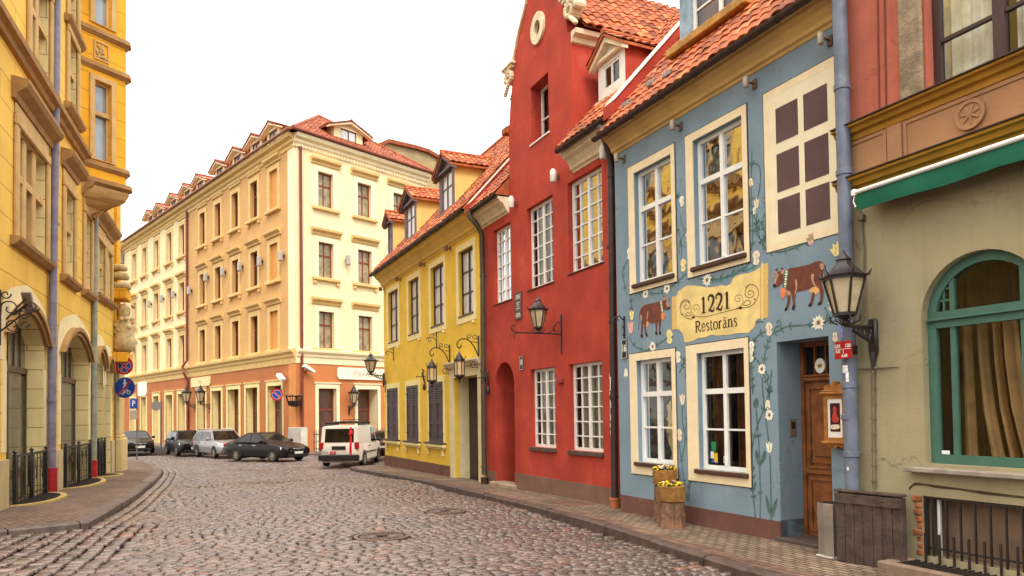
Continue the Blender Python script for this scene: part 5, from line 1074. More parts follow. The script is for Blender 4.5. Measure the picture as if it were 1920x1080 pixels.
# houses behind
bh = thing('fire_wall_house', 'house behind the hotel showing a bare weathered side wall under a red coping', 'house', HOTR.at(8.6, -3.0, -.6), HOTR.rz)
m = MB(); P = [(.8, 0), (9, 0), (9, 21.5), (6.4, 22.0), (4.7, 22.3), (3.4, 22.25), (.8, 22.0), (.2, 21.6), (.2, 17), (.8, 15)]
m.prism(P, 0, 6, 'y'); m.build('wall', M('weathered_render', '#a8946c', .9, .2, .5, .4, 6, .5, grime=('#6e5438', .45, .8)), bh)
m = MB(); Q = [(9, 21.5), (6.4, 22.0), (4.7, 22.3), (3.4, 22.25), (.8, 22.0), (.2, 21.6)]
for (x0, z0), (x1, z1) in zip(Q[:-1], Q[1:]): m.prism([(x0, z0+.01), (x1, z1+.01), (x1, z1+.28), (x0, z0+.28)], -.25, 6.2, 'y')
m.build('coping', tile_rd, bh)
fh = thing('far_house', 'pale house with a grey roof at the far end of the street beyond the hotel', 'house', HOTL.at(-44.5, 2.0, -.5), HOTL.rz)
m = MB(); m.wall([(0, -.4), (7.0, -.4), (7.0, 17.5), (0, 17.5)], [rect(x-.5, x+.5, z, z+2.1) for x in (1.6, 3.9, 6.0) for z in (1.5, 5.5, 9.5, 13.5)], 0, .2); body(m, 0, 7.0, -.4, 17.5, 9); m.build('wall', h_pale, fh)
for x in (1.6, 3.9, 6.0):
    for z in (1.5, 5.5, 9.5, 13.5): MB().box(x-.5, x+.5, .15, .2, z, z+2.1).build('window', hglass, fh)
m = MB(); m.prism([(-.5, 17.4), (9.4, 17.4), (4.5, 21)], -.2, 7.2, 'x'); m.build('roof', M('slate_grey', '#8d8f92', .6, .15, 2, .2), fh)

# ================================================================ the ornate yellow house on the left
le = thing('ornate_house', 'tall ornate ochre yellow house with a canted bay, arched doorways and tan stone trim', 'house', LEFT.o, LEFT.rz)
ly = masonry('left_ochre', '#e2b850', '#a37a34', 2.1, .62); lo = masonry('bay_ochre', '#e0a52a', '#a5731f', 1.5, .62); lt = M('left_tan', '#c2a069', .8, .12, 2, .2, 25, .25, grime=('#9a7845', 1.5, .5)); lc = M('left_cream', '#e4d5a8', .8, .08, 2, .15, 25, .15); lm = M('left_brown_moulding', '#a07b4a', .8, .15, 3, .2, 25, .2, grime=('#6b4526', 2, .5))
lrev = masonry('left_reveal', '#ead89c', '#a08350', 3.0, .5)
lgl = M('left_glass', '#6a6a5c', .08, .4, .8, 0, spec=.7)
ARCH = [(-.5, 2.62, 3.62, .66), (4.5, 8.32, 3.62, .68), (9.44, 11.06, 3.6, .5), (11.42, 12.52, 3.5, .36)]
WL = [(.12, 2.66, 5.86, 8.45, 3), (4.75, 5.95, 5.86, 8.45, 1), (7.55, 8.55, 5.9, 8.45, 1), (9.66, 11.03, 6.15, 8.1, 2), (11.57, 12.45, 6.2, 8.05, 1)]
WU = [(1.1, 2.95, 10.5, 13.0, 2), (5.15, 6.3, 11.0, 13.2, 1), (1.1, 2.95, 13.4, 15.6, 2), (5.15, 6.3, 13.6, 15.8, 1)]
m = MB(); m.wall([(-7, -.9), (13.3, -.9), (13.3, 17), (-7, 17)], [arch(a, b, -.88, zs, r_) for a, b, zs, r_ in ARCH] + [rect(*w[:4]) for w in WL+WU] + [arch(-5.2, -2.2, -.88, 3.62, .66)], 0, .42, 0, 1); body(m, -7, 13.3, -.9, 17, 10); m.build('wall', [ly, lrev], le)
for a, b, zs, r_ in ARCH+[(-5.2, -2.2, 3.62, .66)]:
    w_ = (b-a); g = MB(); g.flat(arch(a, b, -.88, zs, r_), .42); f = MB(); f.box(a, b, .36, .42, zs-.75, zs-.6)
    for k in range(1, 6): f.box(a+w_*k/6-.02, a+w_*k/6+.02, .38, .42, zs-.6, zs+r_*.6)
    for x in (a+.03, (a+b)/2-.06, b-.12): f.box(x, x+.1, .37, .42, -.88, zs-.75)
    f.box(a, b, .372, .42, .3, .5); do = f.build('glazed_door', M('bronze_frame', '#5a4630', .5, .15), le); g.build('pane', lgl, do)
    t = MB()
    for dr_, w1, w2, mi in ((.0, .16, .10, 0), (.12, .24, .17, 0)):
        o_ = arch(a-w1-.02, b+w1+.02, zs-.1, zs, r_+w1, 16)[2:]; i_ = arch(a-dr_+.0, b+dr_, zs-.1, zs, r_+dr_, 16)[2:]; n = len(o_)
        V = [(p[0], y, p[1]) for y in (-w2, 0) for pp in (o_, i_) for p in pp]; t.add(V, [(i, i+1, n+i+1, n+i) for i in range(n-1)] + [(i, i+1, 2*n+i+1, 2*n+i) for i in range(n-1)] + [(n+i, n+i+1, 3*n+i+1, 3*n+i) for i in range(n-1)] + [(0, n, 3*n, 2*n), (n-1, 2*n-1, 4*n-1, 3*n-1)])
    t.build('arch_moulding', lm, do)
    t = MB(); o_ = smooth([(a-.5, zs-.6), (a-.45, zs+.2), (a-.1, zs+.9), ((a+b)/2-.3, zs+r_+.62), ((a+b)/2+.3, zs+r_+.62), (b+.1, zs+.9), (b+.45, zs+.2), (b+.5, zs-.6)], 4); i_ = arch(a-.12, b+.12, zs-.6, zs, r_+.12, len(o_)-3)[2:]
    t.flat(o_ + [(b+.12, zs-.6)] + i_ + [(a-.12, zs-.6)], -.012); t.box(a-.34, a-.02, -.012, 0, 1.0, zs-.61); t.box(b+.02, b+.34, -.012, 0, 1.0, zs-.61); t.build('arch_field', lc, do)
p = MB()
xs = [-7, -5.2, -2.2] + [v for q in ARCH for v in q[:2]] + [13.32]
for i in range(0, len(xs)-1, 2): MB().box(xs[i], xs[i+1], -.06, 0, -.9, .84).build('plinth', M('left_plinth', '#b9a67c', .85, .12, 2, .3, 25, .3), le)
for (a, b, z0, z1, n_) in WL+WU:
    f = MB(); d_ = .2; ring(f, (a, b, z0, z1), (a+.06, b-.06, z0+.06, z1-.06), d_, d_+.06); zt = z0+(z1-z0)*.6; f.box(a, b, d_-.16, d_+.05, zt-.09, zt+.09)
    for k in range(1, n_): x = a+(b-a)*k/n_; f.bevbox(x-.14, x+.14, d_-.17, d_+.05, z0, z1, .03)
    f.bevbox(a-.24, a-.005, -.09, 0, z0, z1, .03).bevbox(b+.005, b+.24, -.09, 0, z0, z1, .03).bevbox(a-.24, b+.24, -.1, 0, z1+.005, z1+.26, .03)
    o = f.build('window', lt, le); g = MB(); g.box(a, b, d_+.07, d_+.09, z0, z1); g.build('pane', lgl, o)
    s = MB(); s.profile([(0, z0-.22), (.1, z0-.2), (.2, z0-.1), (.22, z0-.02), (0, z0)], a-.45, b+.45); s.build('sill', lm, o)
    if z0 < 10: 
        h = MB(); zh = z1+.55; h.profile([(0, zh), (.08, zh), (.12, zh+.12), (.3, zh+.26), (.36, zh+.36), (.36, zh+.44), (0, zh+.5)], a-.42, b+.42); h.build('hood', lm, o); q = MB(); q.bevbox(a-.2, b+.2, -.05, 0, z1+.27, zh-.02, .02); q.build('lintel', lt, o)
c = MB(); c.profile([(0, 10.02), (.1, 10.04), (.14, 10.14), (.26, 10.2), (.28, 10.32), (0, 10.4)], -7, 7.3); c.build('string_course', lm, le); c = MB(); c.profile([(0, 15.9), (.3, 16), (.4, 16.4), (0, 16.5)], -7, 7.1); c.build('string_course', lm, le)
# canted bay on corbels
BX = 8.3
def grow(d): return [(7.1-d*.75, 0), (8.07-d*.45, 1.12+d), (BX+d*.2, 1.12+d), (BX+.97+d*.3, 0)]
def plan(mb, d, z0, z1, d2=None, mi=0):
    a = grow(d); b = grow(d if d2 is None else d2); V = [(u, -w, z0) for u, w in a] + [(u, -w, z1) for u, w in b]; mb.add(V, [(i, i+1, 5+i, 4+i) for i in range(3)] + [(0, 1, 2, 3), (4, 5, 6, 7)], mi)
by = MB(); ca_ = R_(-49.1)
def cant(pts): return [(7.1+x*math.cos(ca_)-y*math.sin(ca_), x*math.sin(ca_)+y*math.cos(ca_), z) for x, y, z in pts]
k0 = len(by.v); by.wall([(0, 9.5), (1.48, 9.5), (1.48, 17), (0, 17)], [rect(.42, .98, 10.22, 12.85), rect(.42, .98, 14.75, 16.8)], 0, .25); by.v[k0:] = cant(by.v[k0:])
plan_top = [(8.07, -1.12), (BX, -1.12), (BX+.97, 0)]
by.add([(x, y, z) for z in (9.5, 17) for x, y in plan_top], [(0, 1, 4, 3), (1, 2, 5, 4)]); by.add([(7.1, 0, 17), (8.07, -1.12, 17), (BX, -1.12, 17), (BX+.97, 0, 17)], [(0, 1, 2, 3)]); by.build('bay', lo, le)
for z, h, d_ in ((14.42, .14, .16), (13.28, .14, .16), (10.0, .13, .13), (9.44, .14, .2)): bm2 = MB(); plan(bm2, .02, z-.1, z, d_*.8); plan(bm2, d_, z, z+h); bm2.build('bay_cornice', lm, le)
bm2 = MB(); plan(bm2, -.02, 9.1, 9.34, .1); plan(bm2, -.2, 8.95, 9.1, .0); plan(bm2, -.6, 8.75, 8.95, -.25); plan(bm2, -.95, 8.5, 8.75, -.65); bm2.build('bay_corbel', lt, le)
for z0, z1 in ((10.22, 12.85), (14.75, 16.8)):
    f = MB(); ring(f, (.42, .98, z0, z1), (.5, .9, z0+.08, z1-.08), .12, .2); f.box(.42, .98, .05, .19, z0+(z1-z0)*.6-.07, z0+(z1-z0)*.6+.07); ring(f, (.26, 1.14, z0-.02, z1+.16), (.42, .98, z0, z1), -.06, 0)
    o = f.build('window', lt, le); g = MB(); g.box(.42, .98, .2, .22, z0, z1); g.build('pane', M('sky_glass', '#8e9aa6', .05, .2, 1, 0, spec=.8), o); o.location = (7.1, 0, 0); o.rotation_euler = (0, 0, ca_)
f = MB(); ring(f, (.40, .90, 13.55, 14.18), (.44, .86, 13.6, 14.13), -.04, 0); random.seed(9)
for k in range(26): x, z = random.uniform(.48, .82), random.uniform(13.64, 14.08); f.lathe([(.0, -.02), (.05, 0), (.03, .04), (0, .05)], 6, (0, 0, 0)); q0 = len(f.v)-24; f.v[q0:] = [(x+X, -.02-Z_*.6, z+Y) for X, Y, Z_ in f.v[q0:]]
o = f.build('relief_panel', lt, le); o.location = (7.1, 0, 0); o.rotation_euler = (0, 0, ca_)
lz = M('downpipe_zinc', '#7b7788', .45, .2, 4, .1, 30, .2); redp = M('red_socket', '#a8242a', .5, .2, 5, .1)
P = pipe_at(LEFT, [(107, -60, .12), (106, 50, .12), (104, 250, .12), (99, 560, .12), (97, 880, .12), (97, 900, .12)], 0)
downpipe(le, P, .1, lz, [(P[4][0], -.12, z) for z in (.9, 2.2)] + [(P[2][0], -.12, 7)], boot=(redp, P[5][0], -.12, -.25, .42, .13)); rp = MB(); rp.tube([(P[4][0]+.42, -.08, -.3), (P[4][0]+.42, -.08, 2.3)], .03, 6); rp.build('standpipe', M('brown_pipe', '#6e3a34', .5, .1), le)
P = pipe_at(LEFT, [(180, 392, .1), (178, 500, .1), (177, 700, .1), (176, 862, .1)], 0); downpipe(le, P, .09, M('downpipe_green', '#8a9080', .45, .2, 4, .1), [(P[2][0], -.1, 2.2)], boot=(redp, P[3][0], -.1, -.3, .3, .11))
# corner pier with carved consoles
cr = MB(); cr.bevbox(13.32, 14.75, -.3, .6, -.9, .9, .03); cr.bevbox(13.4, 14.6, -.24, .5, .9, 1.05, .03); cr.bevbox(13.45, 14.5, -.2, .45, 1.05, 3.6, .03); cr.bevbox(13.3, 14.7, -.3, .5, 3.6, 3.75, .03); cr.build('corner_pier', M('pier_stone', '#cdb47c', .8, .12, 2, .2, 20, .25), le)
cr = MB(); cr.bevbox(12.9, 14.3, -.55, .2, 3.95, 4.35, .03); cr.bevbox(13.0, 14.2, -.5, .2, 6.5, 6.95, .03); cr.box(13.32, 14.3, -.1, .4, 3.75, 12); cr.build('corner_block', lo, le)
cr = MB(); random.seed(12)
cr.lathe([(.2, 4.35), (.4, 4.5), (.42, 4.9), (.34, 5.15), (.38, 5.4), (.3, 5.65), (.16, 5.75), (.22, 5.9), (.24, 6.1), (.16, 6.3), (.05, 6.36)], 14, (13.45, -.35, 0))
for k in range(30): t = random.uniform(0, 2*PI); z = random.uniform(4.5, 6.3); r_ = .33; cr.lathe([(0, -.1), (.09, -.04), (.1, .04), (0, .12)], 6, (13.45+r_*math.cos(t), -.35+r_*math.sin(t), z))
for z, q in ((7.05, .34), (7.45, .28), (7.8, .22)): cr.bevbox(13.3-q, 13.3+q, -.25-q, .0, z-.14, z+.1, .06)
cr.build('carved_console', M('console_stone', '#c3ad80', .85, .25, 4, .7, 14, .3), le, smooth=True)
# ================================================================ street furniture, lamps, signs, cars
def wp(px, py, Y):
    r = CROT.to_3x3() @ Vector(((px-960)/FPX, -(py-PPY)/FPX, -1)); return Vector((0, 0, CAMH)) + r*(Y/r.y)
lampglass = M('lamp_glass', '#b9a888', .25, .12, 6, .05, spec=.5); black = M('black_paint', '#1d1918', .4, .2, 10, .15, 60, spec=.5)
def lantern(root, y, z, h, rt, rb, n=6, hang=False, tw=0.0, mat=iron):
    """glazed lantern standing at (0,y,z) on its stem: cage, glass, roof with finial"""
    f = MB(); z0 = z+h*.16; z1 = z+h*.62
    f.lathe([(rb*.3, z), (rb*.55, z+h*.03), (rb*.25, z+h*.08), (rb*1.05, z0-h*.03), (rb*1.08, z0), (rb*.9, z0)], n, (0, y, 0), twist=tw)
    for k in range(n):
        t = 2*PI*k/n+tw; f.tube([(rb*math.cos(t), y+rb*math.sin(t), z0), (rt*math.cos(t), y+rt*math.sin(t), z1)], rt*.065, 5)
        if not hang:
            s = rb*1.3; f.tube([(s*math.cos(t)*.5, y+s*math.sin(t)*.5, z+h*.02), (s*math.cos(t), y+s*math.sin(t), z+h*.06), (s*1.05*math.cos(t), y+s*1.05*math.sin(t), z+h*.13)], rt*.04, 4)
    for r_, zz in ((rb, z0), (rt, z1)): f.lathe([(r_*.94, zz-h*.012), (r_*1.06, zz-h*.012), (r_*1.06, zz+h*.014), (r_*.94, zz+h*.014)], n, (0, y, 0), twist=tw)
    f.build('lamp_frame', mat, root, smooth='auto')
    g = MB(); g.lathe([(rb*.93, z0), (rt*.95, z1)], n, (0, y, 0), twist=tw); g.build('lamp_glass', lampglass, root)
    r = MB(); r.lathe([(rt*1.15, z1+h*.014), (rt*1.18, z1+h*.035), (rt*.98, z1+h*.05), (rt*.42, z1+h*.19), (rt*.34, z1+h*.24), (rt*.42, z1+h*.25), (rt*.2, z1+h*.3), (rt*.12, z1+h*.33), (rt*.05, z1+h*.38)], n, (0, y, 0), twist=tw)
    for k in range(n):
        t = 2*PI*k/n+tw; r.tube([(rt*1.12*math.cos(t), y+rt*1.12*math.sin(t), z1+h*.02), (rt*1.3*math.cos(t), y+rt*1.3*math.sin(t), z1+h*.1)], [rt*.09, rt*.02], 4)
    r.build('lamp_roof', mat, root, smooth='auto')
def curl(mb, c, r, a0, turns, w, x=0.0, n=22):
    """iron scroll in the plane across the wall"""
    mb.tube([(x, c[0]+r*(1-.72*i/n)*math.cos(a0+turns*2*PI*i/n), c[1]+r*(1-.72*i/n)*math.sin(a0+turns*2*PI*i/n)) for i in range(n+1)], w, 5)
def lattice_arm(root, z, L, h, mat=iron):
    b = MB(); b.tube([(0, -.02, z), (0, -L, z)], .022, 6); b.tube([(0, -.02, z-h), (0, -L*.75, z-.05)], .018, 6)
    for k in range(5): y0 = -L*(.08+k*.14); hh_ = h*(1-(k*.14+.1)); b.tube([(0, y0, z), (0, y0-L*.13, z-hh_*.85)], .012, 5); b.tube([(0, y0-L*.13, z), (0, y0, z-hh_)], .012, 5)
    b.bevbox(-.06, .06, -.06, 0, z-h-.12, z+.1, .02); b.tube([(0, -.03, z-h-.1), (0, -.05, z-h-.3)], [.05, .01], 6); b.build('bracket', mat, root, smooth='auto')
def wall_lamp(label, F, u, z, L, h, rt, rb, lat=.2, grp=None, name='wall_lamp'):
    o = thing(name, label, 'lamp', F.at(u, 0, 0), F.rz, grp); lattice_arm(o, z, L, lat); lantern(o, -L, z+.0, h, rt, rb, 6, tw=PI/6); return o
wall_lamp('large black six sided street lamp on a lattice bracket over the blue drainpipe', GREY, .39, 2.66, .49, .88, .225, .12, .2)
wall_lamp('black lantern on a short bracket at the far corner of the yellow house', OLD, -5.13, 3.38, .58, .95, .26, .13, .22)
wall_lamp('black lantern between the hotel shop window and the corner door', HOTR, 3.74, 2.25, .56, 1.35, .32, .15, .3)
wall_lamp('left of two lanterns on the long hotel front, beside the brown downpipe', HOTL, -17.15, 2.7, .67, 1.45, .34, .17, .35, 'lanterns on the long hotel front')
wall_lamp('right of two lanterns on the long hotel front, under the faded name board', HOTL, -14.09, 2.65, .69, 1.45, .34, .17, .35, 'lanterns on the long hotel front')
# lantern on the red house: long bar with an upright
o = thing('wall_lamp', 'black lantern standing on a long horizontal iron bar on the red wall', 'lamp', OLD.at(10.24, 0, 0), OLD.rz)
b = MB(); b.tube([(0, -.0, 3.5), (0, -1.2, 3.5)], .018, 6); b.bevbox(-.02, .02, -.03, 0, 3.05, 3.95, .005); curl(b, (-1.2, 3.62), .1, -PI/2, -.6, .013); curl(b, (-1.17, 3.38), .1, PI*.4, .3, .01); curl(b, (-.14, 3.66), .12, -PI/2, -.5, .012); b.tube([(0, -.02, 3.74), (0, -.12, 3.78), (0, -.2, 3.6), (0, -.32, 3.53)], .012, 5); b.build('bracket', iron, o)
lantern(o, -.6, 3.5, .84, .2, .1, 6, tw=.2)
# two hanging lanterns by the yellow door
def hanging(label, u, zt):
    o = thing('hanging_lantern', label, 'lamp', OLD.at(u, 0, 0), OLD.rz, 'hanging lanterns by the yellow door'); b = MB(); L = .62
    b.bevbox(-.022, .022, -.035, 0, zt-.3, zt+.32, .006); P = smooth([(-.03, zt-.28), (-.15, zt-.02), (-.34, zt+.18), (-.55, zt+.2), (-.68, zt+.08), (-.66, zt-.04), (-.58, zt-.05), (-.56, zt+.03)], 4); b.tube([(0, y, z) for y, z in P], .018, 6)
    curl(b, (-.3, zt+.28), .08, -PI*.6, -1.2, .011); curl(b, (-.14, zt+.26), .09, -PI*.3, 1.2, .011); b.tube([(0, -.28, zt+.14), (0, -.02, zt+.1)], .01, 5); curl(b, (-.18, zt-.55), .12, 0, 1.2, .013); b.bevbox(-.02, .02, -.03, 0, zt-.72, zt-.42, .005); b.tube([(0, -.02, zt-.6), (0, -.1, zt-.62)], .012, 5)
    b.build('bracket', iron, o)
    c = MB()
    for k in range(4): c.lathe([(.012, -.02), (.02, 0), (.012, .02)], 6, (0, -.62, zt-.1-.045*k))
    c.build('chain', M('brass_chain', '#b08a3a', .35, .2, 9, .1, metal=.8), o)
    z0 = zt-.86; f = MB(); n = 8; rr = .155
    for k in range(n):
        t = 2*PI*k/n; x, y = rr*math.cos(t), -L+rr*math.sin(t); f.tube([(x, y, z0), (x, y, z0+.46), (x*1.25, -L+(y+L)*1.35, z0+.58)], [.013, .013, .004], 5)
    for zz in (z0, z0+.44): f.lathe([(rr*.92, zz-.025), (rr*1.06, zz-.025), (rr*1.06, zz+.025), (rr*.92, zz+.025)], n, (0, -L, 0))
    f.lathe([(.01, z0-.2), (.03, z0-.16), (.02, z0-.12), (.07, z0-.08), (rr*.9, z0-.02)], n, (0, -L, 0)); f.build('lamp_frame', iron, o, smooth='auto')
    g = MB(); g.lathe([(rr*.9, z0), (rr*.9, z0+.44)], n, (0, -L, 0)); g.build('lamp_glass', M('lantern_glass', '#c9ab84', .3, .15, 6, .05), o)
    r = MB(); r.lathe([(rr*1.0, z0+.46), (rr*.7, z0+.54), (rr*.3, z0+.62), (.015, z0+.7)], n, (0, -L, 0)); r.build('lamp_roof', iron, o, smooth='auto')
hanging('hanging lantern over the third shutter, left of the yellow door surround', 2.87, 3.62); hanging('hanging lantern in front of the yellow door surround', 5.30, 3.66)
for u, z, L, lb in ((1.59, 4.25, .4, 'empty scrolled iron sign bracket under the third upper window of the yellow house'), (-3.70, 4.22, .36, 'empty scrolled iron sign bracket under the first upper window of the yellow house')):
    o = thing('sign_bracket', lb, 'bracket', OLD.at(u, 0, 0), OLD.rz, 'empty iron brackets on the yellow house'); b = MB(); b.bevbox(-.016, .016, -.025, 0, z-.33, z+.25, .004); b.tube([(0, -.02, z-.05), (0, -.12, z+.03), (0, -L*.8, z+.05), (0, -L, z-.03)], .013, 5); curl(b, (-.24, z-.05), .08, PI/2, 1.0, .01); curl(b, (-.08, z+.12), .06, -PI/2, -1, .009); b.build('bracket', iron, o)
for u, z, lb in ((.36, 3.05, 'torch shaped iron holder between the second and third shutters'), (6.05, 2.72, 'torch shaped iron holder left of the arched red entrance')):
    o = thing('torch_holder', lb, 'bracket', OLD.at(u, 0, 0), OLD.rz, 'iron torch holders'); b = MB(); b.tube([(0, -.01, z), (0, -.32, z-.02)], .013, 5); b.lathe([(0, -.03), (.03, 0), (0, .03)], 6, (0, -.33, z-.02)); b.tube([(0, -.06, z+.2), (0, -.12, z+.1), (0, -.06, z-.15), (0, -.02, z-.35)], [.03, .04, .03, .015], 6); b.tube([(0, -.06, z+.2), (0, -.15, z+.26)], .02, 5); b.lathe([(0, -.62), (.05, -.55), (.06, -.45), (.02, -.36)], 8, (0, -.06, z+.1)); b.build('bracket', iron, o, smooth='auto')
o = thing('sign_bracket', 'scrolled iron bracket above the number sixteen plate at the edge of the blue house', 'bracket', BLUE.at(.21, 0, 0), BLUE.rz); b = MB(); b.bevbox(-.016, .016, -.03, 0, 3.08, 3.5, .004); b.tube([(0, -.02, 3.42), (0, -.12, 3.5), (0, -.24, 3.46), (0, -.28, 3.34)], .013, 5); curl(b, (-.2, 3.4), .07, 0, 1.2, .009)
for z in (3.15, 3.3, 3.45): b.lathe([(0, -.03), (.035, 0), (0, .03)], 6, (0, -.03, z))
b.build('bracket', iron, o)
o = thing('flower_bracket', 'round iron flower basket bracket at the hotel corner', 'bracket', HOTL.at(.0, 0, 0), HOTR.rz-.8); b = MB(); b.lathe([(.5, 2.85), (.52, 2.9), (.48, 2.9)], 12, (0, -.45, 0)); b.lathe([(.16, 2.25), (.3, 2.35), (.36, 2.6), (.3, 2.6)], 10, (0, -.45, 0))
for k in range(8): t = 2*PI*k/8; b.tube([(.5*math.cos(t), -.45+.5*math.sin(t), 2.88), (.3*math.cos(t), -.45+.3*math.sin(t), 2.3)], .022, 5); b.lathe([(0, 0), (.06, .03), (0, .12)], 6, (.5*math.cos(t), -.45+.5*math.sin(t), 2.88))
b.tube([(0, .0, 2.4), (0, -.2, 2.3)], .04, 5); b.build('basket', iron, o, smooth='auto')
# small facade spotlights
pot = M('spot_metal', '#a89a88', .5, .1, 6, .1, metal=.2); potw = M('spot_white', '#d9d2c8', .5, .08, 6, .05)
def spot(F, u, z, lb, grp, mat=pot, L=.2, r=.045, h=.16, w=0.0):
    o = thing('facade_spotlight', lb, 'spotlight', F.at(u, w, 0), F.rz, grp); b = MB(); b.bevbox(-.04, .04, -.03, 0, z-.07, z+.07, .008); b.tube([(0, -.02, z), (0, -L, z+.0)], .016, 6); b.build('bracket', M('spot_bracket', '#6d5246', .6, .15), o, smooth='auto')
    c = MB(); c.lathe([(r*.85, z-h*.5), (r, z-h*.4), (r, z+h*.35), (r*.6, z+h*.5)], 12, (0, -L, 0)); c.build('lamp_head', mat, o, smooth='auto'); return o
for u, lb in zip((.30, 1.98, 3.68, 5.02), ('left of the first upper window', 'between the first and second upper windows', 'above the gap before the blind window', 'beside the blue drainpipe')): spot(BLUE, u, 6.47, 'small facade spotlight under the blue house eaves, '+lb, 'spotlights under the blue house eaves', L=.18)
for u, lb in zip((-5.05, -2.62, .37, 3.03), ('at the far corner', 'right of the first window', 'right of the second window', 'right of the third window')): spot(OLD, u, 7.02, 'small brown spotlight under the yellow eaves, '+lb, 'spotlights under the yellow eaves', M('spot_brown', '#7c6650', .6, .1), .16, .07, .16)
for u, z, lb in ((10.23, 7.16, 'white cylinder spotlight on the red gable left of the right hand upper window'), (7.95, 7.17, 'white spotlight on the red wall by the left eaves'), (12.35, 7.0, 'white spotlight under the right red eaves by the downpipe')): spot(OLD, u, z, lb, None, potw, .15, .075, .3)
for i, (px, py) in enumerate(((527, 480), (487, 490), (450, 500), (418, 510), (386, 520), (355, 545), (325, 552), (303, 560), (280, 570))):
    u, z = wallpt(HOTL, px, py, .2); o = thing('wall_light_box', 'white box wall light on the long hotel front, %s from the corner' % ('nearest', 'second', 'third', 'fourth', 'fifth', 'sixth', 'seventh', 'eighth', 'farthest')[i], 'wall light', HOTL.at(u, 0, z), HOTL.rz, 'box wall lights on the hotel'); b = MB(); b.bevbox(-.15, .15, -.36, -.12, -.32, .32, .05); b.build('lamp_body', M('box_light', '#a9a39a', .5, .06), o); MB().box(-.06, .06, -.12, 0, -.1, .1).build('bracket', iron, o)
u, z = wallpt(HOTR, 652, 488, .2); o = thing('wall_light_box', 'white box wall light between the upper windows of the short hotel front', 'wall light', HOTR.at(u, 0, z), HOTR.rz, 'box wall lights on the hotel'); b = MB(); b.bevbox(-.14, .14, -.36, -.12, -.32, .32, .05); b.build('lamp_body', MATS['box_light'], o); MB().box(-.06, .06, -.12, 0, -.1, .1).build('bracket', iron, o)
for F, px, py, lb, dx in ((HOTR, 578, 692, 'white floodlight on the orange wall by the hotel corner pipe', .5), (HOTL, 528, 708, 'white floodlight above the last shop window before the hotel corner', .55)):
    u, z = wallpt(F, px, py, .3); o = thing('floodlight', lb, 'floodlight', F.at(u, 0, z), F.rz); b = MB(); b.prism([(-.38, .12), (.3, -.22), (.38, -.1), (-.25, .28)], -.5, -.2, 'y'); b.build('lamp_body', white, o); b = MB(); b.tube([(0, 0, -.15), (0, -.3, -.02)], .05, 6); b.build('bracket', pot, o)
o = thing('floodlight', 'grey angled floodlight over the first arched doorway of the ornate house', 'floodlight', LEFT.at(-.3, 0, 4.3), LEFT.rz); b = MB(); b.prism([(-.26, .22), (-.15, .26), (.2, -.13), (.08, -.17)], -.45, -.27, 'y'); b.build('lamp_body', M('flood_grey', '#7a7068', .5, .1), o); b = MB(); b.tube([(0, 0, -.3), (-.05, -.35, 0)], .03, 6); b.tube([(-.3, 0, -.4), (-.2, -.35, .1)], .02, 5); b.build('bracket', iron, o)
o = thing('wall_lamp', 'ornate scrolled iron lamp bracket at the left edge beside the floodlight', 'lamp', LEFT.at(-1.05, 0, 0), LEFT.rz); b = MB(); b.bevbox(-.03, .03, -.04, 0, 3.3, 4.5, .008)
for y, z, r, a in ((-.2, 4.1, .18, 0), (-.45, 4.0, .14, 2), (-.25, 3.75, .15, 4), (-.6, 4.15, .1, 1), (-.12, 4.4, .1, 3), (-.5, 3.75, .1, 5)): curl(b, (y, z), r, a, 1.1, .016)
b.tube([(0, -.03, 3.6), (0, -.4, 3.95), (0, -.75, 4.1)], .02, 5); b.build('bracket', iron, o)
# ---- plates on the walls
def plate(name, label, F, u, z, w, h, mat, txts=(), y=.02, cat='sign', off=0.0, tmat=None, rim=None, grp=None):
    o = thing(name, label, cat, F.at(u, off, z), F.rz, grp); b = MB(); b.bevbox(-w/2, w/2, -y, -.001, -h/2, h/2, min(.006, y/3)); b.build('plate', mat, o)
    if rim: r = MB(); ring(r, (-w/2+.008, w/2-.008, -h/2+.008, h/2-.008), (-w/2+.016, w/2-.016, -h/2+.016, h/2-.016), -y-.002, -y); r.build('border', rim, o)
    for t, s, x, zz, sx, m_ in txts: text_mesh(t, s, m_, o, x, -y-.003, zz, sx=sx, bold=.004*s/.1)
    return o
wl = M('white_lettering', '#ddd8cc', .6, 0, bump=0); bkp = M('plate_black', '#2b2223', .4, .1, bump=.05)
plate('house_number', 'black house number plate reading 16 under the bracket on the blue house', BLUE, .2, 2.88, .18, .37, bkp, [('16', .19, 0, .01, .75, wl), ('STREET', .03, 0, .15, 1, wl), ('STREET', .03, 0, -.145, 1, wl)][:1], rim=wl)
plate('house_number', 'black house number plate reading 18 beside the arched red entrance', OLD, 8.13, 2.98, .22, .35, bkp, [('18', .19, 0, .01, .75, wl)], rim=wl)
po = plate('memorial_plaque', 'tall dark plaque with rows of small pale lettering on the red wall', OLD, 8.0, 4.47, .41, .72, M('plaque_brown', '#4a322b', .45, .15, 4, .05), [], rim=bkp)
b = MB(); random.seed(4)
for k, (zz, w) in enumerate(((.27, .28), (.23, .24), (.19, .28), (.08, .2), (.03, .12), (-.02, .1), (-.07, .2), (-.2, .22), (-.24, .28), (-.28, .26))):
    x = -w/2
    while x < w/2: l = random.uniform(.02, .05); b.box(x, min(x+l, w/2), -.024, -.021, zz-.011, zz+.011); x += l+.012
b.build('lettering', wl, po)
plate('wall_box', 'small reddish box on the red wall between the lower windows', OLD, 10.2, 2.43, .22, .1, M('red_box', '#8d3a34', .6, .1), y=.08, cat='box')
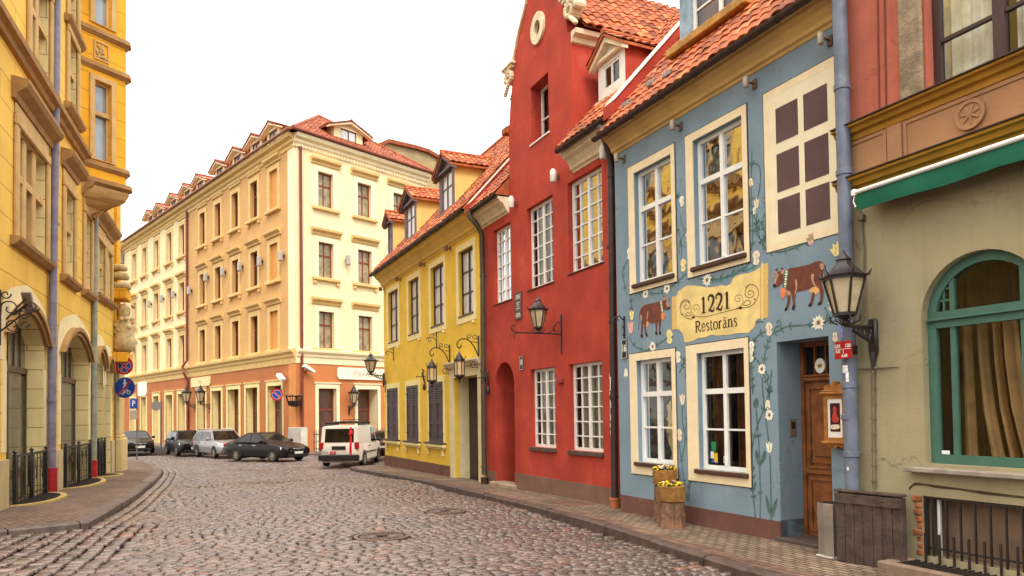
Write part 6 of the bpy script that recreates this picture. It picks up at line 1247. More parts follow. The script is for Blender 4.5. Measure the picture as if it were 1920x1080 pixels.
rp_ = plate('price_sign', 'small red enamel sign reading UH 100 on the blue drainpipe', GREY, .20, 2.40, .245, .215, M('sign_red', '#a3141c', .4, .08, 5, .03), [('UH', .06, -.075, .045, .9, wl), ('100', .06, .07, .045, .9, wl), ('8.50', .045, -.07, -.02, .8, wl), ('6.40', .052, .02, -.072, .9, wl)], y=.012, off=.30)
b = MB(); b.box(-.11, .105, -.0145, -.012, .006, .012); b.box(.0, .006, -.0145, -.012, -.045, .0); b.build('rule', wl, rp_); b = MB(); b.box(-.03, .03, -.001, .2, -.05, .05); b.build('clamp', iron, rp_)
for u, z, F, lb in ((-4.9, 2.9, OLD, 'small dark plate at the far corner of the yellow house'),): plate('wall_plate', lb, F, u, z, .16, .5, bkp, y=.03)
# menu case
o = thing('menu_case', 'carved wooden menu case with a poster between the door and the drainpipe', 'menu case', BLUE.at(5.05, .0, 1.58), BLUE.rz); wo = M('carved_oak', '#9a6228', .55, .3, 7, .3, 25, .3)
b = MB(); ring(b, (-.165, .165, -.29, .30), (-.115, .115, -.245, .25), -.15, 0); b.bevbox(-.2, .2, -.19, 0, .30, .335, .01); b.bevbox(-.18, .18, -.17, 0, .335, .36, .008); b.prism(smooth([(-.13, .36), (-.15, .4), (-.09, .43), (-.05, .4), (0, .47), (.05, .4), (.09, .43), (.15, .4), (.13, .36)], 3), -.16, -.05, 'y'); b.bevbox(-.2, .2, -.18, 0, -.33, -.29, .01); b.prism(smooth([(-.16, -.33), (-.1, -.37), (-.04, -.35), (0, -.39), (.04, -.35), (.1, -.37), (.16, -.33)], 3), -.15, -.05, 'y'); b.build('case', wo, o)
b = MB(); b.box(-.115, .115, -.135, -.02, -.245, .25); b.build('poster', M('poster_white', '#e4ded8', .4, .04), o)
b = MB(); b.box(-.075, .075, -.139, -.136, -.17, .19); b.build('picture', M('poster_dark', '#3a1519', .4, .3, 9, 0), o); b = MB(); b.prism(smooth([(-.02, .14), (.02, .14), (.035, .04), (.06, -.02), (.02, -.06), (-.05, -.03), (-.03, .05)], 3, True), -.142, -.1395, 'y'); b.prism(smooth([(-.06, -.09), (.05, -.08), (.06, -.13), (-.05, -.14)], 3, True), -.142, -.1395, 'y', 1); b.build('picture_motif', [M('poster_red', '#b03a2c', .5, .3, 30, 0), M('poster_cream', '#d8c4a8', .5, .2, 30, 0)], o)
# ---- things on the pavement
def gpt(F, u, w): p = F.at(u, w, 0); return Vector((p.x, p.y, gz(p.y)))
bark = M('bark', '#7a5a45', .95, .4, 8, 1.0, 22, .6, grime=('#4a3024', 5, .6)); wick = None
def wicker():
    m = M('wicker', '#a5753c', .75, .3, 12, 0); t = m.node_tree; N = t.nodes; L = t.links; tc = N.new('ShaderNodeTexCoord'); w = N.new('ShaderNodeTexWave'); w.bands_direction = 'Z'; w.inputs['Scale'].default_value = 22; w.inputs['Distortion'].default_value = 2; w.inputs['Detail Scale'].default_value = 6; L.new(tc.outputs['Object'], w.inputs['Vector']); bp = N.new('ShaderNodeBump'); bp.inputs['Strength'].default_value = .8; bp.inputs['Distance'].default_value = .01; L.new(w.outputs['Fac'], bp.inputs['Height']); L.new(bp.outputs['Normal'], N['Principled BSDF'].inputs['Normal']); return m
wick = wicker(); leafm = M('pansy_leaf', '#3d5a26', .7, .3, 20, 0); yfl = M('pansy_yellow', '#dbb414', .6, .15, 30, 0); vfl = M('pansy_violet', '#6e62a0', .6, .2, 30, 0); wfl = M('pansy_white', '#ddd7d0', .6, .1, 30, 0)
def planter(label, u, w, h, r, seed):
    random.seed(seed); p = gpt(BLUE, u, w); o = thing('stump_planter', label, 'planter', p, BLUE.rz, 'tree stump planters'); b = MB(); n = 48; V = []; rows = 8
    off = [random.uniform(-.016, .014) for _ in range(n)]
    for k in range(rows+1):
        q = k/rows; zz = -.02+h*q
        for j in range(n):
            t = 2*PI*j/n; rr = r*(1.0+.12*(1-q)**3)+off[j]+random.uniform(-.006, .006)+.018*math.sin(5*t+seed)*(1-q*.5); V.append((rr*math.cos(t), rr*math.sin(t), zz))
    b.add(V, [(k*n+j, k*n+(j+1) % n, (k+1)*n+(j+1) % n, (k+1)*n+j) for k in range(rows) for j in range(n)] + [tuple(range(rows*n, rows*n+n))]); b.build('stump', bark, o)
    c = MB(); R2 = r*1.1; c.lathe([(R2*.93, h), (R2*.98, h+.06), (R2*1.02, h+.2), (R2*1.06, h+.235), (R2*1.02, h+.25), (R2*.96, h+.24), (R2*.9, h+.2)], 36); bo = c.build('basket', wick, o, smooth='auto')
    c = MB()
    for k in range(60): t = 2*PI*k/60; c.tube([(R2*(.985)*math.cos(t), R2*.985*math.sin(t), h), (R2*1.03*math.cos(t), R2*1.03*math.sin(t), h+.2)], .006, 4)
    c.build('stakes', wick, bo)
    f = MB()
    for k in range(520):
        a = random.uniform(0, 2*PI); rr = R2*math.sqrt(random.random())*.98; zz = h+.22+random.uniform(0, .075)*(1.2-rr/R2*.6); s = random.uniform(.018, .034); fl = random.random(); mi = 0 if fl < .55 else (1 if fl < .86 else (2 if fl < .94 else 3))
        if mi: zz += .022; s *= .85
        x, y = rr*math.cos(a), rr*math.sin(a); tx, ty = random.uniform(-.7, .7), random.uniform(-.7, .7); ph = random.uniform(0, 6); P = [(x+s*math.cos(ph+q*2*PI/5)*(1 if q % 2 else .8), y+s*math.sin(ph+q*2*PI/5), zz+s*(math.cos(ph+q*2*PI/5)*tx+math.sin(ph+q*2*PI/5)*ty)) for q in range(5)]; f.add(P, [(0, 1, 2, 3, 4)], mi)
    f.build('flowers', [leafm, yfl, vfl, wfl], o)
planter('taller tree stump planter with a wicker basket of yellow pansies, behind and left', 1.63, .22, .64, .175, 1); planter('shorter tree stump planter with a wicker basket of yellow pansies, in front', 2.13, .47, .42, .19, 2)
o = thing('litter_bin', 'slim dented metal litter bin beside the wooden crate', 'bin', gpt(BLUE, 5.12, .32), BLUE.rz-.1); b = MB(); V = []; n = 4
for z, s in ((0, .92), (.02, 1), (.3, .97), (.52, 1.02), (.64, 1.0), (.66, .98)): V += [(-.125*s, -.11*s, z), (.0*s, -.13*s, z), (.125*s, -.10*s, z), (.12*s, .11*s, z), (-.12*s, .11*s, z)]
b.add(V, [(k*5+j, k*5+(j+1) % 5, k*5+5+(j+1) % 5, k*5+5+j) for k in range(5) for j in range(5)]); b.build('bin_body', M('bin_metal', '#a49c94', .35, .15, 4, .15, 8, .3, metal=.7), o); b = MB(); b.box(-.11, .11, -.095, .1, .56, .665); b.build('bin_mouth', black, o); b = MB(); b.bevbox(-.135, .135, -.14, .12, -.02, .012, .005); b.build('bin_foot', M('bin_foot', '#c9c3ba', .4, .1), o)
o = thing('wooden_crate', 'dark weathered timber crate standing askew before the olive wall and blue drainpipe', 'crate', (GREY.at(.47, .31, 0).x, GREY.at(.47, .31, 0).y, gz(8.6)), GREY.rz+R_(6)); cw2 = M('weathered_timber', '#4a3b34', .85, .35, 5, .7, 18, .8, grime=('#7b6c60', 3, .6)); b = MB(); random.seed(21)
for k in range(7): x0 = -.405+k*.1157; b.bevbox(x0+.002, x0+.114, .0+random.uniform(-.006, .004), .03, random.uniform(-.0, .012), .82+random.uniform(-.01, .004), .006)
for x in (-.405, .385): b.bevbox(x, x+.02, .034, .09, .0, .82, .005)
b.bevbox(-.4, .4, .075, .09, 0, .82, .005); b.build('crate_side', cw2, o); b = MB(); b.bevbox(-.42, .415, -.02, .1, .83, .86, .008); b.build('crate_lid', cw2, o); b = MB(); b.bevbox(-.41, .41, -.018, -.003, .7, .815, .004); b.build('batten', cw2, o)
iron_r = M('cast_iron_rust', '#5f4d45', .35, .3, 6, .4, 40, spec=.5)
def manhole(label, x, y, r, grp='manhole covers in the road'):
    z = gz(y)+ROAD+.012; o = thing('manhole_cover', label, 'manhole cover', (x, y, z), BLUE.rz, grp); b = MB(); b.lathe([(r*.84, -.06), (r*1.0, -.06), (r*1.0, .004), (r*.86, .004), (r*.86, -.012)], 32); b.build('frame', iron_r, o, smooth='auto'); b = MB(); b.lathe([(0, -.012), (r*.84, -.012), (r*.84, -.06)][::-1], 32)
    for rr in (.25, .5, .72): b.lathe([(r*rr-.012, -.013), (r*rr-.012, .0), (r*rr+.012, .0), (r*rr+.012, -.013)], 28)
    for k in range(16): t = 2*PI*k/16; b.tube([(r*.28*math.cos(t), r*.28*math.sin(t), -.006), (r*.8*math.cos(t), r*.8*math.sin(t), -.006)], .01, 4)
    b.build('lid', iron_r, o, smooth='auto')
manhole('round iron manhole cover nearest the camera in the cobbles', -2.15, 11.76, .45); manhole('round iron manhole cover near the right kerb before the red house', -1.42, 15.02, .43); manhole('round iron manhole cover farthest up the cobbled street', -3.68, 25.24, .42)
o = thing('pavement_hatch', 'flat rusty hatch plate in the pavement before the red house', 'hatch', (1.25, 15.18, gz(15.2)+.006), BLUE.rz); b = MB(); b.bevbox(-.42, .42, -.3, .3, -.02, .008, .005); b.build('plate', M('hatch_rust', '#6d4a3a', .7, .2, 3, .3), o); b = MB(); b.lathe([(0, .009), (.2, .011), (.22, .006)][::-1], 20, (-.05, 0, 0)); b.build('inset', iron_r, o)
# railings and light wells before the arched doorways
for i, (a, b_, lb) in enumerate(((-.15, 2.6, 'first'), (4.72, 8.3, 'second'), (9.7, 10.95, 'third'))):
    gy = LEFT.at((a+b_)/2, 0, 0).y; z0 = gz(gy); o = thing('railing', 'wrought iron railing with a dark post across the %s arched doorway' % lb, 'railing', LEFT.at(0, .06, 0), LEFT.rz, 'railings across the arched doorways'); t = MB(); t.box(a, b_, -.03, .02, .86, .91); t.box(a, b_, -.015, .015, z0+.16, z0+.19); t.box(a, b_, -.012, .012, .74, .76); t.build('rail_frame', black, o)
    t = MB(); n = int((b_-a)/.27)
    for k in range(n+1):
        x = a+(b_-a)*k/n; t.tube([(x, 0, z0+.05), (x, 0, .87)], .012, 5)
        if k < n and k % 2 == 0: xm = x+(b_-a)/n/2; t.tube([(xm, -.005, .25), (xm+.05, -.01, .4), (xm-.05, -.01, .55), (xm, -.005, .7)], .01, 4)
    t.build('bars', black, o); t = MB()
    for x in (a+.03, (a+b_)/2, b_-.03): t.bevbox(x-.05, x+.05, -.05, .03, z0, .93, .01); t.lathe([(0, -.06), (.06, 0), (0, .06)], 8, (x, -.01, .98))
    t.bevbox((a+b_)/2-.14, (a+b_)/2+.14, -.03, .03, .1, .86, .02); t.build('posts', black, o, smooth='auto')
    o = thing('light_well', 'low curved kerb with an iron grating before the %s arched doorway' % lb, 'light well', LEFT.at((a+b_)/2, 0, z0), LEFT.rz, 'light wells before the arched doorways'); hw = (b_-a)/2+.05; n = 16; dp = .62
    In = [(hw*math.cos(PI+PI*k/n), dp*math.sin(PI+PI*k/n)) for k in range(n+1)]; Ou = [((hw+.14)*math.cos(PI+PI*k/n), (dp+.14)*math.sin(PI+PI*k/n)) for k in range(n+1)]
    t = MB(); t.add([(x, y, .05) for x, y in In]+[(x, y, .05) for x, y in Ou]+[(x, y, -.1) for x, y in Ou], [(k, k+1, n+2+k, n+1+k) for k in range(n)]+[(n+1+k, n+2+k, 2*n+3+k, 2*n+2+k) for k in range(n)]); t.build('kerb_ring', M('well_kerb', '#b29858', .8, .15, 3, .3), o)
    t = MB(); t.add([(x, y, .035) for x, y in In], [tuple(range(n+1))]); t.build('well_floor', room, o); t = MB(); x = -hw+.06
    while x < hw-.05: yy = -dp*math.sqrt(max(0, 1-(x/hw)**2)); t.box(x-.01, x+.01, yy, 0, .038, .05); x += .06
    t.build('grating', iron, o)
# ---- road signs
def disc(mb, r, y0, y1, n=36, mi=0, cx=0, cz=0): mb.prism([(cx+r*math.cos(2*PI*k/n), cz+r*math.sin(2*PI*k/n)) for k in range(n)], y0, y1, 'y', mi)
s_blue = M('sign_blue', '#12409c', .4, .05, 3, 0); s_red = M('sign_red_film', '#b3141c', .4, .05, 3, 0); s_white = M('sign_white', '#d8d6d2', .45, .04, 3, 0); s_back = M('sign_back', '#7d7672', .5, .1, 4, .05, metal=.3); galv = M('galvanised', '#77706c', .5, .15, 5, .1, metal=.5)
def face(o, x, z, r, kind, y=-.03):
    b = MB(); disc(b, r, y-.008, y, cx=x, cz=z); sg = b.build('sign_disc', s_back if kind == 'back' else s_blue, o)
    if kind == 'back': return
    b = MB(); q = .008
    if kind in ('nostop', 'nopark'):
        n = 36; V = [(x+rr*math.cos(2*PI*k/n), y-q-.003, z+rr*math.sin(2*PI*k/n)) for rr in (r, r*.75) for k in range(n)]; b.add(V, [(k, (k+1) % n, n+(k+1) % n, n+k) for k in range(n)])
        w = r*.17; d = r*.6
        for s in ((1, -1) if kind == 'nostop' else (-1,)): b.ribbon([(x-d, z-s*d), (x+d, z+s*d)], w, y-q-.003-(.0006 if s > 0 else 0))
        b.build('red_mark', s_red, sg); b = MB(); V = [(x+rr*math.cos(2*PI*k/n), y-q-.002, z+rr*math.sin(2*PI*k/n)) for rr in (r*1.0, r*.71) for k in range(n)]; b.add(V, [(k, (k+1) % n, n+(k+1) % n, n+k) for k in range(n)])
        for s in ((1, -1) if kind == 'nostop' else (-1,)): b.ribbon([(x-d, z-s*d), (x+d, z+s*d)], w*1.4, y-q-.002-(.0006 if s > 0 else 0))
        b.build('white_edge', s_white, sg)
    if kind == 'paths':
        k_ = r; hy = y-q-.002; disc(b, .1*k_, hy, hy+.001, 12, 0, x, z+.72*k_); b.ribbon([(x, z+.6*k_), (x+.02*k_, z+.3*k_)], .16*k_, hy); b.ribbon([(x+.02*k_, z+.32*k_), (x-.14*k_, z+.0*k_)], .08*k_, hy-.0003); b.ribbon([(x+.02*k_, z+.32*k_), (x+.16*k_, z+.02*k_)], .08*k_, hy-.0006); b.ribbon([(x-.02*k_, z+.55*k_), (x-.2*k_, z+.34*k_)], .06*k_, hy-.0009); b.ribbon([(x+.02*k_, z+.55*k_), (x+.22*k_, z+.4*k_)], .06*k_, hy-.0012)
        for cx in (-.22, .38): 
            V = [(x+cx*k_+rr*math.cos(2*PI*t/16), hy, z-.45*k_+rr*math.sin(2*PI*t/16)) for rr in (.2*k_, .145*k_) for t in range(16)]; b.add(V, [(t, (t+1) % 16, 16+(t+1) % 16, 16+t) for t in range(16)])
        b.ribbon([(x-.22*k_, z-.45*k_), (x+.05*k_, z-.45*k_), (x+.25*k_, z-.22*k_), (x-.08*k_, z-.22*k_), (x+.02*k_, z-.45*k_)], .05*k_, hy-.0015); b.ribbon([(x+.38*k_, z-.45*k_), (x+.24*k_, z-.15*k_), (x+.32*k_, z-.12*k_)], .05*k_, hy-.0018); b.build('pictogram', s_white, sg)
        b = MB(); b.ribbon([(x-.66*k_, z-.66*k_), (x+.66*k_, z+.66*k_)], .15*k_, hy-.003); b.build('red_bar', s_red, sg)
def pole(o, z0, z1, r=.03, x=0.0): b = MB(); b.tube([(x, 0, z0), (x, 0, z1)], r, 10); b.lathe([(r, z1), (r*.6, z1+.03)], 10, (x, 0, 0)); b.build('pole', galv, o, smooth='auto')
Yd = 28.75; f_ = wp(216, 880, Yd); c1_, c2_ = wp(235, 686, Yd), wp(236, 727, Yd)
o = thing('sign_post', 'post with a no stopping roundel above a blue no walking or cycling roundel', 'road sign', (f_.x, Yd, 0), -.06); pole(o, gz(Yd)-.05, c1_.z+.55); dx = c1_.x-f_.x
b = MB(); b.box(-.02, dx, -.035, -.028, c1_.z-.02, c1_.z+.02); b.box(-.02, dx, -.035, -.028, c2_.z-.02, c2_.z+.02); b.build('bracket', galv, o); face(o, dx, c1_.z, .36, 'nostop', -.036); face(o, dx+.02, c2_.z, .415, 'paths', -.036)
Yd = 40.5; f_ = wp(528, 806, Yd); c1_ = wp(519.5, 740, Yd); o = thing('sign_post', 'slim post with a no parking roundel by the hotel corner', 'road sign', (f_.x, Yd, 0), .25); pole(o, -.5, wp(528, 728, Yd).z, .045); b = MB(); b.box(c1_.x-f_.x, 0, -.05, -.04, c1_.z-.02, c1_.z+.02); b.build('bracket', galv, o); face(o, c1_.x-f_.x, c1_.z, .335, 'nopark', -.05)
Yd = 46.0; c1_ = wp(293.5, 761, Yd); o = thing('sign_post', 'bare grey back of a round road sign before the far hotel shop windows', 'road sign', (wp(302, 800, Yd).x, Yd, 0), .1); pole(o, -.6, c1_.z+.3, .05); b = MB(); b.box(c1_.x-o.location.x, 0, -.05, -.04, c1_.z-.02, c1_.z+.02); b.build('bracket', galv, o); face(o, c1_.x-o.location.x, c1_.z, .31, 'back', -.05)
Yd = 39.0; c1_ = wp(251, 757, Yd); o = thing('sign_post', 'square blue parking sign with a small plate under it, beyond the ornate house', 'road sign', (wp(257, 790, Yd).x, Yd, 0), -.2); pole(o, -.6, c1_.z+.3, .035); b = MB(); b.bevbox(c1_.x-o.location.x-.24, c1_.x-o.location.x+.24, -.05, -.04, c1_.z-.26, c1_.z+.26, .004); sb = b.build('sign_panel', s_blue, o); text_mesh('P', .42, s_white, o, c1_.x-o.location.x, -.056, c1_.z, name='letter', bold=.01); b = MB(); b.bevbox(c1_.x-o.location.x-.24, c1_.x-o.location.x+.24, -.05, -.04, c1_.z-.85, c1_.z-.36, .004); b.build('text_plate', M('sign_plate_grey', '#a99c88', .5, .3, 14, 0), o)
# hotel forecourt: cabinet and iron fence
p = HOTR.at(-.45, .9, 0); o = thing('utility_cabinet', 'pale grey utility cabinet at the foot of the hotel corner', 'cabinet', (p.x, p.y, gz(p.y)), HOTR.rz); b = MB(); b.bevbox(-.5, .45, -.3, .3, 0, 1.5, .03); b.build('cabinet_body', M('cabinet_paint', '#a9a39b', .5, .12, 3, .05), o); b = MB(); b.bevbox(-.02, .42, -.315, -.3, .1, 1.42, .005); b.build('cabinet_door', M('cabinet_door', '#d0c9bd', .5, .1, 3, .05), o)
p = HOTR.at(2.1, 1.5, 0); o = thing('iron_fence', 'low dark iron fence with pointed bars before the hotel front', 'fence', (p.x, p.y, gz(p.y)), HOTR.rz); b = MB(); b.box(-1.9, 4.0, -.02, .02, 1.05, 1.1); b.box(-1.9, 4.0, -.02, .02, .2, .25); b.build('rail', iron, o); b = MB()
for k in range(37):
    x = -1.88+k*.16; b.tube([(x, 0, 0), (x, 0, 1.25), (x, 0, 1.38)], [.02, .02, .003], 5); curl(b, (0, .62), .07, 0, 1, .012, x, 8)
b.build('bars', iron, o)

# ================================================================ cars
tyre = M('tyre', '#1c1a19', .8, .1, 10, .1); rimm = M('alloy_rim', '#a59a80', .35, .1, 8, .05, metal=.6); cglass = M('car_glass', '#1e1916', .06, .5, 1.5, 0, spec=.4); chrome = M('chrome', '#c4c2c0', .2, .05, metal=.9, bump=0); plast = M('car_plastic', '#211d1d', .55, .1, bump=.05); lampw = M('headlamp', '#cfd2dc', .12, .1, 20, 0, spec=.8); lampr = M('tail_lamp', '#a3141a', .2, .2, 20, 0, spec=.7)
def carpaint(name, col, metal=.3, rough=.28): 
    m = M(name, col, rough, .04, 2, 0, metal=metal, spec=.15 if metal < .1 else .5); m.node_tree.nodes['Principled BSDF'].inputs['Coat Weight'].default_value = .2 if metal < .1 else .5; m.node_tree.nodes['Principled BSDF'].inputs['Coat Roughness'].default_value = .08; return m
def car(name, label, loc, head, paint_, L=4.6, W_=1.78, H_=1.45, xa=1.0, xb=.25, xc=-.75, xd=-1.6, hood=(.68, .93), tail=1.0, belt=.93, wb=2.68, wr=.32, top=.72, van=False, wagon=False, rim=None, grp='parked cars'):
    o = thing(name, label, 'van' if van else 'car', loc, R_(head), grp); hx = L/2; xf = hx-.88 if not van else hx-.82; xr = xf-wb
    def zt(x):
        if x > xa: q = (x-xa)/(hx-xa); return hood[1]+(hood[0]-hood[1])*q**1.8
        if x < xd: q = (xd-x)/(hx+xd+1e-6); return tail-.12*q**2
        return belt
    def hw(x): q = abs(x)/hx; return W_/2*(1-.16*max(0, (q-.72)/.28)**2.2)
    st_ = [-hx, -hx+.05, -hx+.18, -hx+.45, xd, (xd+xc)/2, xc, (xb+xc)/2, xb, (xa+xb)/2, xa, xa+.3, (xa+hx)/2, hx-.4, hx-.18, hx-.05, hx]; st_ = sorted(set(round(x, 3) for x in st_)); b = MB(); V = []
    for x in st_:
        w = hw(x); z1 = zt(x); e = max(0, (abs(x)-(hx-.2))/.2); zl = .2+.22*e**2; zs = z1-.06-.05*e; V += [(x, 0, zl), (x, w*.86, zl), (x, w*.99, zl+.1), (x, w, .55), (x, w*.985, (zs+.55)/2), (x, w*.95, zs), (x, w*.82, z1-.005), (x, 0, z1+(.02 if x > xa else .0))]
    k = 8; V2 = [(x, -y, z) for x, y, z in V]; n = len(st_)
    for VV in (V, V2): b.add(VV, [(i*k+j, (i+1)*k+j, (i+1)*k+j+1, i*k+j+1) for i in range(n-1) for j in range(k-1)] + [tuple(range(k)), tuple(range((n-1)*k, n*k))])
    # cabin shell
    wb_, wt = W_/2*.93, W_/2*top; C0 = [(xa, wb_, belt-.03), (xb, wt, H_-.05), (xc, wt, H_-.06), (xd, wb_*.96, tail-.03)]
    sid = [[(x, s*y, z) for x, y, z in C0] for s in (1, -1)]; rt_ = [(xb-.1, s*wt*.8, H_) for s in (1, -1)]+[(xc+.12, s*wt*.8, H_-.01) for s in (1, -1)]
    A, B_ = sid; b.add(A+B_+rt_, [(0, 1, 2, 3), (4, 5, 6, 7), (0, 4, 5, 1), (3, 7, 6, 2), (1, 5, 9, 8), (1, 8, 10, 2), (5, 6, 11, 9), (8, 9, 11, 10), (2, 10, 11, 6)])
    bo = b.build('body', paint_, o, smooth='auto')
    def panel(nm, q, m0, m1, n0, n1, off=.012, mat=cglass, par=None):
        P = [Vector(p) for p in q]; f = lambda a, c: (P[0]*(1-a)+P[1]*a)*(1-c)+(P[3]*(1-a)+P[2]*a)*c; nn = (P[1]-P[0]).cross(P[3]-P[0]).normalized(); cen = sum(P, Vector())/4
        if nn.dot(cen-Vector((cen.x*.0+(xb+xc)/2, 0, .9))) < 0: nn = -nn
        V = [f(m0, n0), f(m1, n0), f(m1, n1), f(m0, n1)]; V = [v+nn*off for v in V]; mb = MB(); mb.add(V, [(0, 1, 2, 3)]); return mb.build(nm, mat, par or o)
    panel('windscreen', [A[0], B_[0], B_[1], A[1]], .06, .94, .06, .93); panel('rear_window', [A[3], B_[3], B_[2], A[2]], .1, .9, .12, .9)
    for S_ in sid:
        d = lambda x0, x1: None; xm = (xa+xd)/2-.1
        def sw(x0, x1):
            def at_(x, t):   # point on the cabin side at length x, height share t
                z = belt+.02+(H_-.12-belt)*t; tt = (z-C0[0][2])/(C0[1][2]-C0[0][2]); xl = xa+(xb-xa)*tt; xrr = xd+(xc-xd)*tt; yy = wb_+(wt-wb_)*tt; return max(min(x, xl-.12), xrr+.14), yy
            P = []
            for x, t in ((x0, 0), (x1, 0), (x1, .5), (x1, 1), (x0, 1), (x0, .5)): X, y = at_(x, t); P.append((X, (y+.012)*(1 if S_ is A else -1), belt+.02+(H_-.12-belt)*t))
            mb = MB(); mb.add(P, [(0, 1, 2, 5), (5, 2, 3, 4)]); mb.build('side_window', cglass, o)
        if van: sw(xa-1.15, xa+.6)
        else:
            sw((xb+xc)/2+.06, xa+.4); sw((xb+xc)/2-.95 if not wagon else xc-.35+.55, (xb+xc)/2-.02)
            if wagon: sw(xd-.1, xc+.12)
    for x in (xf, xr):
        for s in (1, -1):
            a = MB(); y = s*(W_/2); yo = y-s*.2; n_ = 20
            P = [(x+(wr+.055)*math.cos(PI*k_/n_), max(.2, wr+(wr+.055)*math.sin(PI*k_/n_))) for k_ in range(n_+1)]; a.prism([(px_, pz_) for px_, pz_ in P]+[(x-wr-.055, .2), (x+wr+.055, .2)], y-s*.25, y+s*.004, 'y'); a.build('wheel_arch', plast, o)
            t = MB(); prof = [(wr*.62, -.1), (wr*.95, -.1), (wr, -.07), (wr, .07), (wr*.95, .1), (wr*.62, .1)]
            V = [(x+r_*math.cos(2*PI*j/24), y-s*.085+h_, wr+r_*math.sin(2*PI*j/24)) for r_, h_ in prof for j in range(24)]; t.add(V, [(i*24+j, i*24+(j+1) % 24, (i+1)*24+(j+1) % 24, (i+1)*24+j) for i in range(5) for j in range(24)]); w = t.build('wheel', tyre, o, smooth='auto')
            r = MB(); yy = y+s*.0; disc_ = [(x+wr*.2*math.cos(2*PI*j/10), wr+wr*.2*math.sin(2*PI*j/10)) for j in range(10)]; r.prism(disc_, y-s*.03, y+s*.012, 'y')
            for j in range(7): t_ = 2*PI*j/7; r.prism([(x+wr*.15*math.cos(t_-.35), wr+wr*.15*math.sin(t_-.35)), (x+wr*.64*math.cos(t_-.13), wr+wr*.64*math.sin(t_-.13)), (x+wr*.64*math.cos(t_+.13), wr+wr*.64*math.sin(t_+.13)), (x+wr*.15*math.cos(t_+.35), wr+wr*.15*math.sin(t_+.35))], y-s*.03, y+s*.008, 'y')
            V = [(x+rr*math.cos(2*PI*j/24), y+h_, wr+rr*math.sin(2*PI*j/24)) for rr, h_ in ((wr*.67, s*.014), (wr*.58, s*.005), (wr*.58, -s*.05)) for j in range(24)]; r.add(V, [(i*24+j, i*24+(j+1) % 24, (i+1)*24+(j+1) % 24, (i+1)*24+j) for i in range(2) for j in range(24)]); r.build('rim', rim or rimm, w)
    for s in (1, -1):
        hl = MB(); zf = hood[0]; w = W_/2; hl.add([(hx-.03, s*w*.5, zf-.06), (hx-.38, s*w*.955, zf+.04), (hx-.34, s*w*.965, zf-.09), (hx-.01, s*w*.52, zf-.17)], [(0, 1, 2, 3)]); V = [(x+.02, y*1.015, z+.01) for x, y, z in hl.v]; hl.v = V; hl.build('headlight', lampw, o)
        tl = MB(); 
        if van: tl.bevbox(-hx-.015, -hx+.14, s*w*.86-.09, s*w*.86+.1, .78, 1.1, .03)
        else: tl.bevbox(-hx+.0, -hx+.22, min(s*w*.6, s*w*.93), max(s*w*.6, s*w*.93), tail-.28, tail-.12, .03)
        tl.build('tail_light', lampr, o); mr = MB(); mx_ = xa-.28; mr.bevbox(mx_-.1, mx_+.08, min(s*(w*.97), s*(w*.97+.2)), max(s*(w*.97), s*(w*.97+.2)), belt+.0, belt+.15, .035); mr.build('mirror', paint_ if not van else plast, o)
        for xh in ((.12, -.9) if not van else (-.35,)): hd = MB(); yy = s*(w*.985); hd.bevbox(xh-.11, xh+.11, min(yy, yy+s*.03), max(yy, yy+s*.03), belt-.17, belt-.12, .01); hd.build('door_handle', chrome if not van else plast, o)
    g = MB(); g.bevbox(hx-.06, hx+.012, -.36, .36, hood[0]-.19, hood[0]-.05, .02); go_ = g.build('grille', plast, o); g = MB(); g.bevbox(hx-.02, hx+.02, -.38, .38, hood[0]-.055, hood[0]-.03, .008); g.bevbox(hx-.02, hx+.02, -.3, .3, hood[0]-.21, hood[0]-.19, .008); disc_p = [(.06*math.cos(2*PI*j/10), hood[0]-.12+.05*math.sin(2*PI*j/10)) for j in range(10)]; g.prism(disc_p, hx+.012, hx+.02, 'x'); g.build('grille_trim', chrome, go_)
    g = MB(); g.bevbox(hx-.1, hx+.005, -W_*.36, W_*.36, .24, .36, .02); g.build('air_intake', plast, o); g = MB(); g.box(hx+.012, hx+.02, -.26, .26, .40, .51); g.build('licence_plate', s_white, o); g = MB(); g.box(-hx-.02, -hx-.012, -.26, .26, .62 if not van else .80, .73 if not van else .91); g.build('licence_plate', s_white if not van else M('van_plate', '#b8ae98', .5, .3, 30, 0), o)
    return o
def road_at(x, y): return (x, y, gz(y)+ROAD+.02)
darkp = carpaint('paint_plum_black', '#20171b', .0); blackp = carpaint('paint_black', '#141215', .0); silver = carpaint('paint_silver', '#9a9496', .55); brownp = carpaint('paint_dark_brown', '#241c1a', .0); vanp = carpaint('paint_van_white', '#d6cec2', 0, .35)
car('parked_car', 'dark plum saloon car with alloy wheels pulling out nearest the hotel corner', road_at(-12.55, 36.75), -31, darkp, L=4.66, W_=1.76, H_=1.45, xa=1.02, xb=.2, xc=-.75, xd=-1.62, hood=(.7, .94), tail=1.02, belt=.94)
car('parked_car', 'silver estate car with roof rails between two dark cars', road_at(-16.6, 41.0), -48, silver, L=4.7, W_=1.83, H_=1.55, xa=1.1, xb=.35, xc=-1.85, xd=-2.25, hood=(.74, .98), tail=1.0, belt=.98, wagon=True)
car('parked_car', 'black hatchback parked behind the silver estate car', road_at(-19.75, 43.7), -52, blackp, L=4.15, W_=1.74, H_=1.47, xa=1.0, xb=.3, xc=-1.4, xd=-1.95, hood=(.74, .98), tail=1.02, belt=.98, wb=2.5)
car('parked_car', 'dark brown saloon car parked farthest along the hotel front', road_at(-24.5, 46.8), -55, brownp, L=4.5, W_=1.76, H_=1.45, xa=1.0, xb=.25, xc=-.75, xd=-1.6, hood=(.72, .95), tail=1.02, belt=.95)
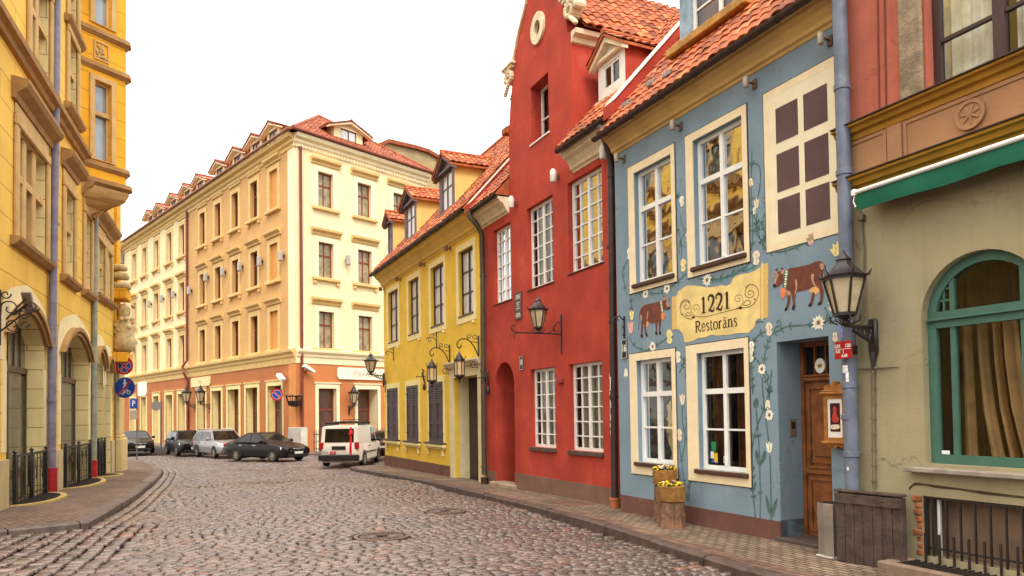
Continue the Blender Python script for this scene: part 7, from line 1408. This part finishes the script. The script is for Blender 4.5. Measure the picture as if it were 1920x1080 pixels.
car('parked_car', 'dark car mostly hidden behind the white van and the yellow house', road_at(-6.1, 37.6), 80, M('paint_dark_red', '#4a2320', .3, .05, metal=.2), L=4.3, W_=1.74, H_=1.46, xa=1.0, xb=.25, xc=-1.3, xd=-1.9, hood=(.72, .95), tail=1.0, belt=.95)
van = car('parked_van', 'white delivery van with a red stripe and roof rack beside the yellow house', road_at(-7.38, 33.2), 87.5, vanp, L=4.4, W_=1.79, H_=1.80, xa=1.35, xb=.55, xc=-2.02, xd=-2.16, hood=(.86, 1.08), tail=1.02, belt=1.02, wb=2.68, wr=.33, top=.86, van=True)
b = MB(); b.bevbox(-2.32, -2.1, -.88, .88, .3, .56, .04); b.build('bumper', plast, van); b = MB(); b.bevbox(-2.24, -2.2, -.3, .3, .775, .925, .01); b.build('plate_recess', plast, van)
b = MB()
for x in (.2, -.7, -1.6): b.box(x-.03, x+.03, -.78, .78, 1.88, 1.93)
for y in (-.72, .72): b.box(-1.7, .35, y-.02, y+.02, 1.8, 1.88)
b.box(-1.95, 1.4, .2, .28, 1.93, 1.98).box(-1.95, 1.4, -.2, -.12, 1.93, 1.98)
for k in range(9): b.box(-1.9+k*.4, -1.86+k*.4, -.12, .2, 1.94, 1.97)
for x in (-1.5, -.6, .3): b.tube([(x, -.35, 1.93), (x, -.35, 2.05), (x, -.02, 2.05), (x, -.02, 1.95)], .016, 5)
b.build('roof_rack', plast, van)
rs = M('van_red', '#c2161e', .4, .05, 3, 0); b = MB(); b.box(-2.235, -2.205, -.56, -.47, .58, 1.0); b.add([(-2.19, -.56, 1.0), (-2.19, -.47, 1.0), (-2.055, -.45, 1.74), (-2.055, -.53, 1.74)], [(0, 1, 2, 3)]); b.add([(-2.17, -.6, 1.45), (-2.17, -.42, 1.38), (-2.1, -.44, 1.6), (-2.1, -.56, 1.6)], [(0, 1, 2, 3)]); b.add([(-1.55, -.906, .56), (-1.51, -.906, .56), (-1.78, -.9, 1.1), (-1.82, -.9, 1.1)], [(0, 1, 2, 3)]); b.box(-2.24, -2.205, .12, .38, .6, .70); b.build('red_stripe', rs, van)
t = text_mesh('VESTA', .115, plast, van, -2.236, .62, .65, sx=1.0); t.rotation_euler = (0, 0, -PI/2); t = text_mesh('LTD', .09, s_white, van, -2.246, .25, .65); t.rotation_euler = (0, 0, -PI/2)
b = MB(); b.box(-1.5, .9, -.915, -.895, .58, .64); b.build('side_moulding', plast, van); b = MB(); b.lathe([(0, 0), (.05, .0), (.05, .02), (0, .025)], 12); V = [(-2.215-z, -.2+x, .84+y) for x, y, z in b.v]; b.v = V; b.build('badge', chrome, van)
rr_ = MB()
sv_ = [c for c in bpy.data.objects if c.get('label', '').startswith('silver')][0]
for s in (1, -1): rr_.tube([(.25, s*.62, 1.53), (.1, s*.62, 1.59), (-1.6, s*.62, 1.58), (-1.75, s*.62, 1.52)], .02, 6)
rr_.build('roof_rail', chrome, sv_)
